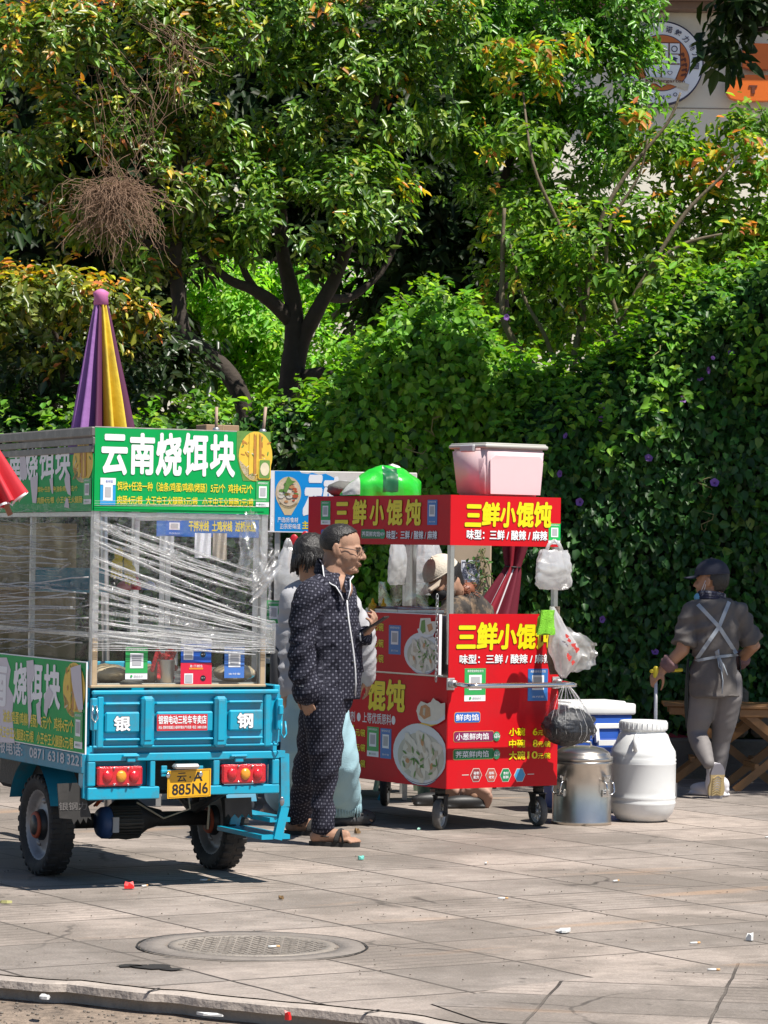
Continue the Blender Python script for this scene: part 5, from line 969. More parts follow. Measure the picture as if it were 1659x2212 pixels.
# ---- closed parasols
def parasol(root, H0, H1, r0, r1, mats, n=8, cap=None, pole=None, swap=0., gath=.0):
    """folded canopy hanging from H1 (top) to H0 with deep pleats; panels alternate"""
    for i, m_ in enumerate(mats):
        mb = MB(); k = len(mats); per = 2*PI/k
        def f(u, v):
            a = per*(i+u)+swap; t = 1-v; r_ = r1+(r0-r1)*t**.85; fold = 1+.42*math.sin(PI*u*2-PI/2)*(.35+.65*t); r_ *= fold*(1+.06*mnoise.noise(V((a*2, t*3, 5)))); return V((r_*math.cos(a), r_*math.sin(a), H0+(H1-H0)*v+.03*math.sin(PI*u)*t - .01))
        mb.grid(f, 11, 16); mb.build('canopy_panel', m_, root, fix=False)
    if cap: mb = MB(); mb.lathe([(r1*1.15, -.045), (r1*1.6, -.04), (r1*1.45, .0), (r1*1.7, .02), (r1*.7, .035), (.001, .04)], (0, 0, H1), 18, caps=False); mb.build('top_tie', cap, root)
    if pole: mb = MB(); mb.tube([(0, 0, pole), (0, 0, H1+.02)], .019, 10); mb.build('pole', steel, root)
c_ = at(222, 925, 15.65); ztp = at(211, 640, 15.65).z; zlo = c_.z-.30
ps = thing('purple_yellow_parasol', 'closed purple and yellow parasol with a pink tie standing behind the tricycle', 'parasol', (at(223, 925, 15.65).x+.06, 15.65, 0)); ps.rotation_euler = (0, R(-1.7), 0)
pur_ = M('parasol purple', (.36, .16, .46), .7, var=.14, scale=9, dirt=(.16, .08, .19), dirt_amt=.6, dscale=6, bump=.5, bscale=16, trans=.2); ye_ = M('parasol yellow', (.80, .58, .05), .7, var=.10, scale=9, dirt=(.36, .26, .08), dirt_amt=.6, bump=.5, bscale=16, trans=.2); mar_ = M('parasol plum', (.13, .03, .09), .7, trans=.2)
parasol(ps, zlo, ztp, .158, .024, [pur_, pur_, mar_, ye_, ye_, mar_, ye_, ye_, pur_, pur_, pur_, pur_], cap=M('tie pink', (.52, .15, .34), .7), pole=.06, swap=R(-172))
rp_ = thing('red_parasol', 'folded red parasol with white trim leaning into the left edge of the picture', 'parasol', at(10, 1084, 13.0))
rp_.rotation_euler = (R(6), R(-24), 0)
redc = M('parasol red', (.62, .03, .045), .55, var=.1, trans=.15)
rp_.scale = (.76,)*3
parasol(rp_, -.02, .62, .105, .02, [redc]*6, swap=R(20))
mb = MB(); mb.grid(lambda u, v: V((lambda a, r_: (r_*math.cos(a), r_*math.sin(a), -.036+.012*v+.03*abs(math.sin(a*3))))(2*PI*u, .112*(1+.36*math.sin(u*2*PI*6-PI/2)))), 60, 2, closed=True); mb.build('white_trim', wht, rp_, fix=False)
mb = MB(); mb.tube([(0, 0, -.08), (0, 0, .6)], .016, 8); mb.build('pole', M('pole brown', (.3, .13, .08), .6), rp_)
# ================================================================== RED WONTON CART
z8 = lambda x, y: (756.06+x*.35805, 1296.1+y*.35805)
z6c = lambda x, y: (648.05+x*.42318, 918.1+y*.42318)
z9 = lambda x, y: (1134.1+x*.3164, 1161.1+y*.3164)
CYAW = .585; CW_, CL_ = .7384, 1.44; ZS0, ZS1 = 1.5514, 1.8193; ZB0, ZB1 = .2325, 1.1768
CT = thing('wonton_cart', 'red wonton cart with yellow lettering on castors beside the man', 'food cart', (.36, 16.8148, 0), CYAW)
def inC(x, y, z): return frame_of(CT) @ V((x, y, z))
cred = M('cart red', (.56, .006, .012), .45, var=.10, scale=3, bump=.10, bscale=7, spec=.22, dirt=(.40, .018, .022), dirt_amt=.6, dscale=4); edge_y = M('print olive edge', (.06, .045, .005), .5); yell = M('print lemon', (.80, .66, .0), .4, var=.03)
inox = M('cart stainless', (.50, .49, .47), .28, metal=.9, var=.15, scale=12, dirt=(.2, .18, .16), dirt_amt=.4, dscale=9)
mb = MB(); mb.box((.004, .004, ZS0), (CW_-.004, CL_-.004, ZS1-.004), .004); top = mb.build('sign_box', cred, CT)
mb = MB(); mb.box((.012, .012, ZB0), (CW_-.012, CL_-.012, .70), .004); mb.build('cart_body', M('cart dark steel', (.12, .115, .11), .5, metal=.5, var=.2), CT)
mb = MB(); mb.box((.012, .012, .70), (.09, CL_-.02, ZB1-.03), .004); mb.box((.09, .012, .70), (CW_-.012, .04, ZB1-.012), .004); mb.box((.012, .04, ZB1-.03), (.52, CL_-.02, ZB1-.012), .003); mb.box((.52, .06, .86), (CW_-.02, CL_-.02, .88), .003); mb.build('counter', inox, CT)
for x, y in ((0.0, 0.0), (CW_-.036, 0.004), (CW_-.036, CL_-.04), (.0, CL_-.04)): mb = MB(); mb.box((x+.003, y+.003, .9), (x+.033, y+.033, ZS0+.01), .003); mb.build('post', inox, CT)
mb = MB(); mb.box((.2, .5, ZB1-.012), (.205, 1.0, ZB1+.16), .001); mb.box((.36, .5, ZB1-.012), (.39, .53, ZB1+.2), .003); mb.build('food_guard', film('guard acrylic', (.97, .98, .98), .9, .2, 4, gloss=.03), CT)
mb = MB(); mb.box((.08, .62, ZB1-.012), (.4, .95, ZB1+.012), .004); mb.tube([(.1, .64, ZB1+.016), (.38, .64, ZB1+.016), (.38, .93, ZB1+.016), (.1, .93, ZB1+.016)], .006, 6, closed=True); mb.build('boiler', inox, CT)
# ---- right end face
fc = Face((0, -.002, 0), (1, 0, 0), (0, 0, 1), CT, 1); B8 = lambda *q: fc.bx(*zb(z8, *q)); B6 = lambda *q: fc.bx(*zb(z6c, *q))
fc.slab(0, ZB0, CW_, ZB1, .006, cred, 0)
XS = [(645, 752), (764, 880), (885, 998), (1002, 1112), (1116, 1228)]; YS = [(160, 288), (140, 296), (150, 292), (148, 292), (148, 292)]
for ch, (x0, x1), (y0, y1) in zip('三鲜小馄饨', XS, YS): fc.text(ch, *B8(x0, y0, x1, y1), yell, 2, .05, edge_y, .085, shear=.06)
fc.text('味型：三鲜 / 酸辣 / 麻辣', *B8(660, 328, 1215, 382), wht, 2, .03, blk, .06, (.0015, -.002))
c_ = B8(690, 412, 817, 610); card(fc, *c_, cardg, l=1); c_ = B8(1072, 415, 1192, 608); card(fc, *c_, M('card pay blue', (.03, .16, .46), .4), foot=False, txt='支付宝', top='推荐使用支付宝')
def pill(q, m, t, l=1):
    q = B8(*q); r_ = min(.014, (q[3]-q[1])*.4); fc.rrect(*q, r_, M('pill edge', (.62, .3, .1), .5), l); d = .003; fc.rrect(q[0]+d, q[1]+d, q[2]-d, q[3]-d, r_-d*.5, m, l+1)
    fc.text(t, q[0]+(q[2]-q[0])*.06, q[1]+(q[3]-q[1])*.2, q[2]-(q[2]-q[0])*(.14 if len(t) > 3 else .08), q[3]-(q[3]-q[1])*.2, wht, l+2, .02)
pill((628, 675, 786, 741), pblue, '鲜肉馅'); pill((623, 790, 868, 856), M('pill plum', (.20, .012, .08), .4), '小葱鲜肉馅'); pill((620, 897, 868, 963), M('pill green', (.0, .16, .04), .4), '荠菜鲜肉馅')
for y in (822, 930):
    x, z = fc.px(*z8(882, y)); fc.poly([(x+(.0255 if k % 2 else .021)*math.cos(k*PI/14), z+(.0285 if k % 2 else .024)*math.sin(k*PI/14)) for k in range(28)], M('badge green', (.0, .26, .10), .4), 4); fc.circ(x, z, .018, wht, 5, 20); fc.circ(x, z, .0165, MATS['badge green'], 6, 20); fc.text('NEW', x-.019, z-.009, x+.019, z+.004, wht, 7, .03); fc.text('新品', x-.01, z+.006, x+.01, z+.014, wht, 7, .02)
for t, y0, y1 in (('小碗', 772, 818), ('中碗', 842, 890), ('大碗', 912, 962)): fc.text(t, *B8(958, y0, 1053, y1), yell, 2, .035, edge_y, .06)
for t, u, y0, y1, x0 in (('6', '元/碗', 778, 815, 1102), ('8', '元/碗', 848, 886, 1102), ('10', '元/碗', 918, 956, 1070)): fc.text(t, *B8(x0, y0-4, 1128, y1), yell, 2, .03, edge_y, .055); fc.text(u, *B8(1131, y0+4, 1206, y1), yell, 2, .025, edge_y, .05)
for cx, m_, t1_, t2_ in ((760, M('hex maroon', (.24, .03, .03), .4), '秘制', '配方'), (851, M('hex brick', (.42, .08, .05), .4), '用料', '考究'), (938, M('hex green', (.01, .2, .07), .4), '食材', '新鲜'), (1023, M('hex blue', (.05, .3, .55), .4), '', '')):
    x, z = fc.px(*z8(cx, 1056)); 
    for rr, mm, l in ((.0385, M('hex edge', (.62, .5, .45), .5), 1), (.0345, m_, 2)): fc.poly([(x+rr*math.cos(R(60*k))*1.02, z+rr*math.sin(R(60*k))*1.1) for k in range(6)], mm, l)
    for t, zz in ((t1_, .003), (t2_, -.019)) if t1_ else (): fc.text(t, x-.018, z+zz, x+.018, z+zz+.016, wht, 3, .02)
for q in ((675, 1053, 716, 1058), (1070, 1048, 1110, 1053)): fc.rect(*B8(*q), MATS['hex edge'], 1)
fc.build('end_panel', CT)
fc = Face((0, -.001, 0), (1, 0, 0), (0, 0, 1), CT, 1); B6 = lambda *q: fc.bx(*zb(z6c, *q))
fc.slab(0, ZS0-.004, CW_, ZS1, .005, cred, 0)
for ch, x0, x1 in (('三', 843, 920), ('鲜', 928, 1012), ('小', 1020, 1095), ('馄', 1103, 1186), ('饨', 1192, 1276)): fc.text(ch, *B6(x0, 398+(12 if ch == '三' else 0), x1, 514+(4 if x0 > 1000 else 0)), yell, 2, .055, edge_y, .085, shear=.06)
fc.text('味型：三鲜 / 酸辣 / 麻辣', *B6(850, 538, 1260, 586), wht, 2, .035, blk, .06, (.0015, -.002)); card(fc, *B6(1268, 503, 1328, 608), M('card bright green', (.0, .45, .08), .4), l=1)
fc.build('end_sign', CT)
# ---- long left faces (in shade)
fc = Face((-.002, 0, 0), (0, -1, 0), (0, 0, 1), CT, 0); B6 = lambda *q: fc.bx(*zb(z6c, *q))
fc.slab(-CL_, ZS0-.004, 0, ZS1, .005, cred, 0)
for ch, x0, x1 in (('三', 184, 246), ('鲜', 272, 338), ('小', 360, 428), ('馄', 446, 522), ('饨', 540, 616)): fc.text(ch, *B6(x0, 384+(14 if ch == '三' else 0), x1, 508-(8 if ch == '三' else 0)), yell, 2, .05, edge_y, .08, shear=.05)
card(fc, *B6(108, 388, 156, 508), cardg); card(fc, *B6(652, 382, 702, 510), MATS['card pay blue'], foot=False, txt='支付宝', top='推荐使用支付宝')
fc.text('味型：三鲜 / 酸辣 / 麻辣', *B6(445, 540, 702, 582), wht, 2, .035, blk, .06, (.0015, -.002))
q = B6(108, 533, 205, 580); fc.rrect(*q, .012, pblue, 1); fc.text('鲜肉馅', q[0]+.012, q[1]+.008, q[2]-.012, q[3]-.008, wht, 2, .02)
q = B6(312, 532, 432, 580); fc.rrect(*q, .012, MATS['pill green'], 1); fc.text('荠菜鲜肉馅', q[0]+.012, q[1]+.012, q[2]-.045, q[3]-.012, wht, 2, .02); fc.circ(q[2]-.015, (q[1]+q[3])/2, .028, MATS['badge green'], 3, 16); fc.text('NEW', q[2]-.035, (q[1]+q[3])/2-.008, q[2]+.005, (q[1]+q[3])/2+.008, wht, 4, .03)
fc.build('long_sign', CT)
porc = M('print bowl white', (.62, .64, .68), .45, var=.05); broth = M('print broth', (.48, .47, .40), .45, var=.15, scale=30); dump = M('print dumpling', (.66, .62, .54), .5, var=.12, scale=40); dump2 = M('print dumpling fold', (.50, .44, .34), .5, var=.2, scale=60); nvy = M('print navy', (.02, .035, .16), .4); meat = M('print filling', (.50, .24, .10), .5, var=.2, scale=60)
def bowl(fc, cx, cz, rx, rz, clipb, l, seed):
    """printed bowl of wontons seen from above at a slant; clipb keeps it on its panel"""
    rs = random.Random(seed)
    def E_(x, z, a, b, m, l, n=30, rot=0.):
        P = [(x+a*math.cos(t)*math.cos(rot)-b*math.sin(t)*math.sin(rot), z+a*math.cos(t)*math.sin(rot)+b*math.sin(t)*math.cos(rot)) for t in [2*PI*k/n for k in range(n)]]
        fc.poly([(min(max(p, clipb[0]), clipb[2]), min(max(q, clipb[1]), clipb[3])) for p, q in P], m, l)
    E_(cx, cz-rz*.30, rx*.80, rz*.80, nvy, l); E_(cx, cz-rz*.26, rx*.84, rz*.80, porc, l+1); E_(cx, cz-rz*.23, rx*.89, rz*.79, nvy, l+2); E_(cx, cz-rz*.19, rx*.92, rz*.80, porc, l+3)
    E_(cx, cz, rx, rz, porc, l+4); E_(cx+rx*.04, cz-rz*.10, rx*.86, rz*.80, broth, l+5)
    for k in range(7):
        a = k*2*PI/6+.4; q = .52 if k < 6 else 0; x, z = cx+rx*(.05+q*math.cos(a)), cz+rz*(-.10+q*.92*math.sin(a)); s_ = rx*.26; P = []
        for j in range(18): t = 2*PI*j/18; r_ = s_*(1+.22*math.sin(3*t+k)+.12*math.sin(5*t+2*k)); P.append((min(max(x+r_*math.cos(t), clipb[0]), clipb[2]), min(max(z+r_*.95*math.sin(t), clipb[1]), clipb[3])))
        fc.poly(P, dump, l+6+k % 3); E_(x+s_*.15, z-s_*.25, s_*.6, s_*.22, dump2, l+9, 12, rs.uniform(0, PI)); E_(x-s_*.3, z+s_*.25, s_*.42, s_*.12, dump2, l+9, 10, rs.uniform(0, PI)); E_(x, z, s_*.2, s_*.3, meat if k % 2 else dump2, l+10, 10, rs.uniform(0, PI))
    for k in range(17): a = rs.uniform(0, 2*PI); q = rs.uniform(.1, .8); E_(cx+rx*.9*q*math.cos(a), cz+rz*(.85*q*math.sin(a)-.1), rx*.085, rx*.026, chive, l+11, 8, rs.uniform(0, PI))
ZM = hit(CT, 0, -.004, 950, 1459).z
fc = Face((-.004, 0, 0), (0, -1, 0), (0, 0, 1), CT, 0, step=.0008); B8 = lambda *q: fc.bx(*zb(z8, *q))
fc.slab(-CL_, ZB0, -.0, ZM-.01, .006, cred, 0)
clipb = (-CL_+.01, ZB0+.004, -.002, ZM-.014)
for ch, x0, x1 in (('鲜', -210, -110), ('小', -102, 8), ('馄', 104, 212), ('饨', 220, 328)): fc.text(ch, *B8(x0, 488 if ch != '小' else 492, x1, 652+(x0+100)*.045), yell, 2, .05, edge_y, .085, shear=.05)
fc.text('不添加任何添加剂 ● 上等优质原料●', *B8(-190, 672, 275, 735), wht, 2, .015)
for t, u, y in (('6', '元/碗', 790), ('8', '元/碗', 880), ('10', '元/碗', 975)): fc.text(t, *B8(-20 if t == '10' else 8, y-36, 32, y+28), yell, 2, .03, edge_y, .055); fc.text(u, *B8(36, y-12, 93, y+32), yell, 2, .025, edge_y, .05)
card(fc, *B8(104, 765, 174, 945), cardg); card(fc, *B8(184, 775, 250, 956), MATS['card pay blue'], foot=False, txt='支付宝', top='推荐使用支付宝')
cxz = fc.px(*z8(425, 925)); rx = fc.px(*z8(590, 930))[0]-cxz[0]; rz = fc.px(*z8(425, 745))[1]-cxz[1]; bowl(fc, *cxz, rx, rz, clipb, 2, 3)
PX = lambda pts: [(min(p[0], -.002), p[1]) for p in [fc.px(*z8(*q)) for q in pts]]
fc.poly(PX([(412, 665), (425, 720), (455, 752), (500, 760), (545, 745), (585, 720), (588, 640), (560, 690), (470, 725)]), porc, 16); fc.poly(PX([(420, 640), (440, 610), (462, 618), (478, 625), (500, 615), (515, 590), (530, 605), (545, 612), (560, 625), (588, 620), (588, 690), (540, 725), (470, 735), (430, 715), (412, 670)]), dump, 17); fc.poly(PX([(440, 640), (470, 630), (495, 650), (500, 700), (460, 720), (430, 690)]), meat, 18); fc.poly(PX([(455, 650), (470, 650), (465, 700), (452, 690)]), dump2, 19)
fc.poly(PX([(430, 745), (500, 762), (545, 748), (500, 752), (450, 740)]), eggy, 19)
fc.build('long_panel', CT)
fc = Face((-.035, 0, 0), (0, -1, 0), (0, 0, 1), CT, 0, step=.0008)        # upper leaf, proud of the posts, white edged
yr = hit(CT, 0, -.035, 948, 1400).y; fc.slab(-CL_, ZM, -yr, ZB1-.004, .018, wht, 0); fc.rect(-CL_+.002, ZM+.002, -yr-.002, ZB1-.008, cred, 1)
clipb = (-CL_, ZM+.004, -yr-.004, ZB1-.01)
card(fc, *B8(235, 152, 308, 328), MATS['card pay blue'], foot=False, txt='支付宝', top='推荐使用支付宝')
for t, u, y, x0 in (('6', '元/碗', 150, 100), ('8', '元/碗', 248, 108), ('10', '元/碗', 340, 80)): fc.text(t, *B8(x0, y-34, 132, y+24), yell, 2, .03, edge_y, .055); fc.text(u, *B8(136, y-12, 204, y+36), yell, 2, .025, edge_y, .05)
cxz = fc.px(*z8(442, 318)); rx = fc.px(*z8(556, 325))[0]-cxz[0]; rz = fc.px(*z8(442, 195))[1]-cxz[1]; bowl(fc, *cxz, rx, rz, clipb, 2, 5)
PX = lambda pts: [(min(p[0], -yr-.004), p[1]) for p in [fc.px(*z8(*q)) for q in pts]]
fc.poly(PX([(418, 175), (430, 210), (470, 228), (515, 215), (532, 180), (532, 150), (440, 165)]), porc, 17); fc.poly(PX([(438, 110), (498, 108), (502, 130), (532, 128), (532, 185), (500, 210), (450, 205), (428, 180)]), dump, 18); fc.poly(PX([(445, 125), (466, 118), (470, 190), (452, 202), (438, 180)]), chive, 19); fc.poly(PX([(478, 150), (505, 140), (515, 175), (490, 195)]), meat, 19)
fc.build('upper_panel', CT)
mb = MB(); mb.box((-.052, .0, ZM), (-.036, yr-.002, ZM+.005)); mb.build('panel_hinge', steel, CT)
# handle
hz = hit(CT, 1, -.2, 1100, 1481).z; mb = MB(); hx0, hx1 = .012, CW_-.02
mb.tube([(hx0, -.004, hz+.004), (hx0, -.10, hz+.004), (hx0, -.165, hz), (hx0+.012, -.192, hz), (hx0+.04, -.2, hz), (hx1-.04, -.2, hz), (hx1-.012, -.192, hz), (hx1, -.165, hz), (hx1, -.10, hz+.004), (hx1, -.004, hz+.004)], .0145, 12); hd = mb.build('push_handle', M('polished tube', (.66, .65, .64), .16, metal=1., var=.1), CT)
for hx in (hx0, hx1): mb = MB(); mb.tube([(hx, -.002, hz+.004), (hx, -.05, hz+.004)], .021, 12); mb.box((hx-.025, -.010, hz-.03), (hx+.025, -.002, hz+.035), .002); mb.build('handle_bracket', steel, hd)
# hanging chain
mb = MB(); p0 = hit(CT, 0, -.03, 966, 1290); n_ = 22
for k in range(n_):
    z = p0.z-.0235*k*.9; a = k % 2; c = V((p0.x-.012, p0.y*.0+.055, z)); u = V((0, 1, 0)) if a else V((1, 0, 0)); mb.tube([c+u*.0075*math.cos(t)+V((0, 0, .0165*math.sin(t))) for t in [2*PI*j/10 for j in range(10)]], .0024, 5, closed=True)
mb.build('chain', steel, CT)
# castors
grey_r = M('castor rubber', (.10, .097, .092), .75, var=.3, dirt=(.2, .18, .16), dirt_amt=.5, dscale=15); hubw = M('castor spokes', (.60, .60, .58), .4, metal=.3, var=.2)
def castor(c, r, yaw, mt=grey_r, mh=hubw, parent=CT):
    o = bpy.data.objects.new('castor', None); COL.objects.link(o); o.parent = parent; o.location = (c.x, c.y, 0); o.rotation_euler = (0, 0, yaw)
    mb = MB(); mb.lathe([(r*.78, -.017), (r*.9, -.022), (r*.985, -.014), (r, 0), (r*.985, .014), (r*.9, .022), (r*.78, .017)], (0, 0, r), 36, 'x', caps=False); mb.lathe([(r*.78, .017), (r*.74, .008), (r*.74, -.008), (r*.78, -.017)], (0, 0, r), 36, 'x', caps=False); mb.build('tyre', mt, o)
    mb = MB(); mb.lathe([(r*.78, -.012), (r*.68, -.012), (r*.68, .012), (r*.78, .012)], (0, 0, r), 36, 'x', caps=False); mb.lathe([(.001, -.018), (r*.22, -.018), (r*.22, .018), (.001, .018)], (0, 0, r), 18, 'x', caps=False)
    for k in range(9): a = 2*PI*k/9; mb.bar((0, r*.2*math.cos(a), r+r*.2*math.sin(a)), (0, r*.7*math.cos(a), r+r*.7*math.sin(a)), .012, r*.10, (1, 0, 0))
    mb.build('spokes', mh, o)
    top_ = ZB0-.004; mb = MB()
    for s_ in (-1, 1): mb.prism([(s_*.028, -.02, r-.012), (s_*.028, .02, r-.012), (s_*.028, .04, r*1.9), (s_*.028, .05, 2*r+.012), (s_*.028, -.03, 2*r+.012)], (s_*.004, 0, 0))
    mb.box((-.036, -.035, 2*r+.012), (.036, .055, 2*r+.02), .003); mb.tube([(-.04, 0, r), (.04, 0, r)], .008, 8); mb.lathe([(.028, 2*r+.02), (.03, top_)], n=14); mb.box((-.045, -.05, top_-.006), (.045, .05, top_)); mb.build('fork', dark, o); return o
XiC = frame_of(CT).inverted()
a = XiC @ G(951, 1793); castor(a+V((.01, .02, 0)), .085, R(-52)); a = XiC @ G(1166, 1785); castor(a+V((0, .02, 0)), .083, R(-8))
blkr = M('black castor', (.02, .02, .021), .7, var=.2); a = XiC @ G(881, 1738); castor(V((min(a.x, CW_-.06), a.y, 0)), .095, R(-40), blkr, blkr); a = XiC @ G(1125, 1722); castor(V((.08, CL_-.15, 0)), .085, R(20), blkr, blkr)
# ---- things on and round the cart
pb = thing('storage_box', 'pink plastic storage box with a grey lid on the red cart roof', 'storage box', inC(.275, .06, ZS1), CYAW); pb.scale = (.92, .92, 1)
pinkm = M('pink plastic', (.82, .60, .62), .42, var=.03, trans=.12); lidm = M('lid grey', (.42, .41, .37), .45, var=.06)
bw, bd, bh = .405, .33, .262; mb = MB()
for (z0_, s0, z1_, s1) in ((0, .0, bh, .018),):
    def cor(z, s): return [(-s, -s, z), (bw+s, -s, z), (bw+s, bd+s, z), (-s, bd+s, z)]
    A, B = cor(z0_+.004, -.008), cor(z1_, s1); mb.add(A+B, [(3, 2, 1, 0), (4, 5, 6, 7), (0, 1, 5, 4), (1, 2, 6, 5), (2, 3, 7, 6), (3, 0, 4, 7)])
body_ = mb.mesh('tmp'); bm = bmesh.new(); bm.from_mesh(body_); bmesh.ops.recalc_face_normals(bm, faces=bm.faces[:]); bmesh.ops.bevel(bm, geom=[e for e in bm.edges], offset=.014, segments=3, affect='EDGES'); bm.to_mesh(body_); bm.free(); body_.polygons.foreach_set('use_smooth', [True]*len(body_.polygons)); body_.materials.append(pinkm); link('tub', body_, pb)
mb = MB()                                                 # raised panel on the sunny long side and its flutes
mb.prism([(.02, -.012, .012), (bw-.02, -.012, .012), (bw-.004, -.016, .19), (bw-.03, -.018, .222), (.05, -.018, .222), (.012, -.016, .20)], (0, -.006, 0)); 
for k in range(6): mb.tube([(.002+.0, .01+k*.011, .012), (-.010, .008+k*.011, .205)], .0035, 6)
mb.build('raised_panel', pinkm, pb)
mb = MB(); mb.box((-.03, -.03, bh), (bw+.03, bd+.03, bh+.022), .009, 2); mb.box((-.02, -.02, bh+.018), (bw+.02, bd+.02, bh+.03), .008, 2); ld = mb.build('lid', lidm, pb)
for cx in (-.045, bw+.02): mb = MB(); mb.box((cx, .08, bh-.02), (cx+.025, .22, bh+.02), .006); mb.build('clip', M('clip grey', (.40, .40, .42), .4), ld)
mb = MB(); mb.box((bw-.055, -.019-.0012, .165), (bw-.03, -.0185, .19)); mb.build('price_sticker', wht, pb)
sk_ = thing('rice_sack', 'shiny green woven rice sack lying on the red cart roof', 'sack', (at(822, 1066, 17.7).x, 17.7, ZS1+.002), R(6)); sk_.scale = (1., .95, 1.0)
greens = M('sack green', (.02, .50, .03), .3, var=.25, scale=9, bump=.6, bscale=14, coat=.4)
def sack_at(x, a, grow=0.):
    """flat-bottomed pillow: x along the sack, a over the top from back (0) to front (pi)"""
    h = .178*max(.02, math.cos(PI*(x-.035)/.53))**.75; w_ = .15*max(.0, 1-abs(x/.232)**4.5)**.5; p = V((x*8, math.cos(a)*1.6, a)); q = 1+.10*mnoise.noise(p)+.06*mnoise.noise(p*2.7)-.09*abs(mnoise.noise(p*1.6+V((5, 0, 0))))
    return V((x, (w_*q+grow)*math.cos(a), max(.0, (h*q+grow)*max(0, math.sin(a))**.72)))
def sack_part(x0, x1, a0, a1, m_, nm, grow=0., nu=26, nv=28): mb = MB(); mb.grid(lambda u, v: sack_at(x0+(x1-x0)*v, R(a0+(a1-a0)*u), grow), nu, nv); return mb.build(nm, m_, sk_, fix=False)
SWH = M('sack white', (.55, .55, .52), .5, var=.15, bump=.4, bscale=30)
sack_part(-.232, .232, 0, 180, greens, 'sack_body'); sack_part(-.222, -.13, 100, 179, SWH, 'printed_end', .002); sack_part(.0, .085, 112, 176, M('sack dark green', (.012, .12, .045), .35, var=.4, scale=40), 'printed_label', .002); sack_part(.02, .11, 76, 100, SWH, 'printed_band', .002)
gb = thing('grey_sack', 'dull grey cloth sack tucked behind the green rice sack', 'sack', (at(742, 1060, 18.0).x, 18.0, ZS1), 0); gb.scale = (.8, .7, .8); mb = MB(); mb.ell((0, 0, .055), (.12, .14, .06), n=20, m=12, fn=lambda d: 1+.16*mnoise.noise(d*2.4)); mb.build('sack_body', M('grey canvas', (.13, .125, .115), .85, var=.25, bump=.4), gb)
def plastic_bag(name, label, cat, pos, w_, h_, d_, mat_, seed, top_w=.35, handles=True, puff=.3, yaw=CYAW, group=None, part='bag_body'):
    o = thing(name, label, cat, pos, yaw, group); mb = MB()
    def f(u, v):
        a = 2*PI*u; t = v; w1 = (top_w+(1-top_w)*min(1, t*2.2)**.8)*(1 if t < .92 else 1-(t-.92)*2.2); p = V((math.cos(a)*1.4+seed, math.sin(a)*1.4, t*3)); q = 1+.16*mnoise.noise(p)+.10*mnoise.noise(p*2.7)+.05*math.sin(a*9+seed)*(1-t)
        return V((w_*.5*w1*q*math.cos(a), d_*.5*(.25+.75*math.sin(PI*min(1, t*.9+.08)))*q*math.sin(a), -h_*t+.012*mnoise.noise(p*2)))
    mb.grid(f, 40, 26, closed=True); n = 40; mb.add([f(k/n, 1.0) for k in range(n)], [list(range(n))], True); mb.build(part, mat_, o, fix=True)
    if handles:
        mb = MB()
        for s_ in (-1, 1): mb.tube([(s_*w_*top_w*.3, 0, -.01), (s_*w_*top_w*.2, 0, .03), (0, 0, .055)], [(.016, .004), (.012, .003), (.008, .003)], 6)
        mb.build('bag_handle', mat_, o)
    return o
white_pl = film('white carrier plastic', (1, 1, 1), .30, .80, 9, gloss=.22, bumpy=.4); milky_pl = film('milky carrier plastic', (1, 1, 1), .36, .78, 12, gloss=.2, bumpy=.35); clear_pl = film('clear bag plastic', (1, 1, 1), .975, .2, 38, (1, 1, .4), .05)
p = hit(CT, 1, -.05, 1197, 1188); o = plastic_bag('carrier_bag_bundle', 'bundle of new white carrier bags hanging from the cart sign corner', 'bags', inC(p.x, -.05, p.z), .235, .215, .10, white_pl, 1, .75)
p = hit(CT, 0, .95, 862, 1174); plastic_bag('carrier_bag_bundle', 'narrow sheaf of white carrier bags hanging under the cart roof near the man', 'bags', inC(.95, p.y, p.z), .15, .25, .06, white_pl, 4, .8)
p = hit(CT, 0, .97, 925, 1176); plastic_bag('carrier_bag_bundle', 'puffed milky carrier bags hanging under the cart roof above the tan cap', 'bags', inC(.97, p.y, p.z), .21, .30, .13, milky_pl, 9, .7)
# cloths and bags on the handle corner
def draped(name, label, cat, pts, w0, w1, mat_, seed, part='cloth_body', depth=.03):
    """pts: pixels from top to bottom at local depth yl"""
    yl = -.06 if not isinstance(depth, tuple) else depth[1]; dd = depth if not isinstance(depth, tuple) else depth[0]
    q = [hit(CT, 1, yl, *p) for p in pts]; o = thing(name, label, cat, inC(*q[0]), CYAW); q = [x-q[0] for x in q]; mb = MB()
    def f(u, v):
        i = min(len(q)-2, int(v*(len(q)-1))); t = v*(len(q)-1)-i; c = q[i].lerp(q[i+1], t); w_ = w0+(w1-w0)*v; a = 2*PI*u; k = 1+.25*math.sin(a*5+seed+v*2)*v+.12*mnoise.noise(V((a, v*4, seed))); return c + V((w_*.5*k*math.cos(a), dd*k*math.sin(a), .006*math.sin(a*3+seed)*v))
    mb.grid(f, 40, 14, closed=True); mb.add([f(k/40, 1.) for k in range(40)], [list(range(40))]); mb.add([f(k/40, 0.) for k in range(40)], [list(range(40))]); mb.build(part, mat_, o); return o
draped('green_towel', 'lime green towel hung over the corner of the red cart', 'towel', [(1183, 1318), (1179, 1340), (1177, 1370)], .085, .105, M('towel lime', (.20, .55, .03), .9, var=.15, bump=.8, bscale=140), 1, depth=(.03, -.215))
draped('brown_towel', 'brown terry towel hanging from the right post of the red cart', 'towel', [(1201, 1310), (1200, 1340), (1195, 1380), (1192, 1420), (1202, 1455)], .03, .07, M('towel brown', (.17, .13, .10), .95, var=.3, bump=1., bscale=130), 3, depth=(.028, -.10))
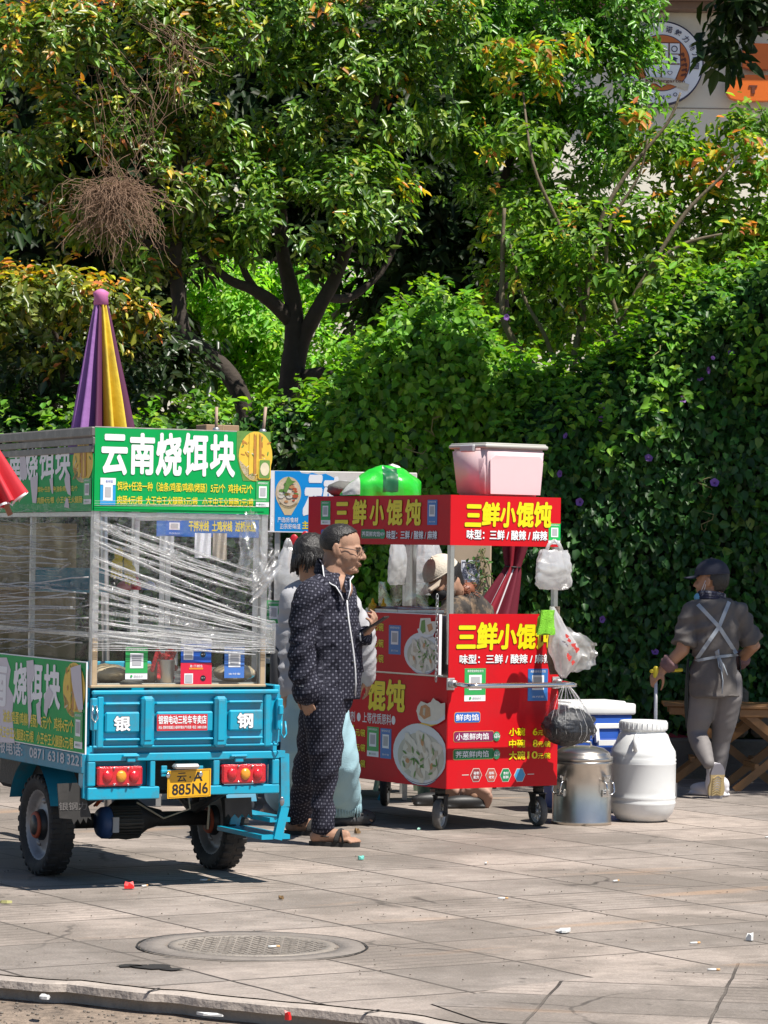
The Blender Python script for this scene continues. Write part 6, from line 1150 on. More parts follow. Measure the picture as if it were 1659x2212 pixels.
cb = thing('printed_carrier_bag', 'white carrier bag with red print hanging knotted over the push handle', 'bag', inC(*hit(CT, 1, -.2, 1222, 1472)), CYAW)
o_ = hit(CT, 1, -.2, 1222, 1472); PP = lambda x, y: hit(CT, 1, -.2, *z8(x, y))-o_
def cbag(u, v):
    top_, mid, bot = PP(1222, 60), PP(1330, 300), PP(1292, 482); a = 2*PI*u
    L_ = [(PP(1218, 40), .012), (PP(1240, 110), .035), (PP(1262, 190), .055), (PP(1290, 270), .085), (PP(1300, 350), .085), (PP(1290, 420), .05), (PP(1292, 470), .015)]
    i = min(5, int(v*6)); t = v*6-i; c = L_[i][0].lerp(L_[i+1][0], t); r_ = L_[i][1]*(1-t)+L_[i+1][1]*t; k = 1+.2*mnoise.noise(V((math.cos(a)*2, math.sin(a)*2, v*5)))+.10*math.sin(a*7+v*6)
    return c + V((r_*k*math.cos(a), r_*.7*k*math.sin(a), .01*mnoise.noise(V((a, v*8, 2)))))
mb = MB(); mb.grid(cbag, 40, 30, closed=True); mb.build('bag_body', milky_pl, cb)
def cear(u, v):
    A_, B_, C_, D_ = PP(1290, 150), PP(1470, 270), PP(1330, 440), PP(1465, 395); p = A_.lerp(B_, u)*(1-v)+C_.lerp(D_, u)*v; n = V((u*4, v*4, 7)); return p + V((0, -.03+.05*mnoise.noise(n*.7)+.004*mnoise.noise(n*3), .02*mnoise.noise(n*1.5)))
mb = MB(); mb.grid(cear, 22, 20); mb.grid(lambda u, v: cear(u, v)+V((0, .025+.02*math.sin(u*3), 0)), 22, 20); mb.build('bag_ear', M('clear ear', (.6, .6, .6), .3) if 0 else film('thin bag plastic', (1, 1, .98), .55, .75, 5, gloss=.3, bumpy=.12), cb, fix=False)
mb = MB()
for (x, y, s_) in ((1258, 215, .012), (1272, 240, .012), (1300, 270, .015), (1320, 300, .014), (1275, 350, .014), (1295, 375, .012), (1265, 330, .010), (1310, 285, .01)):
    q = PP(x, y)+V((0, -.075, 0)); mb.add([q+V((s_*math.cos(t)*(1+.4*math.sin(3*t+x)), 0, s_*math.sin(t)*(1+.4*math.cos(2*t+y)))) for t in [k*.7 for k in range(9)]], [list(range(9))])
mb.build('red_print', M('bag print red', (.55, .05, .04), .5), cb)
gbz = hit(CT, 1, -.22, *z8(1300, 500)); gg = thing('bin_bag', 'clear bag stuffed with black rubbish hanging from the cart handle', 'bag', inC(*gbz), CYAW); PP2 = lambda x, y: hit(CT, 1, -.22, *z8(x, y))-gbz
def gbag(u, v, sh=1.):
    a = 2*PI*u; L_ = [(PP2(1300, 505), .012), (PP2(1305, 560), .055), (PP2(1310, 640), .105), (PP2(1318, 730), .150), (PP2(1320, 800), .162), (PP2(1318, 840), .135), (PP2(1315, 868), .06)]
    i = min(5, int(v*6)); t = v*6-i; c = L_[i][0].lerp(L_[i+1][0], t); r_ = (L_[i][1]*(1-t)+L_[i+1][1]*t)*sh; k = 1+.10*mnoise.noise(V((math.cos(a)*2, math.sin(a)*2, v*3)))+.05*math.sin(a*13+2*v)*(1-v)*1.4; return c + V((r_*k*math.cos(a), r_*.75*k*math.sin(a), 0))
mb = MB(); mb.grid(gbag, 56, 30, closed=True); mb.build('bag_body', clear_pl, gg)
mb = MB()
mb.ell(PP2(1318, 765), (.160, .115, .100), n=28, m=18, fn=lambda d: 1+.15*mnoise.noise(d*3.5)+.10*mnoise.noise(d*9)); mb.build('rubbish', M('black rubbish', (.012, .013, .017), .45, var=.6, scale=30, bump=.9, bscale=45), gg)
mb = MB()
for k in range(13):
    a = rng.uniform(PI*1.0, PI*2.0); pts = [gbag(a/2/PI+rng.normal()*.01*v, v, 1.01) for v in np.linspace(.05, rng.uniform(.45, .85), 7)]; mb.tube(pts, [(.0014, .001)]*7, 5)
mb.build('bag_pleats', pleat, gg)
# two sauce bottles on the cart counter
for x, lab in ((805, 'wider yellow squeeze bottle on the cart counter, nearer the man'), (828, 'slimmer yellow squeeze bottle on the cart counter, farther from the man')):
    p = at(x, 1306, 17.6); o = thing('sauce_bottle', lab, 'bottle', (p.x, p.y, ZB1-.012)); s_ = 1 if x < 815 else .8; mb = MB(); mb.lathe([(.024*s_, 0), (.026*s_, .005), (.026*s_, .03), (.02*s_, .036)], n=18); mb.build('bottle_body', M('bottle mustard', (.72, .40, .01), .35), o); mb = MB(); mb.lathe([(.021*s_, .036), (.021*s_, .047), (.010*s_, .052), (.005*s_, .078), (.001, .079)], n=16, caps=False); mb.build('nozzle', M('nozzle yellow', (.80, .48, .01), .35), o)
# ---- row on the right: pot, drum, cooler
pot = thing('steel_soup_drum', 'shiny stainless steel insulated soup drum with clamps beside the cart', 'steel drum', G(1256, 1779)); ss = M('brushed stainless', (.56, .52, .47), .3, metal=1., var=.16, scale=5, bump=.04, bscale=8, dirt=(.35, .3, .26), dirt_amt=.35, dscale=6)
pr = .168; mb = MB(); mb.lathe([(pr, .0), (pr, .02), (pr-.003, .025), (pr-.002, .22), (pr-.002, .335), (pr+.004, .338), (pr+.004, .352), (pr-.004, .356)], n=56); mb.build('drum_body', ss, pot)
mb = MB(); mb.lathe([(pr+.002, .357), (pr+.006, .366), (pr+.002, .378), (pr-.01, .383), (pr-.012, .395), (pr-.02, .405), (pr-.05, .425), (.06, .437), (.001, .44)], n=56, caps=False); ldd = mb.build('drum_lid', ss, pot)
mb = MB(); mb.tube([(-.05, 0, .432), (-.045, 0, .455), (0, 0, .462), (.045, 0, .455), (.05, 0, .432)], .007, 8); mb.build('lid_handle', ss, ldd)
for a in (R(222), R(318)):
    mb = MB(); mb.X = Matrix.Rotation(a, 4, 'Z') @ Matrix.Translation((pr, 0, 0)); mb.box((-.004, -.022, .24), (.012, .022, .275), .003); mb.box((.008, -.018, .262), (.022, .018, .28), .003); mb.tube([(.008, -.03, .25), (.03, -.032, .235), (.038, -.03, .19), (.03, -.02, .175), (.03, .02, .175), (.038, .03, .19), (.03, .032, .235), (.008, .03, .25)], .005, 7); mb.box((-.004, -.03, .16), (.006, .03, .2), .003); mb.build('clamp', chrome, pot)
bar_ = thing('white_barrel', 'big white plastic barrel with ribbed rings and a wide screw neck', 'barrel', G(1387, 1773)); wpl = M('barrel white', (.80, .81, .80), .38, var=.03, trans=.10, dirt=(.58, .57, .52), dirt_amt=.5, dscale=3)
Rr = .187; prof = [(.001, .0), (.11, .0), (.145, .012), (.172, .05), (Rr-.004, .085), (Rr, .10), (Rr+.003, .108), (Rr-.001, .116), (Rr, .13), (Rr+.003, .138), (Rr-.001, .146), (Rr, .17), (Rr, .325), (Rr+.003, .332), (Rr-.002, .34), (Rr+.003, .352), (Rr-.002, .36), (Rr, .375), (Rr-.004, .40), (Rr-.03, .445), (.140, .49), (.127, .502), (.125, .51), (.125, .53)]
mb = MB(); mb.lathe(prof, n=60, caps=False); mb.build('barrel_body', wpl, bar_)
mb = MB(); mb.lathe([(.124, .515), (.134, .516), (.136, .522), (.136, .562), (.131, .570), (.118, .571), (.112, .566), (.110, .53), (.001, .528)], n=60, caps=False)
for k in range(30): a = 2*PI*k/30; mb.X = Matrix.Rotation(a, 4, 'Z'); mb.box((.135, -.003, .525), (.139, .003, .56), .001)
mb.X = Matrix.Identity(4); mb.build('screw_collar', wpl, bar_)
for a in (R(252), R(80)):
    mb = MB(); mb.X = Matrix.Rotation(a, 4, 'Z'); mb.tube([(.135, 0, .490), (.168, 0, .494), (.195, 0, .468), (.200, 0, .43), (.178, 0, .405)], [(.009, .013)]*5, 8, round_caps=True); mb.build('carry_loop', wpl, bar_)
    pass
ck = thing('cool_box', 'blue cool box with white lid and white handle behind the steel drum', 'cool box', (at(1275, 1560, 18.25).x, 18.3, 0), R(24)); zt = at(1300, 1545, 18.1).z; ztt = at(1300, 1521, 18.1).z
blu = M('cooler blue', (.015, .075, .36), .42, var=.05); mb = MB(); mb.box((-.22, -.16, .02), (.20, .16, zt), .015, 2); mb.box((-.21, -.166, .12), (.19, -.16, zt-.14), .003); mb.build('tub', blu, ck)
mb = MB(); mb.box((-.235, -.175, zt), (.215, .175, ztt), .012, 2); mb.box((-.19, -.13, ztt-.004), (.17, .13, ztt+.012), .008, 2); mb.build('lid', M('cooler white', (.74, .74, .72), .45, var=.04), ck)
mb = MB(); hz_ = zt-.16; mb.bar((-.05, -.20, hz_), (.13, -.20, hz_), .025, .03); mb.bar((-.045, -.185, hz_), (-.045, -.165, hz_+.1), .022, .025); mb.bar((.125, -.185, hz_), (.125, -.165, hz_+.1), .022, .025); mb.box((-.05, -.171, hz_+.08), (.14, -.16, hz_+.11), .003); mb.build('swing_handle', MATS['cooler white'], ck)
# maroon parasol behind the cart
mp = thing('maroon_parasol', 'folded dark red parasol with white piping hanging behind the cart', 'parasol', (at(1072, 1330, 20.0).x, 20.0, 0)); mp.rotation_euler = (0, R(4), 0); mar = M('maroon canvas', (.20, .015, .035), .7, var=.2, scale=8, trans=.25); mar2 = M('crimson canvas', (.36, .02, .04), .7, var=.1, trans=.3)
z0_, z1_, z2_ = at(1080, 1335, 20).z, at(1080, 1225, 20).z, at(1080, 1120, 20).z
for i in range(7):
    mb = MB(); per = 2*PI/7
    def f(u, v):
        a = per*(i+u)+.4; t = 1-v; r_ = (.03+.13*t**.8 if v < .5 else .03+.065*.55+.09*(v-.5)) if False else (.04+.075*max(0, 1-v/.52)**.9 if v < .52 else .04+.06*((v-.52)/.48)); fo = 1+.35*math.sin(PI*u*2-PI/2); z = z0_+(z2_-z0_)*v; return V((r_*fo*math.cos(a)-.10*max(0, 1-v/.5), r_*fo*math.sin(a), z))
    mb.grid(f, 9, 18); mb.build('canopy_panel', mar2 if i in (4,) else mar, mp, fix=False)
    if i in (4, 5): mb = MB(); mb.tube([f(0, v)+V((0, -.004, 0)) for v in np.linspace(0, .5, 10)], .006, 5); mb.build('piping', wht, mp)
mb = MB(); mb.tube([(0, 0, z1_+.01), (.0, 0, z1_)], .055, 12); mb.tube([(0, 0, 0), (0, 0, z2_+.2)], .018, 8); mb.build('pole', dark, mp)
# green stool and pail behind the cart
stl = M('stool green', (.36, .50, .36), .55, var=.08)
o = thing('plastic_stool', 'pale green plastic stool standing in the sun behind the cart castor', 'stool', G(868, 1712)); o.rotation_euler = (0, 0, R(15)); mb = MB()
mb.box((-.12, -.12, .25), (.12, .12, .275), .015, 2); mb.build('seat', stl, o)
for sx in (-1, 1):
    for sy in (-1, 1): mb = MB(); mb.bar((sx*.10, sy*.10, .255), (sx*.135, sy*.135, 0), .035, .02); mb.build('leg', stl, o)
o = thing('plastic_pail', 'small pale green plastic pail under the far side of the cart', 'pail', G(921, 1722)); mb = MB(); mb.lathe([(.05, 0), (.052, .004), (.065, .14), (.07, .142), (.07, .15), (.062, .15), (.048, .01)], n=24, caps=False); mb.build('pail_body', stl, o); mb = MB(); mb.lathe([(.001, .006), (.05, .006)], n=20, caps=False); mb.build('pail_base', stl, o)
# ------------------------------------------------------------------ blue stall behind
BS = thing('blue_food_stall', 'food stall with a torn blue sign and bowl picture behind the red cart', 'food stall', (at(583, 1150, 18.9).x, 18.9, 0), R(1.5))
zt, zb0 = at(700, 1018, 18.9).z, at(700, 1149, 18.9).z; Wb = at(900, 1100, 18.9).x-BS.location.x; Xe = at(594, 1100, 18.9).x-BS.location.x
mb = MB(); mb.box((0, 0, zb0), (Wb, .6, zt), .004); mb.build('sign_box', M('stall white', (.62, .60, .56), .6, var=.1, dirt=(.4, .36, .3), dirt_amt=.5), BS)
for x in (.03, Wb-.06):
    for y in (.02, .54): mb = MB(); mb.box((x, y, 0), (x+.03, y+.03, zb0), .002); mb.build('post', alu, BS)
mb = MB(); mb.box((.03, .02, .25), (Wb-.03, .58, .82), .004); mb.build('counter_body', M('stall blue', (.02, .15, .30), .5, var=.2), BS)
mb = MB(); mb.box((-.02, -.03, .82), (Wb+.02, .62, .85), .004); mb.build('counter_top', inox, BS)
mb = MB()
for x in (.15, .45, Wb-.2): mb.tube([(x, .0, .0), (x+.12, .0, .28)], .014, 6)
for z in (.40, .62): mb.bar((-.03, -.02, z), (Wb, -.02, z), .03)
mb.build('rail', teal, BS)
fc = Face((0, -.003, 0), (1, 0, 0), (0, 0, 1), BS, 1); sky_m = M('stall sign blue', (.0, .26, .68), .4, var=.06)
zt4 = lambda x, y: (567.03+x*.24421, 918.1+y*.24421)
B4 = lambda *q: fc.bx(*zb(zt4, *q)); tear = [(110, 405), (330, 408), (345, 425), (400, 432), (440, 422), (500, 440), (560, 430), (640, 470), (700, 555), (760, 600), (1000, 610), (1200, 640)]
fc.poly([fc.px(*zt4(*q)) for q in tear] + [(Wb, zb0), (Xe, zb0)], sky_m, 1)
x, z = fc.px(*zt4(228, 600)); fc.circ(x, z, .082*.95, M('bowl tan', (.60, .48, .28), .5), 2, 30, .098); fc.poly([(x-.062, z-.06), (x+.062, z-.06), (x+.02, z-.135), (x-.02, z-.135)], MATS['bowl tan'], 2); fc.circ(x, z+.004, .070, M('noodle cream', (.62, .5, .36), .5, var=.3, scale=70), 3, 26, .084)
rs = random.Random(3)
for k in range(26): a = rs.uniform(0, 2*PI); q = rs.uniform(0, .055); s_ = rs.uniform(.008, .02); fc.circ(x+q*math.cos(a), z+.004+q*1.15*math.sin(a), s_, (meat, dump, M('print chilli', (.45, .08, .03), .5), dump, chive)[k % 5], 4+k % 3, 8, s_*.6)
fc.poly([(x-.03, z+.01), (x-.01, z+.085), (x+.0, z+.10), (x+.02, z+.075), (x+.045, z+.07), (x+.01, z+.045), (x-.01, z-.0)], chive, 8)
fc.text('云', *B4(350, 460, 488, 800), wht, 2, .07, shear=.15); fc.text('南', *B4(510, 470, 700, 790), wht, 2, .06, shear=.15);
fc.text('严/选/好/食/材', *B4(135, 815, 315, 862), wht, 2, .02); fc.text('正/宗/好/味/道', *B4(155, 872, 335, 920), wht, 2, .02); fc.text('主食', *B4(352, 850, 470, 920), yel, 2, .04)
fc.build('blue_sign', BS)
mb = MB(); mb.box((Xe-.045, -.004, zb0-.006), (Wb, -.002, zb0+.002)); mb.box((0, -.003, zb0), (Xe-.003, -.001, zt)); mb.build('sign_edge', wht, BS)
o = thing('red_gloves', 'pair of red rubber gloves hanging under the blue sign', 'gloves', at(640, 1152, 18.8)); rg = M('glove red', (.42, .012, .02), .4, var=.15)
for dx, dz in ((-.012, -.02), (.055, -.0)):
    mb = MB(); mb.ell((dx, 0, dz-.03), (.028, .012, .045), n=14); mb.ell((dx+.006, 0, dz-.085), (.03, .013, .03), n=14)
    for k in range(4): mb.tube([(dx-.02+.016*k, 0, dz-.10), (dx-.03+.017*k, -.004*(k % 2), dz-.145-.006*(k % 2))], .008, 6, round_caps=True)
    mb.build('glove', rg, o)
plastic_bag('carrier_bag', 'full white carrier bag hanging from the blue stall post left of the man', 'bag', at(622, 1183, 18.4), .22, .40, .16, white_pl, 21, .25, yaw=0)
plastic_bag('carrier_bag', 'small crumpled clear bag behind the hanging white bag at the blue stall', 'bag', at(652, 1258, 18.7), .13, .2, .1, milky_pl, 27, .4, yaw=0)
o = thing('payment_card', 'green payment card standing on the blue stall counter beside the man', 'card', (0, 0, 0)); fc = Face((0, 18.25, 0), (1, 0, 0), (0, 0, 1), o, 1); q = fc.bx(576, 1297, 606, 1358); fc.slab(*q, .003, wht, 0); card(fc, *q, cardg, l=1); fc.build('card_face', o)
mb = MB(); mb.tube([((q[0]+q[2])/2, 18.27, q[1]), ((q[0]+q[2])/2, 18.27, .85)], .006, 6); mb.tube([((q[0]+q[2])/2-.01, 18.27, q[3]-.01), ((q[0]+q[2])/2-.012, 18.28, q[3]+.25)], .01, 6); mb.box(((q[0]+q[2])/2-.02, 18.27, q[3]+.22), ((q[0]+q[2])/2+.02, 18.29, q[3]+.26), .004); mb.build('card_stand', black, o)
# a second blue stall glimpsed through the cabinet glass
B2_ = thing('far_noodle_stall', 'blue-signed stall glimpsed through the wrapped cabinet glass', 'food stall', (at(338, 1160, 18.2).x, 18.2, 0)); Wn = at(566, 1160, 18.2).x-B2_.location.x; za, zc = at(450, 1160, 18.2).z, at(450, 1040, 18.2).z
fc = Face((0, -.002, 0), (1, 0, 0), (0, 0, 1), B2_, 1); fc.slab(0, za, Wn, zc, .03, M('far sign blue', (.02, .12, .42), .45), 0); q = fc.bx(366, 1128, 388, 1150); card(fc, *fc.bx(358, 1122, 396, 1156), pblue, foot=False); fc.text('干拌米线  土鸡米线  过桥米线', *fc.bx(408, 1126, 552, 1148), yel, 1, .04); fc.build('blue_sign', B2_)
for x in (.02, Wn-.05):
    for y, z in ((0, za), (.5, zc)): mb = MB(); mb.box((x, y, 0), (x+.03, y+.03, z), .002); mb.build('post', alu, B2_)
mb = MB(); mb.box((0, .0, .2), (Wn, .5, .8), .004); mb.build('counter', M('far counter', (.10, .10, .10), .6, var=.3), B2_)
# ================================================================== PEOPLE
skin = M('skin tan', (.37, .215, .145), .55, var=.16, scale=32, bump=.12, bscale=160, spec=.3, dirt=(.33, .13, .085), dirt_amt=.4, dscale=16); skin2 = M('skin brown', (.44, .235, .14), .5, var=.1, scale=25)
hairm = M('black hair', (.016, .014, .013), .42, var=.5, scale=60, bump=.5, bscale=150)
def Rz(a): return Matrix.Rotation(a, 3, 'Z')
def seg(mb, pts, r, n=14, flat=1.): mb.tube(pts, r, n, round_caps=True, flat=flat)
def loft(mb, secs, f, n=28):
    """secs: (centre, half depth along f, half width across, squareness)"""
    r_ = V((f.y, -f.x, 0)); vs = []
    for c, d, w_, *sq in secs:
        e = sq[0] if sq else 1.
        for k in range(n):
            a = 2*PI*k/n; ca, sa = math.cos(a), math.sin(a); ca = abs(ca)**e*(1 if ca > 0 else -1); sa = abs(sa)**e*(1 if sa > 0 else -1); vs.append(c + f*d*ca + r_*w_*sa)
    m = len(secs); mb.add(vs, [(i*n+k, i*n+(k+1) % n, (i+1)*n+(k+1) % n, (i+1)*n+k) for i in range(m-1) for k in range(n)] + [list(range(n))[::-1], [(m-1)*n+k for k in range(n)]], True)
def headframe(c, yaw, pitch, roll=0.):
    """x forward, y to the left, z up"""
    return Matrix.Translation(c) @ Matrix.Rotation(yaw, 4, 'Z') @ Matrix.Rotation(pitch, 4, 'Y') @ Matrix.Rotation(roll, 4, 'X')
def head_shape(mb, X, s=1., ears=True, heavy=1.):
    old = mb.X; mb.X = old @ X @ Matrix.Scale(s, 4)
    mb.ell((-.014, 0, .032), (.096, .076, .084), n=24, m=16); mb.ell((.026, 0, -.022), (.066, .062*heavy, .080), n=20, m=14); mb.ell((.044, 0, -.086), (.042, .040*heavy, .032), n=16, m=12); mb.ell((.0, 0, -.06), (.062, .060*heavy, .055), n=16, m=12)
    for s_ in (-1, 1): mb.ell((.062, s_*.036, -.028), (.026, .024*heavy, .026), n=12, m=8)
    mb.tube([(.084, 0, .018), (.097, 0, -.002), (.110, 0, -.022)], [.010, .011, .014], 10, round_caps=True)
    for s_ in (-1, 1): mb.ell((.096, s_*.013, -.029), (.012, .010, .008), n=10, m=8)
    mb.ell((.091, 0, -.052), (.012, .022, .006), n=12, m=8); mb.ell((.091, 0, -.0635), (.012, .020, .0065), n=12, m=8); mb.ell((.084, 0, -.09), (.014, .018, .014), n=10, m=8)
    mb.ell((.076, 0, .022), (.015, .050, .009), n=14, m=8)
    if ears:
        for s_ in (-1, 1): mb.ell((-.012, s_*.076, -.008), (.019, .010, .033), Matrix.Rotation(R(-12), 3, 'Y') @ Matrix.Rotation(s_*R(18), 3, 'Z'), n=12, m=10); mb.tube([(-.004, s_*.074, .018), (-.022, s_*.084, .020), (-.030, s_*.086, .0), (-.022, s_*.082, -.022), (-.008, s_*.076, -.036)], .0062, 7, round_caps=True)
    mb.X = old
def hand_shape(mb, w_, d, nrm, s=1., curls=(.5, .55, .6, .7), thumb=.5, side=1):
    """palm and five bent fingers. w_ wrist, d towards the fingers, nrm out of the back of the hand, side +1: thumb on d x nrm"""
    d = V(d).normalized(); nrm = V(nrm); nrm = (nrm - d*nrm.dot(d)).normalized(); sd = d.cross(nrm)*side
    rot = Matrix((d, sd, nrm)).transposed(); mb.ell(V(w_)+d*.045*s, (.052*s, .040*s, .016*s), rot, n=16, m=12); mb.tube([V(w_)-d*.03*s, V(w_)+d*.02*s], [(.026*s, .02*s)]*2, 10, round_caps=True)
    for i, (off, L_, cu) in enumerate(zip((.029, .0095, -.0105, -.029), (.075, .083, .077, .06), curls)):
        b = V(w_) + d*(.086-.006*abs(i-1))*s + sd*off*s; pts = [b-d*.02*s, b]; a = cu*.6; spread = sd*(off*.6)
        for k, fr in enumerate((.45, .32, .23)):
            a2 = a*(1+k*.9); pts.append(pts[-1] + (d*math.cos(a2) - nrm*math.sin(a2) + spread*.5)*L_*fr*s)
        mb.tube(pts, [.0092*s, .0092*s, .0085*s, .0078*s, .0068*s], 8, round_caps=True)
    b = V(w_) + d*.022*s + sd*.030*s; t1 = b + (d*.6+sd*.75-nrm*thumb*.5)*.035*s; t2 = t1 + (d*.85+sd*.30-nrm*thumb)*.030*s; t3 = t2 + (d*.9-sd*.05-nrm*thumb*.9)*.024*s; mb.tube([b-d*.012*s-sd*.01*s, b, t1, t2, t3], [.013*s, .0125*s, .0105*s, .0095*s, .0075*s], 8, round_caps=True)
def wrinkles(me, amp, segs, fine=14.):
    """cloth: soft slanting folds that bunch across the limb axis, plus broad sag"""
    def fn(p, n):
        best = min(segs, key=lambda s_: ((p-s_[0]).cross(s_[1]-s_[0])).length/max(1e-6, (s_[1]-s_[0]).length) + max(0, ((p-s_[0]).dot(s_[1]-s_[0]))/((s_[1]-s_[0]).length_squared)-1)*.4 + max(0, -((p-s_[0]).dot(s_[1]-s_[0]))/((s_[1]-s_[0]).length_squared))*.4)
        t = (best[1]-best[0]).normalized(); v = (p-best[0]).dot(t); lat = p - best[0] - t*v
        q = V((v*fine + lat.x*5 + lat.y*4, lat.x*4.5, lat.y*4.5)); a = mnoise.noise(q); b = mnoise.noise(p*5.2+V((3, 1, 2))); c = mnoise.noise(p*17)
        return amp*((1-abs(a)*2.2)*.75 + b*1.1 + c*.25)*(best[2] if len(best) > 2 else 1)
    displace(me, fn)
def pat_attr(me, segs, Rf=.13):
    co = np.empty(len(me.vertices)*3); me.vertices.foreach_get('co', co); co = co.reshape(-1, 3); best = np.full(len(co), 1e9); out = np.zeros((len(co), 3))
    for p, q, *r_ in segs:
        p, q = np.array(p), np.array(q); t = (q-p)/np.linalg.norm(q-p); L_ = np.linalg.norm(q-p); rel = co-p; al = rel@t; lat = rel - al[:, None]*t; dist = np.linalg.norm(lat, axis=1) - (r_[1] if len(r_) > 1 else 0) + np.maximum(0, al-L_) + np.maximum(0, -al)
        e1 = np.cross(t, [0, -1, 0]); e1 /= np.linalg.norm(e1); e2 = np.cross(t, e1); ang = np.arctan2(lat@e1, lat@e2)
        m = dist < best; best[m] = dist[m]; out[m, 0] = (ang*(r_[1] if len(r_) > 1 else Rf))[m]; out[m, 1] = al[m]
    a = me.attributes.new('pat', 'FLOAT_VECTOR', 'POINT'); a.data.foreach_set('vector', out.ravel())
def pyjama_mat():
    m = M('pyjama print', (.02, .02, .03), .8, var=.0, spec=.15); n = m.node_tree.nodes; L = m.node_tree.links; b = n['Principled BSDF']
    at_ = n.new('ShaderNodeAttribute'); at_.attribute_name = 'pat'; sx = n.new('ShaderNodeSeparateXYZ'); L.new(at_.outputs['Vector'], sx.inputs[0]); s_ = []
    for k in (0, 1):
        mu = n.new('ShaderNodeMath'); mu.operation = 'MULTIPLY'; mu.inputs[1].default_value = 2*PI/.034; L.new(sx.outputs[k], mu.inputs[0]); c = n.new('ShaderNodeMath'); c.operation = 'COSINE'; L.new(mu.outputs[0], c.inputs[0]); s_.append(c)
    ad = n.new('ShaderNodeMath'); ad.operation = 'MULTIPLY'; L.new(s_[0].outputs[0], ad.inputs[0]); L.new(s_[1].outputs[0], ad.inputs[1]); mr = n.new('ShaderNodeMapRange'); mr.inputs[1].default_value = -1; mr.inputs[2].default_value = 1; L.new(ad.outputs[0], mr.inputs[0])
    cr = n.new('ShaderNodeValToRGB'); cr.color_ramp.interpolation = 'LINEAR'; e = cr.color_ramp.elements; e[0].position = .12; e[0].color = (.016, .016, .026, 1); e[1].position = .93; e[1].color = (.13, .13, .165, 1)
    for p, c in ((.22, (.040, .041, .058, 1)), (.46, (.010, .010, .018, 1)), (.68, (.016, .016, .027, 1))): x = e.new(p); x.color = c
    L.new(mr.outputs[0], cr.inputs[0]); L.new(cr.outputs[0], b.inputs['Base Color']); return m
def skin_obj(name, mb, vox, mats, parent=None, smooth=3): me = union(mb, vox, smooth); me.materials.append(mats); return link(name, me, parent), me
def person(label, foot, mb, vox, mat_, group=None):
    o, me = skin_obj('person', mb, vox, mat_); o.location = foot; return tag(o, label, 'person', group), me
def shell(parent, name, mb, vox, mat_, segs, amp, smooth=3, fine=14., pat=False):
    o, me = skin_obj(name, mb, vox, mat_, parent, smooth)
    if pat: pat_attr(me, segs)
    wrinkles(me, amp, segs, fine); return o
# ------------------------------------------------------------------ the man in pyjamas
Yc = 16.05; ft = V((at(700, 1800, Yc).x, 15.98, 0)); P = lambda x, y, d=0.: at(x, y, Yc+d) - ft
f = V((math.cos(R(-26)), math.sin(R(-26)), 0)); rr = V((f.y, -f.x, 0))          # rr: his right, towards the camera
HX = headframe(P(739, 1186, .0), R(-9), R(9)); HS = 1.08
mb = MB(); head_shape(mb, HX, HS, heavy=1.24); neck0 = HX @ V((-.018, 0, -.075)); nb = P(715, 1262, 0)
mb.tube([neck0+V((0, 0, .03)), neck0, neck0.lerp(nb, .55), nb], [.066, .074, .080, .095], 16, round_caps=True)
loft(mb, [(P(712, 1262), .085, .15), (P(712, 1300), .12, .165), (P(712, 1400), .13, .16), (P(708, 1500), .12, .15), (P(705, 1530), .1, .14)], f)
mb.ell(P(720, 1272, -.04)+f*.024, (.080, .070, .075), n=16)                       # chest shown in the open collar
RS, RE, RW = P(668, 1285, -.18), P(650, 1390, -.20), P(662, 1488, -.19); LS, LE, LW = P(738, 1285, .16), P(744, 1386, .10), P(786, 1374, -.06)
seg(mb, [RS, RE, RW], [.045, .038, .028]); seg(mb, [LS, LE, LW], [.045, .04, .028]); seg(mb, [P(712, 1272, 0), RS], [.06, .05]); seg(mb, [P(712, 1272, 0), LS], [.06, .05])
hand_shape(mb, RW+V((.0, 0, -.01)), (.10, -.05, -1), (-.5, -.8, 0), 1.0, (.8, .9, 1., 1.1), .5, 1)
hd_d = (P(812, 1346, -.10)-LW).normalized(); hand_shape(mb, LW, hd_d, (-.35, .35, -.85), 1.02, (1.0, 1.05, 1.1, 1.2), .7, 1)
KR, AR = P(702, 1655, -.10), P(696, 1798, -.10); KL, AL = P(668, 1655, .22), P(641, 1784, .50)
hipR, hipL = P(700, 1525, -.09), P(704, 1525, .09); seg(mb, [hipR, KR, AR], [.07, .042, .034]); seg(mb, [hipL, KL, AL], [.07, .042, .034])
def foot_shape(mb, ank, d, s=1.):
    d = V(d).normalized(); sd = V((-d.y, d.x, 0)); z = .028; b = V((ank.x, ank.y, 0))
    mb.tube([ank, V((ank.x, ank.y, .06)) - d*.01, b - d*.03 + V((0, 0, .045))], [.040, .038, .036], 12, round_caps=True); mb.tube([b - d*.03 + V((0, 0, .045)), b + d*.06*s + V((0, 0, .05)), b + d*.13*s + V((0, 0, .038))], [(.036, .034), (.040, .034), (.046, .022)], 12, round_caps=True)
    for k, (o_, L_) in enumerate(((.034, .060), (.014, .058), (-.004, .052), (-.02, .044), (-.035, .034))): p = b + d*.13*s + sd*o_*s + V((0, 0, .034)); mb.tube([p, p + d*L_*.6*s + V((0, 0, .002)), p + d*L_*s + V((0, 0, -.008))], [.0125 if k == 0 else .0095]*3, 7, round_caps=True)
DR, DL = V((.96, -.26, 0)), V((.9, -.35, 0)); AR.z = .10; foot_shape(mb, AR, DR, .98); foot_shape(mb, V((AL.x, AL.y, .10)), DL, .98)
man, me = person('balding man in dark patterned pyjamas and sandals looking at his phone', ft, mb, .0052, skin)
PJ = pyjama_mat(); PIPE = M('white piping', (.68, .68, .70), .6)
mb = MB()
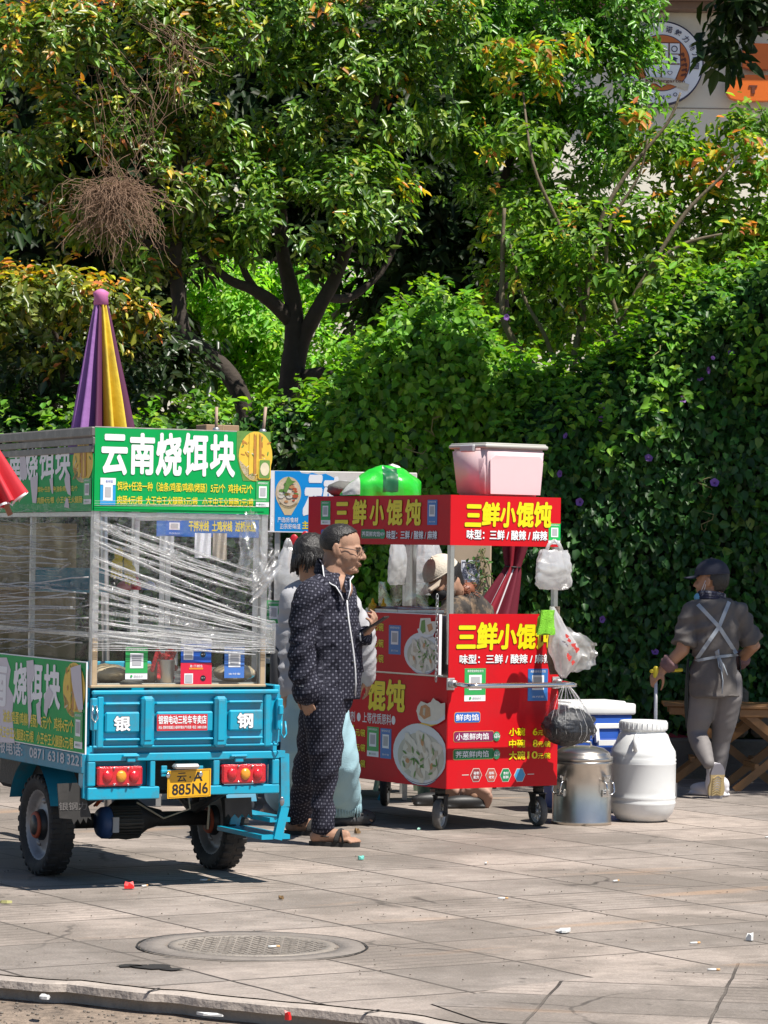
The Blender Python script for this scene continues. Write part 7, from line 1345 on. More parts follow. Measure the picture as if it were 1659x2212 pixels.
loft(mb, [(P(708, 1235), .062, .075), (P(708, 1247), .085, .13), (P(708, 1262), .108, .185), (P(708, 1290), .130, .196), (P(711, 1340), .150, .19), (P(713, 1400), .162, .186), (P(711, 1450), .160, .190), (P(708, 1492), .158, .196), (P(707, 1509), .160, .199)], f)
seg(mb, [RS+V((.01, 0, .01)), P(656, 1335, -.19), RE, P(652, 1440, -.20), RW+V((0, 0, .005))], [.072, .070, .065, .058, .056]); seg(mb, [P(712, 1262, 0), RS], [.09, .078])
seg(mb, [LS, P(744, 1345, .13), LE, LE.lerp(LW, .55), LE.lerp(LW, .9)], [.078, .076, .072, .058, .054]); seg(mb, [P(712, 1262, 0), LS], [.09, .078])
JS = [(P(709, 1240), P(708, 1510), 1., .16), (RS, RE, 1., .075), (RE, RW, 1.5, .07), (LS, LE, 1.2, .075), (LE, LW, 1.6, .06)]
shell(man, 'pyjama_jacket', mb, .0085, PJ, JS, .013, 3, 9., True)
mb = MB(); seg(mb, [RW+V((0, 0, .012)), RW+V((.003, 0, -.020))], [.064, .063]); cf = shell(man, 'sleeve_cuff', mb, .007, PJ, JS[2:3], .003, 2, 13., True)
mb = MB(); mb.tube([RW+V((0, 0, .020))+V((.0655*math.cos(t), .0655*math.sin(t), .004*math.sin(t))) for t in [2*PI*k/24 for k in range(24)]], .0035, 5, closed=True); mb.build('cuff_piping', PIPE, cf)
mb = MB(); seg(mb, [hipR+V((0, 0, .06)), P(702, 1560, -.10), KR, P(700, 1725, -.10), AR+V((.006, 0, .010))], [.114, .099, .078, .060, .055], 18); seg(mb, [hipL+V((0, 0, .06)), P(692, 1580, .12), KL, P(655, 1725, .38), V((AL.x, AL.y, .105))], [.118, .104, .082, .068, .060], 18)
mb.ell(P(704, 1515, 0), (.14, .15, .10), n=18)
shell(man, 'pyjama_trousers', mb, .009, PJ, [(hipR, KR, 1., .12), (KR, AR, 1.25, .085), (hipL, KL, 1., .12), (KL, V((AL.x, AL.y, .1)), 1.25, .085)], .0125, 3, 7., True)
def on_front(x, y, push=.004):
    """point on the front of the jacket on the line of sight (x, y)"""
    dg = bpy.context.evaluated_depsgraph_get(); dg.update(); o_ = [c for c in man.children if c.name.startswith('pyjama_jacket')][0]; X = (Matrix.Translation(man.location)).inverted(); p0 = X @ V((0, 0, CAM_H)); d = ray(x, y).normalized(); ok, loc, nn, _ = o_.ray_cast(p0, d); return (loc + nn*push) if ok else P(x, y, -.1)
plk = [(748, 1296), (749, 1312), (752, 1340), (757, 1375), (762, 1410), (766, 1445), (767, 1475), (766, 1503)]; pts = [on_front(*q) for q in plk]
mb = MB(); mb.tube(pts, [(.0045, .003)]*len(pts), 6); mb.build('placket_piping', PIPE, man)
mb = MB()
for y in (1335, 1385, 1430): mb.ell(on_front(748+(y-1335)*.14, y), .006, n=8, m=6)
mb.build('button', black, man)
# notched collar: two lapel leaves with white edge
def leaf(pts, off, name):
    q = [on_front(*p, .012) if not isinstance(p, V) else p for p in pts]; mb = MB(); c = sum(q, V())/len(q); n = (q[1]-q[0]).cross(q[2]-q[0]).normalized(); n = n if n.y < 0 else -n; mb.prism([x - n*.004 for x in q], n*.011); o = mb.build(name, PJ, man); pat_attr(o.data, [(P(709, 1240), P(708, 1510), 1., .16)]); mb = MB(); mb.tube([x + n*.008 for x in q[off:]], .0034, 6); mb.build('lapel_piping', PIPE, o); return o
leaf([P(690, 1207, -.05), P(699, 1222, -.09), P(702, 1246, -.125), P(716, 1262, -.16), P(728, 1268, -.175), P(738, 1284, -.175), P(744, 1298, -.17), P(722, 1258, -.13), P(708, 1236, -.09)][:7], 1, 'lapel')
leaf([P(743, 1262, -.12), P(747, 1242, -.06), P(763, 1247, -.07), P(756, 1256, -.10), P(757, 1275, -.12), P(751, 1297, -.15)], 2, 'lapel')
mb = MB(); mb.grid(lambda u, v: P(0, 0) if False else (lambda a: nb + V((0, 0, .0)) + f*(.094*math.cos(a)+.004) + rr*(.096*math.sin(a)) + V((0, 0, .030+.105*(.5-.5*math.cos(a)) - .065*(1-v))) - (f*math.cos(a)+rr*math.sin(a))*.016*v)(R(40)+u*R(280)), 30, 4)
col_ = mb.build('collar', PJ, man, fix=False); pat_attr(col_.data, [(P(709, 1240), P(708, 1510), 1., .16)])
# hair: short, black, high receding forehead
def cap_mesh(X, s, test, rad, cen, nz=40, nn=64, noise_=.004):
    mb = MB(); old = mb.X; mb.X = X @ Matrix.Scale(s, 4); grid_ = {}
    vs = []; idx = {}
    for i in range(nz+1):
        for k in range(nn):
            t = PI*i/nz; a = 2*PI*k/nn; d = V((math.sin(t)*math.cos(a), math.sin(t)*math.sin(a), math.cos(t)))
            if test(d): idx[(i, k)] = len(vs); q = 1+noise_*10*mnoise.noise(d*9)+noise_*6*mnoise.noise(d*23); vs.append(V((d.x*rad[0]*q, d.y*rad[1]*q, d.z*rad[2]*q))+V(cen))
    fs = [[idx[(i, k)], idx[(i+1, k)], idx[(i+1, (k+1) % nn)], idx[(i, (k+1) % nn)]] for i in range(nz) for k in range(nn) if all(z in idx for z in ((i, k), (i+1, k), (i+1, (k+1) % nn), (i, (k+1) % nn)))]
    mb.add(vs, fs, True); mb.X = old; return mb
mb = cap_mesh(HX, HS, lambda d: (d.z > -.55 + .95*max(0, d.x+.12) if d.x < .12 else d.z > .22+.75*(d.x-.12)) and d.x < (.80 if abs(d.y) < .45 else .62), (.101, .080, .088), (-.014, 0, .032)); hr = mb.build('hair', hairm, man, fix=False)
so_ = hr.modifiers.new('s', 'SOLIDIFY'); so_.thickness = .004; so_.offset = -1
mb = MB(); mb.X = HX @ Matrix.Scale(HS, 4)
for s_ in (-1, 1):
    ring = [(.100+.0*math.cos(t), s_*(.033)+.024*math.cos(t), .000+.019*math.sin(t)) for t in [2*PI*k/20 for k in range(20)]]; mb.tube([V(p)+V((-.35*abs(p[1])*abs(p[1])*4, 0, 0)) for p in ring], .0011, 5, closed=True); mb.tube([(.092, s_*.057, .006), (.06, s_*.074, .008), (.0, s_*.082, .008), (-.02, s_*.084, .0)], .0020, 5)
mb.tube([(.108, -.010, .004), (.110, 0, .008), (.108, .010, .004)], .0018, 5); mb.build('glasses', black, man)
mb = MB(); mb.X = HX @ Matrix.Scale(HS, 4)
for s_ in (-1, 1): mb.ell((.0835, s_*.034, .000), (.006, .010, .0020), n=10, m=6); mb.tube([(.090, s_*.016, .018), (.089, s_*.034, .022), (.080, s_*.052, .016)], [.0018, .0026, .0014], 6)
mb.build('eyes_and_brows', M('eye dark', (.02, .013, .011), .4), man)
mb = MB(); mb.X = HX @ Matrix.Scale(HS, 4); mb.ell((.1015, 0, -.0578), (.0045, .021, .0016), n=12, m=6); mb.ell((.099, 0, -.064), (.0055, .016, .0038), n=12, m=6); mb.build('lips', M('lip', (.33, .13, .10), .5), man)
def sandal(ank, d, name='sandal'):
    d = V(d).normalized(); sd = V((-d.y, d.x, 0)); b = V((ank.x, ank.y, 0)); o = bpy.data.objects.new(name, None); COL.objects.link(o); o.parent = man; mb = MB(); out = []
    for k in range(28):
        a = 2*PI*k/28; x = .065+.135*math.cos(a); wd = .044+.008*math.cos(a); out.append(b + d*x + sd*wd*(abs(math.sin(a))**.7*(1 if math.sin(a) > 0 else -1)))
    mb.prism([p + V((0, 0, .001)) for p in out], (0, 0, .020)); mb.build('sole', M('sandal black', (.02, .018, .017), .7, var=.3), o)
    mb = MB()
    for p0, p1 in ((.075, .125), (.125, .085)):
        arc = [b + d*(p0+(p1-p0)*t) + sd*(.048*math.cos(PI*t)) + V((0, 0, .018+.062*math.sin(PI*t)**.8)) for t in np.linspace(0, 1, 12)]; mb.tube(arc, [(.0035, .015)]*12, 8)
    arc = [b + d*(-.055+.10*abs(math.cos(PI*t))) + sd*(.046*math.cos(PI*t)) + V((0, 0, .05+.0*t)) for t in np.linspace(0, 1, 12)]; mb.tube(arc, [(.003, .010)]*12, 6); mb.build('strap', M('strap black', (.022, .021, .021), .85, bump=.5), o); return o
sandal(AR, DR); sandal(AL, DL)
# phone in his left hand
pc = P(812, 1348, -.115); ax = (P(840, 1330, -.14)-P(786, 1366, -.09)).normalized(); o = thing('smartphone', 'black smartphone held up in the left hand of the pyjama man', 'phone', ft+pc); up_ = V((-.5, .15, .85)); up_ = (up_-ax*up_.dot(ax)).normalized(); sd_ = ax.cross(up_); Xp = Matrix((ax, sd_, up_)).transposed().to_4x4(); mb = MB(); mb.X = Xp; mb.box((-.072, -.036, -.004), (.072, .036, .004), .0035, 2); mb.build('phone_body', black, o); mb = MB(); mb.X = Xp; mb.box((-.069, -.033, .0042), (.069, .033, .0048)); mb.build('screen', M('phone glass', (.03, .035, .04), .08), o)
mb = MB(); mb.tube([LW + V((.030*math.cos(t)*.6, .030*math.cos(t)*.8, .032*math.sin(t))) for t in [2*PI*k/20 for k in range(20)]], .006, 6, closed=True); mb.build('wristband', PIPE, man)
# ------------------------------------------------------------------ customer behind the man
Yc2 = 16.95; ft2 = V((at(680, 1780, Yc2).x, 17.0, 0)); P = lambda x, y, d=0.: at(x, y, Yc2+d) - ft2
f2 = V((.45, .89, 0)).normalized(); H2 = headframe(P(676, 1202, .02), R(50), R(14)); mb = MB(); head_shape(mb, H2, 1.0); n0 = H2 @ V((-.02, 0, -.08)); mb.tube([n0+V((0, 0, .03)), n0, P(676, 1270)], [.05, .052, .07], 12, round_caps=True)
loft(mb, [(P(676, 1270), .07, .13), (P(678, 1320), .1, .15), (P(680, 1420), .095, .13), (P(682, 1500), .1, .15)], f2)
aL = [P(634, 1300, -.02), P(622, 1400, .0), P(618, 1486, .0)]; aR = [P(742, 1300, -.05), P(785, 1370, -.03), P(790, 1460, .05)]
seg(mb, aL, [.045, .036, .026]); seg(mb, aR, [.045, .036, .026]); seg(mb, [P(676, 1278), aL[0]], .05); seg(mb, [P(676, 1278), aR[0]], .05)
hand_shape(mb, aL[2], (-.15, .05, -1), (-.8, -.4, 0), .95, (.6, .7, .7, .8), .4, -1); hand_shape(mb, aR[2], (.2, .4, -.8), (.8, -.4, 0), .95, (.6, .7, .7, .8), .4, 1)
gR, gL = G(752, 1783)-ft2, G(600, 1768)-ft2; lR = [P(705, 1520, -.02), P(735, 1650, -.02), V((gR.x-.04, gR.y, .09))]; lL = [P(662, 1520, .02), P(640, 1650, .1), V((gL.x+.03, gL.y, .09))]
for l in (lR, lL): seg(mb, l, [.08, .058, .04])
foot_shape(mb, lR[2], (.85, .2, 0)); foot_shape(mb, lL[2], (-.5, .8, 0)); cu, _ = person('person in grey jacket and pale blue jeans half hidden behind the pyjama man', ft2, mb, .008, skin2)
P2_ = P; gj = M('light grey jacket', (.40, .40, .42), .8, var=.08, bump=.2); mb = MB()
loft(mb, [(P(676, 1250), .06, .08), (P(676, 1272), .10, .17), (P(678, 1320), .135, .19), (P(680, 1420), .14, .185), (P(682, 1490), .135, .18), (P(682, 1502), .13, .175)], f2); seg(mb, aL, [.075, .068, .052]); seg(mb, aR, [.078, .072, .055]); seg(mb, [P(676, 1278), aL[0]], .08); seg(mb, [P(676, 1278), aR[0]], .08)
shell(cu, 'jacket', mb, .012, gj, [(P(678, 1250), P(682, 1500)), (aL[0], aL[1], 1.2), (aL[1], aL[2], 1.4), (aR[0], aR[1], 1.2), (aR[1], aR[2], 1.4)], .009)
jm = M('pale blue jeans', (.30, .47, .53), .85, var=.08, scale=10, bump=.3, bscale=150); mb = MB()
for l in (lR, lL): seg(mb, [l[0]+V((0, 0, .1)), l[0], l[0].lerp(l[1], .5), l[1], l[1].lerp(l[2], .6), l[2]+V((0, 0, .05))], [.11, .115, .112, .10, .10, .112], 18)
mb.ell(P(684, 1508), (.16, .14, .1)); shell(cu, 'jeans', mb, .012, jm, [(lR[0], lR[1]), (lR[1], lR[2], 1.3), (lL[0], lL[1]), (lL[1], lL[2], 1.3)], .010, 3, 7.)
mb = MB()
for k in range(46): a = 2*PI*k/46; p = lR[2]+V((.108*math.cos(a), .108*math.sin(a), .0)); mb.tube([p+V((0, 0, .05)), p+V((.006*math.cos(a), .006*math.sin(a), .0)), p+V((rng.normal()*.006, 0, -.03-.012*rng.random()))], .0035, 4)
mb.build('frayed_hem', jm, cu)
mb = cap_mesh(H2, 1.0, lambda d: d.z > -.75 and not (d.x > .62 and d.z < .35), (.112, .096, .104), (-.018, 0, .022), noise_=.006); h_ = mb.build('hair', hairm, cu, fix=False)
mb = MB(); mb.X = H2
for k in range(150): a = rng.uniform(R(70), R(290)); r_ = .085; p = V((-.02+r_*1.1*math.cos(a), r_*.98*math.sin(a), .03+rng.uniform(-.03, .03))); mb.tube([p, p+V((.006*math.cos(a), .008*math.sin(a), -.05)), p+V((rng.normal()*.006, rng.normal()*.006, -.10-.02*rng.random()))], [.008, .007, .003], 5)
mb.build('hair_strands', hairm, cu)
def clog(parent, ank, d, m_):
    d = V(d).normalized(); sd = V((-d.y, d.x, 0)); b = V((ank.x, ank.y, 0)); mb = MB(); mb.X = Matrix.Translation(b) @ Matrix((d, sd, V((0, 0, 1)))).transposed().to_4x4(); mb.ell((.055, 0, .03), (.145, .052, .035), n=24); mb.ell((.11, 0, .045), (.088, .052, .045), n=20); mb.box((-.07, -.042, .001), (.17, .042, .03), .012); me = union(mb, .006, 4); me.materials.append(m_); o = link('clog', me, parent)
    mb = MB(); mb.X = Matrix.Translation(b) @ Matrix((d, sd, V((0, 0, 1)))).transposed().to_4x4()
    for x, y, z in ((.08, -.045, .066), (.11, -.048, .064), (.14, -.043, .06), (.1, -.02, .088), (.13, -.02, .084), (.1, .02, .088)): mb.ell((x, y, z), .0075, n=8, m=6)
    mb.build('clog_hole', black, o)
cm = M('clog charcoal', (.045, .045, .048), .55, var=.15); clog(cu, lR[2], (.85, .2, 0), cm); clog(cu, lL[2], (-.5, .8, 0), cm)
o = thing('shoulder_bag', 'dark grey shoulder bag hanging at the side of the person in pale jeans', 'bag', ft2+P(604, 1440, .05)); mb = MB(); mb.box((-.05, -.10, -.12), (.04, .08, .12), .04, 3); mb.build('bag_body', M('bag charcoal', (.06, .06, .065), .7, var=.15), o); mb = MB(); mb.tube([(-.0, -.09, .1), (.02, -.05, .3), (.09, -.03, .43)], [(.012, .004)]*3, 6); mb.build('bag_strap', black, o)
# ------------------------------------------------------------------ vendor bending over the cart
Yv = 18.28; ftv = V((at(1030, 1740, 18.45).x, 18.5, 0)); P = lambda x, y, d=0.: at(x, y, Yv+d) - ftv
fv = V((-.75, -.5, -.0)).normalized(); Hv = headframe(P(956, 1250, .0), R(205), R(34)); mb = MB(); head_shape(mb, Hv, .98)
chest = P(1008, 1330, .22); n0 = Hv @ V((-.03, 0, -.07)); mb.tube([n0+V((0, 0, .02)), n0, P(1000, 1296, .16)], [.05, .05, .06], 12, round_caps=True)
hip = P(1045, 1500, .55); seg(mb, [P(1000, 1312, .17), chest, chest.lerp(hip, .6), hip], [.10, .13, .12, .13])
vA = [P(985, 1318, .0), P(948, 1345, -.15), P(905, 1318, -.1)]; vB = [P(1030, 1330, .35), P(990, 1400, .3), P(930, 1380, .2)]
for a_ in (vA, vB): seg(mb, a_, [.045, .036, .026]); seg(mb, [P(1003, 1315, .17), a_[0]], .05); hand_shape(mb, a_[2], (-.9, -.1, -.2), (0, -.3, .9), .92, (.6, .7, .8, .9), .5, 1)
g1, g2 = V((-.02, -.06, 0)), V((-.20, .10, 0)); k1, k2 = P(1040, 1620, .62), P(1025, 1620, .72); seg(mb, [hip, k1, g1+V((0, 0, .08))], [.08, .05, .035]); seg(mb, [hip, k2, g2+V((0, 0, .08))], [.08, .05, .035])
ve, _ = person('vendor in tan cap and black mask bending over the red cart counter', ftv, mb, .0075, skin)
cam_m = M('camouflage cloth', (.035, .03, .026), .85, var=.3, scale=14, dirt=(.40, .27, .16), dirt_amt=.75, dscale=13, bump=.3); mb = MB(); seg(mb, [P(998, 1306, .16), chest, chest.lerp(hip, .6), hip], [.125, .165, .155, .16])
for a_ in (vA, vB): seg(mb, [a_[0], a_[1], a_[1].lerp(a_[2], .8)], [.075, .064, .05]); seg(mb, [P(1003, 1315, .17), a_[0]], .08)
shell(ve, 'camouflage_jacket', mb, .011, cam_m, [(chest, hip), (vA[0], vA[1], 1.3), (vA[1], vA[2], 1.3)], .007)
mb = MB(); mb.tube([chest+V((-.02, -.16, .02)), chest+V((-.005, -.165, -.1)), chest+V((.03, -.16, -.25))], [(.018, .008)]*3, 8); mb.build('strap', M('tan strap', (.5, .33, .18), .7), ve)
tm = M('dusty pink trousers', (.42, .25, .19), .85, var=.1, bump=.2); mb = MB(); mb.tube([hip, k1, k1.lerp(g1, .6)+V((.005, 0, 0)), g1+V((.015, 0, .045))], [.13, .10, .088, .098], 16); mb.tube([hip, k2, k2.lerp(g2, .6)+V((.005, 0, 0)), g2+V((.015, 0, .045))], [.13, .10, .088, .098], 16); shell(ve, 'trousers', mb, .012, tm, [(hip, k1), (k1, g1+V((0, 0, .1)), 1.3), (hip, k2), (k2, g2+V((0, 0, .1)), 1.3)], .009, 3, 8.)
for g_ in (g1, g2): mb = MB(); mb.X = Matrix.Translation(g_) @ Matrix.Rotation(R(197), 4, 'Z'); mb.ell((.06, 0, .038), (.14, .048, .042), n=20); mb.box((-.07, -.04, .001), (.18, .04, .022), .01); me = union(mb, .007, 3); me.materials.append(black); link('shoe', me, ve)
def cap_hat(parent, X, s, m_, mb_brim, brimtilt=8, name='cap'):
    mb = MB(); mb.X = X @ Matrix.Scale(s, 4) @ Matrix.Translation((-.012, 0, .03)); mb.grid(lambda u, v: (lambda a, t: V((.108*math.sin(t)*math.cos(a), .090*math.sin(t)*math.sin(a), .012+.092*math.cos(t)*(1+.02*math.sin(a*6)))))(2*PI*u, .05+v*(PI/2+.02)), 36, 14, closed=True); mb.tube([(.107*math.cos(t), .089*math.sin(t), .010) for t in [2*PI*k/36 for k in range(36)]], [.004]*36, 6, closed=True); mb.ell((0, 0, .106), (.008, .008, .005), n=8, m=6); c = mb.build(name, m_, parent)
    mb = MB(); mb.X = X @ Matrix.Scale(s, 4) @ Matrix.Translation((-.012, 0, .04)) @ Matrix.Rotation(R(brimtilt), 4, 'Y')
    for dz in (0, .005): mb.grid(lambda u, v: (lambda a: V((.100*math.cos(a)+.082*v*math.cos(a)**.6, .084*math.sin(a)*(1+.05*v), dz-.022*(math.sin(a)**2)*v)))((u-.5)*R(130)), 20, 8)
    mb.build('brim', mb_brim, c); return c
capt = M('tan cap', (.56, .52, .44), .85, var=.2, scale=30, bump=.4, bscale=120); capb = M('cream brim', (.60, .52, .42), .8, var=.06); cap_hat(ve, Hv, 1.06, capt, capb, 14)
mb = MB(); mb.X = Hv; mb.ell((.062, 0, -.055), (.052, .058, .048), n=18); mb.build('face_mask', M('black mask', (.012, .012, .014), .8), ve); mb = MB(); mb.X = Hv
for s_ in (-1, 1): mb.tube([(.05, s_*.058, -.04), (.0, s_*.076, -.012), (-.015, s_*.082, -.005)], .0022, 5)
mb.build('mask_strap', wht, ve)
mb = cap_mesh(Hv, .98, lambda d: d.z < .35 and d.x < .15 and d.z > -.55, (.108, .086, .098), (-.014, 0, .022)); mb.build('hair', hairm, ve, fix=False)
mb = MB(); b_ = P(1006, 1275, .10)
mb.ell(b_, (.055, .05, .045), n=18, fn=lambda d: 1+.22*mnoise.noise(d*4)+.12*mnoise.noise(d*13)); 
for k in range(60): d = V((rng.normal(), rng.normal(), rng.normal())).normalized(); p = b_+d*.042; mb.tube([p, p+d*.02+V((rng.normal()*.012, 0, rng.normal()*.012)), p+d*.028+V((rng.normal()*.02, 0, -.012))], .0022, 4)
mb.build('hair_bun', M('red brown hair', (.20, .065, .03), .5, var=.4, scale=50, bump=.4), ve); mb = MB(); mb.tube([b_+V((-.03, 0, .0)), Hv @ V((-.09, 0, .02))], [.035, .05], 10, round_caps=True); mb.build('hair_tail', hairm, ve)
# ------------------------------------------------------------------ woman in apron walking away on the right
Yw = 19.5; ftw = V((at(1545, 1700, Yw).x, 19.6, 0)); P = lambda x, y, d=0.: at(x, y, Yw+d) - ftw
fw_ = V((-.42, .91, 0)).normalized(); Hw = headframe(P(1535, 1255, .0), R(152), R(4)); mb = MB(); head_shape(mb, Hw, .97); n0 = Hw @ V((-.022, 0, -.07)); mb.tube([n0+V((0, 0, .03)), n0, P(1540, 1306)], [.055, .058, .075], 12, round_caps=True)
loft(mb, [(P(1540, 1304), .07, .13), (P(1540, 1340), .1, .15), (P(1544, 1420), .1, .135), (P(1545, 1500), .11, .15)], fw_)
wL = [P(1491, 1325, -.03), P(1474, 1405, -.06), P(1432, 1447, -.02)]; wR = [P(1594, 1325, .04), P(1628, 1395, .08), P(1585, 1440, .28)]
for a_ in (wL, wR): seg(mb, a_, [.052, .044, .031]); seg(mb, [P(1540, 1318), a_[0]], .055)
hand_shape(mb, wL[2], (-.72, .05, -.62), (-.4, -.75, .5), .98, (1.1, 1.15, 1.2, 1.3), .9, -1); hand_shape(mb, wR[2], (-.6, .6, .1), (0, -.3, .9), .95, (.7, .8, .9, 1.), .6, 1)
lk = [P(1518, 1505, .02), P(1505, 1585, .03), P(1530, 1648, -.12)]; rk = [P(1572, 1505, .03), P(1558, 1600, .1), P(1551, 1672, .12)]
for l in (lk, rk): seg(mb, l, [.065, .042, .028])
rfoot = V((rk[2].x, rk[2].y, .09)); seg(mb, [rk[2], rfoot], [.03, .035]); wo, _ = person('woman in grey tee, crossed apron straps and dark cap walking away by the hedge', ftw, mb, .0075, skin2)
tee = M('grey brown tee', (.125, .112, .104), .9, var=.15, scale=8, bump=.2, bscale=60); mb = MB()
loft(mb, [(P(1540, 1290), .055, .065), (P(1540, 1301), .095, .13), (P(1540, 1316), .11, .160), (P(1541, 1350), .125, .168), (P(1545, 1400), .118, .142), (P(1545, 1416), .108, .130), (P(1545, 1440), .125, .146), (P(1545, 1480), .14, .155), (P(1545, 1505), .142, .158)], fw_)
wLs, wRs = [wL[0], wL[0].lerp(wL[1], .6), wL[0].lerp(wL[1], .82)], [wR[0], wR[0].lerp(wR[1], .6), wR[0].lerp(wR[1], .86)]
for a_ in (wLs, wRs): mb.tube([a_[0], a_[0].lerp(a_[2], .35), a_[0].lerp(a_[2], .7), a_[2]], [.066, .070, .072, .078], 16); mb.ell(a_[0], .066); seg(mb, [P(1540, 1318), a_[0]], .068)
shell(wo, 'tee_shirt', mb, .009, tee, [(P(1541, 1290), P(1545, 1500)), (wL[0], wL[1], 1.4), (wR[0], wR[1], 1.2)], .015, 2, 11.)
leg_m = M('grey leggings', (.18, .165, .16), .7, var=.08); mb = MB(); seg(mb, [lk[0]+V((0, 0, .1)), lk[0], lk[0].lerp(lk[1], .6), lk[1], lk[1].lerp(lk[2], .45), lk[2]], [.092, .094, .080, .062, .062, .040], 18); seg(mb, [rk[0]+V((0, 0, .1)), rk[0], rk[0].lerp(rk[1], .6), rk[1], rk[1].lerp(rk[2], .4), rk[2]], [.092, .094, .078, .060, .058, .042], 18); shell(wo, 'leggings', mb, .009, leg_m, [(lk[0], lk[1], .6), (lk[1], lk[2], .7), (rk[0], rk[1], .6), (rk[1], rk[2], .7)], .004, 3, 16.)
apm = M('apron strap', (.36, .40, .44), .8, var=.06); apd = M('apron dark', (.045, .052, .05), .85, var=.15)
tees = [c for c in wo.children if c.name.startswith('tee_shirt')][0]
def on_back(x, y, push=.006):
    X = Matrix.Translation(wo.location).inverted(); bpy.context.view_layer.update(); ok, loc, nn, _ = tees.ray_cast(X @ V((0, 0, CAM_H)), ray(x, y).normalized()); return (loc+V((0, -push, 0))) if ok else P(x, y, -.14)
def strap(pts, w_=.012, name='apron_strap', k=12):
    q = []
    for i in range(len(pts)-1):
        for t in np.linspace(0, 1, k, endpoint=False): q.append(on_back(pts[i][0]+(pts[i+1][0]-pts[i][0])*t, pts[i][1]+(pts[i+1][1]-pts[i][1])*t))
    q.append(on_back(*pts[-1])); s2 = [sum(q[max(0, i-1):i+2], V())/len(q[max(0, i-1):i+2]) for i in range(len(q))]; vs = []
    for i, p in enumerate(s2): t = (s2[min(i+1, len(s2)-1)]-s2[max(i-1, 0)]).normalized(); b = t.cross(V((0, -1, 0))).normalized(); vs += [p+b*w_, p-b*w_, p-b*w_+V((0, -.004, 0)), p+b*w_+V((0, -.004, 0))]
    mb = MB(); n = len(s2); mb.add(vs, [(4*i+j, 4*i+(j+1) % 4, 4*i+4+(j+1) % 4, 4*i+4+j) for i in range(n-1) for j in range(4)]); return mb.build(name, apm, wo)
strap([(1505, 1303), (1553, 1354), (1592, 1414)]); strap([(1576, 1297), (1553, 1354), (1503, 1426)]); strap([(1499, 1428), (1548, 1419), (1596, 1414)], .0085)
mb = MB(); c0 = on_back(1549, 1418, .02); mb.ell(c0, (.014, .010, .014), n=10)
q = lambda x, y: P(x, y, 0)*1.0
def tail(pts): mb.tube([on_back(x, y, .018+.01*i) for i, (x, y) in enumerate(pts)], [(.004, .010)]*len(pts), 6)
tail([(1549, 1418), (1556, 1440), (1560, 1470), (1558, 1498)]); tail([(1550, 1418), (1562, 1436), (1570, 1458)]); tail([(1549, 1418), (1552, 1440), (1560, 1452), (1558, 1436), (1551, 1420)]); tail([(1549, 1418), (1546, 1408), (1550, 1404), (1550, 1416)]); mb.build('apron_bow', apm, wo)
def side_flap(pts, pts2, nm):
    mb = MB(); n = len(pts); mb.add([P(*p) for p in pts]+[P(*p) for p in pts2], [(i, i+1, n+i+1, n+i) for i in range(n-1)], True); o = mb.build(nm, apd, wo, fix=False); s_ = o.modifiers.new('s', 'SOLIDIFY'); s_.thickness = .006
side_flap([(1489, 1424, -.02), (1488, 1470, -.03), (1486, 1520, -.02), (1484, 1574, .02)], [(1486, 1424, .16), (1482, 1470, .2), (1480, 1520, .22), (1483, 1570, .24)], 'apron_skirt'); side_flap([(1599, 1418, .12), (1602, 1470, .12), (1592, 1520, .14), (1578, 1555, .2)], [(1594, 1418, .3), (1602, 1470, .34), (1600, 1530, .34), (1596, 1560, .34)], 'apron_skirt')
capn = M('navy cap', (.032, .034, .052), .8, var=.1, bump=.2, bscale=120); cap_hat(wo, Hw, 1.04, capn, capn, 4)
mb = cap_mesh(Hw, .97, lambda d: d.z < .3 and d.x < (.18 if d.z > -.2 else -.25) and d.z > -1.0 and not (abs(d.y) > .72 and d.x > -.18), (.112, .088, .120), (-.014, 0, .022)); mb.build('hair', hairm, wo, fix=False)
mb = MB(); nc = P(1537, 1291); 
for k in range(3): mb.tube([nc + V((.078*math.cos(t), .075*math.sin(t), -.012+.016*k+.012*math.cos(t+2.2))) for t in [2*PI*j/26 for j in range(26)]], [.014]*26, 8, closed=True)
mb.build('neck_scarf', M('scarf navy', (.02, .022, .05), .85, var=.2, dirt=(.5, .5, .52), dirt_amt=1., dscale=26), wo)
mb = MB(); mb.X = Hw; mb.ell((.064, .038, -.10), (.036, .036, .032), n=14); mb.build('lowered_mask', M('mask blue', (.16, .42, .62), .7), wo); mb = MB(); mb.X = Hw
for dx in (0, .02): mb.tube([(.040+dx, .058, -.09), (.012+dx*.8, .072, -.045), (-.004+dx*.3, .078, .004)], .002, 5)
mb.build('mask_strap', wht, wo)
slm = M('sleeve mauve', (.20, .115, .115), .9, var=.25, scale=20, bump=.4)
for a_ in (wL, wR):
    mb = MB(); p, q_ = a_[1].lerp(a_[2], .5), a_[1].lerp(a_[2], .92); mb.tube([p, p.lerp(q_, .2), p.lerp(q_, .4), p.lerp(q_, .6), p.lerp(q_, .8), q_], [.050, .060, .050, .058, .047, .042], 16); mb.build('arm_sleeve', slm, wo)
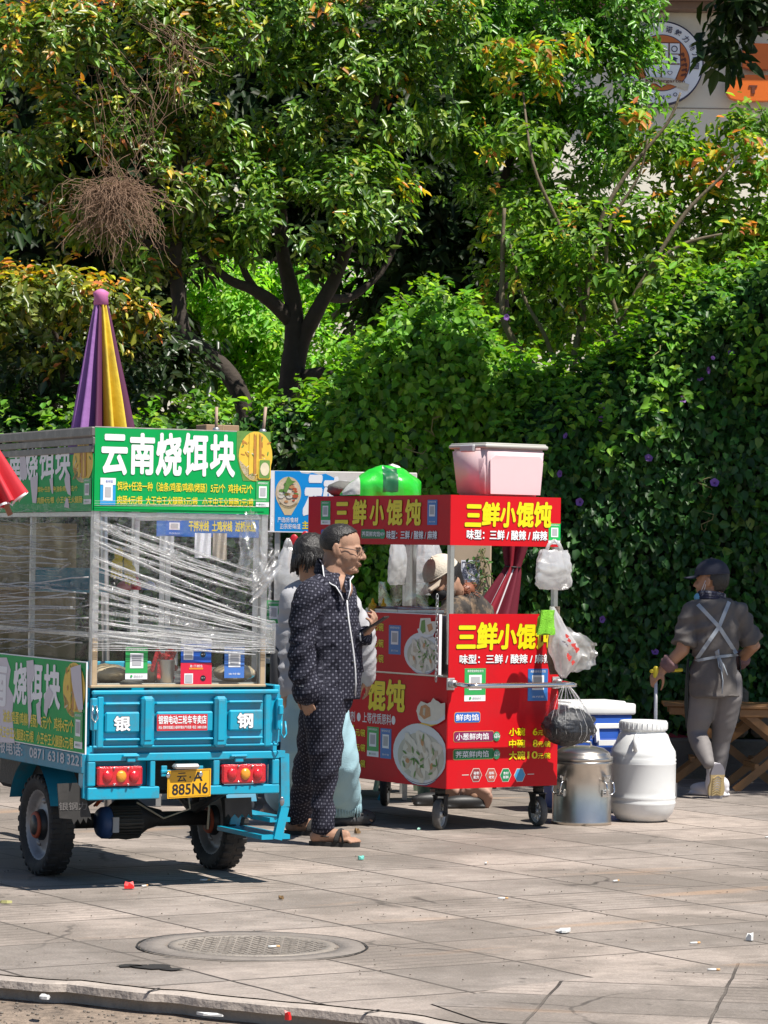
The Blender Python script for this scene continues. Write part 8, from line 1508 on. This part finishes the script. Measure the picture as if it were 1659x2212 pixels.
# sneakers: one lifted with its sole to the camera, one planted
shm = M('sneaker white', (.60, .58, .60), .6, var=.1, bump=.2); solg = M('sole grey', (.27, .26, .29), .6, var=.1); solt = M('sole tan', (.52, .40, .20), .6, var=.15)
so0, so1 = P(1551, 1656, -.10), P(1545, 1729, -.05); L_ = (so0-so1).length; ex = (so0-so1).normalized(); en = V((.25, -.95, .05)); en = (en-ex*en.dot(ex)).normalized(); es = ex.cross(en); Xs = Matrix.Translation(so1.lerp(so0, .5)) @ Matrix((ex, es, en)).transposed().to_4x4()
sh_o = bpy.data.objects.new('sneaker', None); COL.objects.link(sh_o); sh_o.parent = wo
mb = MB(); mb.X = Xs; mb.ell((.0, 0, -.035), (.128, .060, .05), n=20); mb.ell((.06, 0, -.06), (.06, .046, .065), n=16); me = union(mb, .006, 3); me.materials.append(shm); link('upper', me, sh_o)
def solepoly(a, b, z0, z1):
    pts = []
    N_ = 14
    def wd(t): return .057*(math.sin(PI*min(1, max(0, t*.98+.01)))**.42)*(1-.22*math.exp(-((t-.58)/.16)**2))
    L2 = [(x, wd((x+.13)/.26)) for x in np.linspace(a, b, N_)]; return [(x, w_, z0) for x, w_ in L2] + [(x, -w_, z0) for x, w_ in L2[::-1]]
for a, b, m_, nm in ((-.13, -.075, solg, 'toe_sole'), (-.075, .06, solt, 'mid_sole'), (.06, .13, solg, 'heel_sole')):
    mb = MB(); mb.X = Xs; mb.prism(solepoly(a, b, -.012, 0), (0, 0, .022))
    if nm == 'mid_sole':
        for k in range(8): x = a+.012+k*.016; mb.bar((x-.012, -.030, .012), (x+.006, 0, .012), .007, .006, (0, 0, 1)); mb.bar((x+.006, 0, .012), (x-.012, .030, .012), .007, .006, (0, 0, 1))
    mb.build(nm, m_, sh_o)
mb = MB(); mb.X = Matrix.Translation(V((rfoot.x, rfoot.y, 0))) @ Matrix.Rotation(R(143), 4, 'Z'); mb.ell((.06, 0, .045), (.145, .046, .045), n=20); mb.ell((-.01, 0, .075), (.07, .05, .06), n=16); mb.box((-.075, -.042, .001), (.20, .042, .028), .014); me = union(mb, .006, 3); me.materials.append(shm); link('sneaker', me, wo)
# the long-handled dustpan she carries
hp = P(1417, 1452, -.02); o = thing('long_handled_dustpan', 'long handled dustpan with yellow grip in her left hand behind the white barrel', 'dustpan', (ftw+hp).to_tuple()); gz = (ftw+hp).z
mb = MB(); mb.tube([(0, 0, 0), (.005, .0, -gz+.12)], .011, 10); mb.build('handle_tube', M('tube white', (.66, .66, .66), .35, metal=.2), o)
yg = M('grip yellow', (.72, .58, .03), .45); mb = MB(); mb.tube([(.0, 0, .02), (0, 0, -.03)], .019, 10, round_caps=True); mb.tube([(-.028, 0, .006), (.16, .02, .016)], .012, 10, round_caps=True); mb.box((-.032, -.012, -.006), (-.022, .012, .018), .003); mb.build('grip', yg, o)
mb = MB(); mb.box((-.13, -.12, -gz+.003), (.13, .14, -gz+.012), .003); mb.box((-.13, .13, -gz+.003), (.13, .14, -gz+.13), .003); mb.box((-.13, -.12, -gz+.003), (-.122, .14, -gz+.1), .003); mb.box((.122, -.12, -gz+.003), (.13, .14, -gz+.1), .003); mb.build('pan', M('pan grey', (.2, .2, .2), .6), o)
# ================================================================== TABLES, LITTER
twood = M('varnished wood', (.30, .145, .05), .5, var=.25, scale=9, bump=.1, bscale=40, dirt=(.14, .07, .03), dirt_amt=.5, dscale=8)
def folding_table(label, c, hw, d, zt, yaw, name='folding_table'):
    o = thing(name, label, 'table', c, yaw, 'wooden folding tables by the hedge'); mb = MB(); n = max(2, int(d/.1)); bd = d/n
    for k in range(n): mb.box((-hw, -d/2+k*bd+.004, zt-.022), (hw, -d/2+(k+1)*bd-.004, zt), .004)
    mb.build('tabletop', twood, o)
    mb = MB(); mb.box((-hw+.04, -d/2+.02, zt-.075), (hw-.04, -d/2+.045, zt-.023), .003); mb.box((-hw+.04, d/2-.045, zt-.075), (hw-.04, d/2-.02, zt-.023), .003); mb.build('apron_rail', twood, o)
    for y in (-d/2+.055, d/2-.055):
        for s_ in (-1, 1): mb = MB(); mb.bar((s_*(hw-.10), y+s_*.012, zt-.03), (-s_*(hw-.06), y+s_*.012, .004), .05, .022, (0, 1, 0)); mb.build('leg', twood, o)
    for s_ in (-1, 1): mb = MB(); mb.bar((s_*(hw-.2), -d/2+.05, .16), (s_*(hw-.2), d/2-.05, .16), .03, .03); mb.build('stretcher', twood, o)
    return o
p = at(1690, 1540, 20.3); folding_table('nearer wooden folding table with crossed legs at the right edge behind the woman', (p.x, 20.3, 0), .40, .5, at(1640, 1524, 20.1).z, R(4))
p = at(1480, 1525, 20.85); folding_table('farther wooden folding table whose corner shows between barrel and woman', (p.x+.25, 20.85, 0), .40, .42, at(1460, 1519, 20.7).z, R(-3))
o = thing('fallen_parasol', 'dusty red folded parasol lying in the shade behind the white barrel', 'parasol', G(1500, 1690)+V((0, .5, .0))); mb = MB()
mb.grid(lambda u, v: (lambda a, r_: V((-.35+.75*v, r_*math.cos(a), .10+.22*(1-v)+r_*.8*math.sin(a))))(2*PI*u, (.02+.09*v)*(1+.3*math.sin(u*2*PI*6))), 48, 10, closed=True); mb.build('canopy', M('dusty red cloth', (.26, .03, .035), .8, var=.25), o); mb = MB(); mb.tube([(-.45, 0, .35), (.5, 0, .08)], .015, 8); mb.build('pole', dark, o)
# litter, each piece a thing
def scrap(name, label, cat, x, y, w_, h_, m_, seed, thick=.006, group=None):
    c = G(x, y); rs = random.Random(seed); o = None; mb = MB(); n = 9; pts = [(w_*math.cos(2*PI*k/n)*rs.uniform(.6, 1.15), h_*math.sin(2*PI*k/n)*rs.uniform(.6, 1.15)) for k in range(n)]
    top_ = [V((a, b, .005+thick*rs.uniform(.3, 1.6))) for a, b in pts]; mb.add(top_+[V((0, 0, .006+thick*1.2))]+[V((a, b, .0045)) for a, b in pts], [(k, (k+1) % n, n) for k in range(n)]+[(k, n+1+k, n+1+(k+1) % n, (k+1) % n) for k in range(n)]); o = mb.build(name, m_, None); o.location = c; o.rotation_euler = (0, 0, rs.uniform(0, 3)); return tag(o, label, cat, group)
paperm = M('litter paper', (.66, .66, .64), .7, var=.05); leafy = M('litter leaf', (.20, .12, .05), .8, var=.3); buttm = M('litter filter', (.60, .36, .16), .8)
scrap('plastic_scrap', 'crumpled bright red plastic scrap on the paving in front of the tricycle', 'litter', 279, 1921, .03, .02, M('litter red', (.70, .02, .02), .4), 1, .02)
scrap('paper_scrap', 'flat white paper scrap lying in the open paving right of centre', 'litter', 1215, 2015, .045, .03, paperm, 2, .01); scrap('paper_scrap', 'small crumpled white paper near the right edge of the paving', 'litter', 1620, 2033, .02, .018, paperm, 3, .02)
scrap('paper_scrap', 'white flattened wrapper in the grit of the gutter at lower left', 'litter', 96, 2159, .04, .02, paperm, 4, .008); scrap('paper_scrap', 'long pale paper strip in the gutter below the manhole', 'litter', 452, 2196, .05, .02, paperm, 5, .006)
scrap('plastic_scrap', 'tiny turquoise and yellow candy wrapper on the paving right of the sandals', 'litter', 780, 1858, .03, .015, M('litter turquoise', (.15, .5, .42), .4), 6, .012); scrap('fallen_leaf', 'curled brown dead leaf on the paving beside the black clog', 'leaf', 772, 1802, .022, .018, leafy, 7, .02)
scrap('fallen_leaf', 'brown dead leaf on the paving between manhole and tricycle', 'leaf', 607, 1944, .02, .012, leafy, 8, .01); scrap('plastic_scrap', 'small red plastic bit in the gutter near the kerb end', 'litter', 622, 2206, .014, .012, M('litter red', (.6, .02, .02), .4), 9, .02)
scrap('fallen_leaf', 'pale yellow leaf on the paving at the far left near the tricycle shadow', 'leaf', 12, 1953, .03, .016, M('litter pale leaf', (.5, .48, .2), .8), 10, .008); scrap('plastic_scrap', 'mint green plastic strip under the front castor of the red cart', 'litter', 905, 1793, .04, .01, M('litter mint', (.3, .52, .42), .5), 11, .008)
scrap('fallen_leaf', 'orange leaf lying by the right rear wheel of the tricycle', 'leaf', 497, 1861, .02, .012, M('litter orange leaf', (.6, .28, .04), .8), 12, .012)
def butt(x, y, a, label, m_=buttm): c = G(x, y); mb = MB(); mb.tube([(-.02, 0, .0095), (.012, 0, .0095)], .0042, 7); o = mb.build('cigarette_butt', paperm, None); o.location = c; o.rotation_euler = (0, 0, a); tag(o, label, 'cigarette butt', 'cigarette butts on the paving'); mb = MB(); mb.tube([(.012, 0, .0095), (.026, 0, .0095)], .0044, 7); mb.build('filter', m_, o)
for x, y, a, l in ((442, 1905, .2, 'cigarette butt in front of the right rear tricycle wheel'), (1085, 1945, .3, 'cigarette butt below the cart castors in open paving'), (1330, 1907, .9, 'cigarette butt below the white barrel in open paving'), (1500, 2042, .5, 'cigarette butt on the grooved slabs at lower right'), (1540, 2100, .2, 'cigarette butt on the square border slabs at lower right'), (312, 1918, 1.1, 'cigarette butt beside the red plastic scrap'), (1660, 1812, .4, 'cigarette butt at the right edge below the tables'), (1050, 1868, 1.3, 'cigarette butt between the pyjama man and the steel drum'), (590, 2050, .4, 'cigarette butt lying on the manhole cover')): butt(x, y, a, l)
mb = MB(); rs = random.Random(5)                                                # grit and chips: uncountable, one object
for k in range(900):
    if k < 620: x, y = rs.uniform(-20, 900), rs.uniform(2125, 2215); c = G(x, y, -.075)
    else: x, y = rs.uniform(0, 1659), rs.uniform(1780, 2120); c = G(x, y)+V((0, 0, .004))
    if k < 620 and c.y > np.interp(c.x, [p.x for p in kp], [p.y for p in kp])-.02: continue
    s_ = rs.uniform(.002, .008 if k < 620 else .005); mb.ell(c+V((0, 0, s_*.4)), (s_, s_*rs.uniform(.5, 1), s_*.6), n=5, m=3)
tag(mb.build('grit', M('grit stone', (.17, .145, .12), .85, var=.6, scale=80)), kind='stuff', label='scatter of pale grit and crumbs over the gutter and paving', cat='grit')
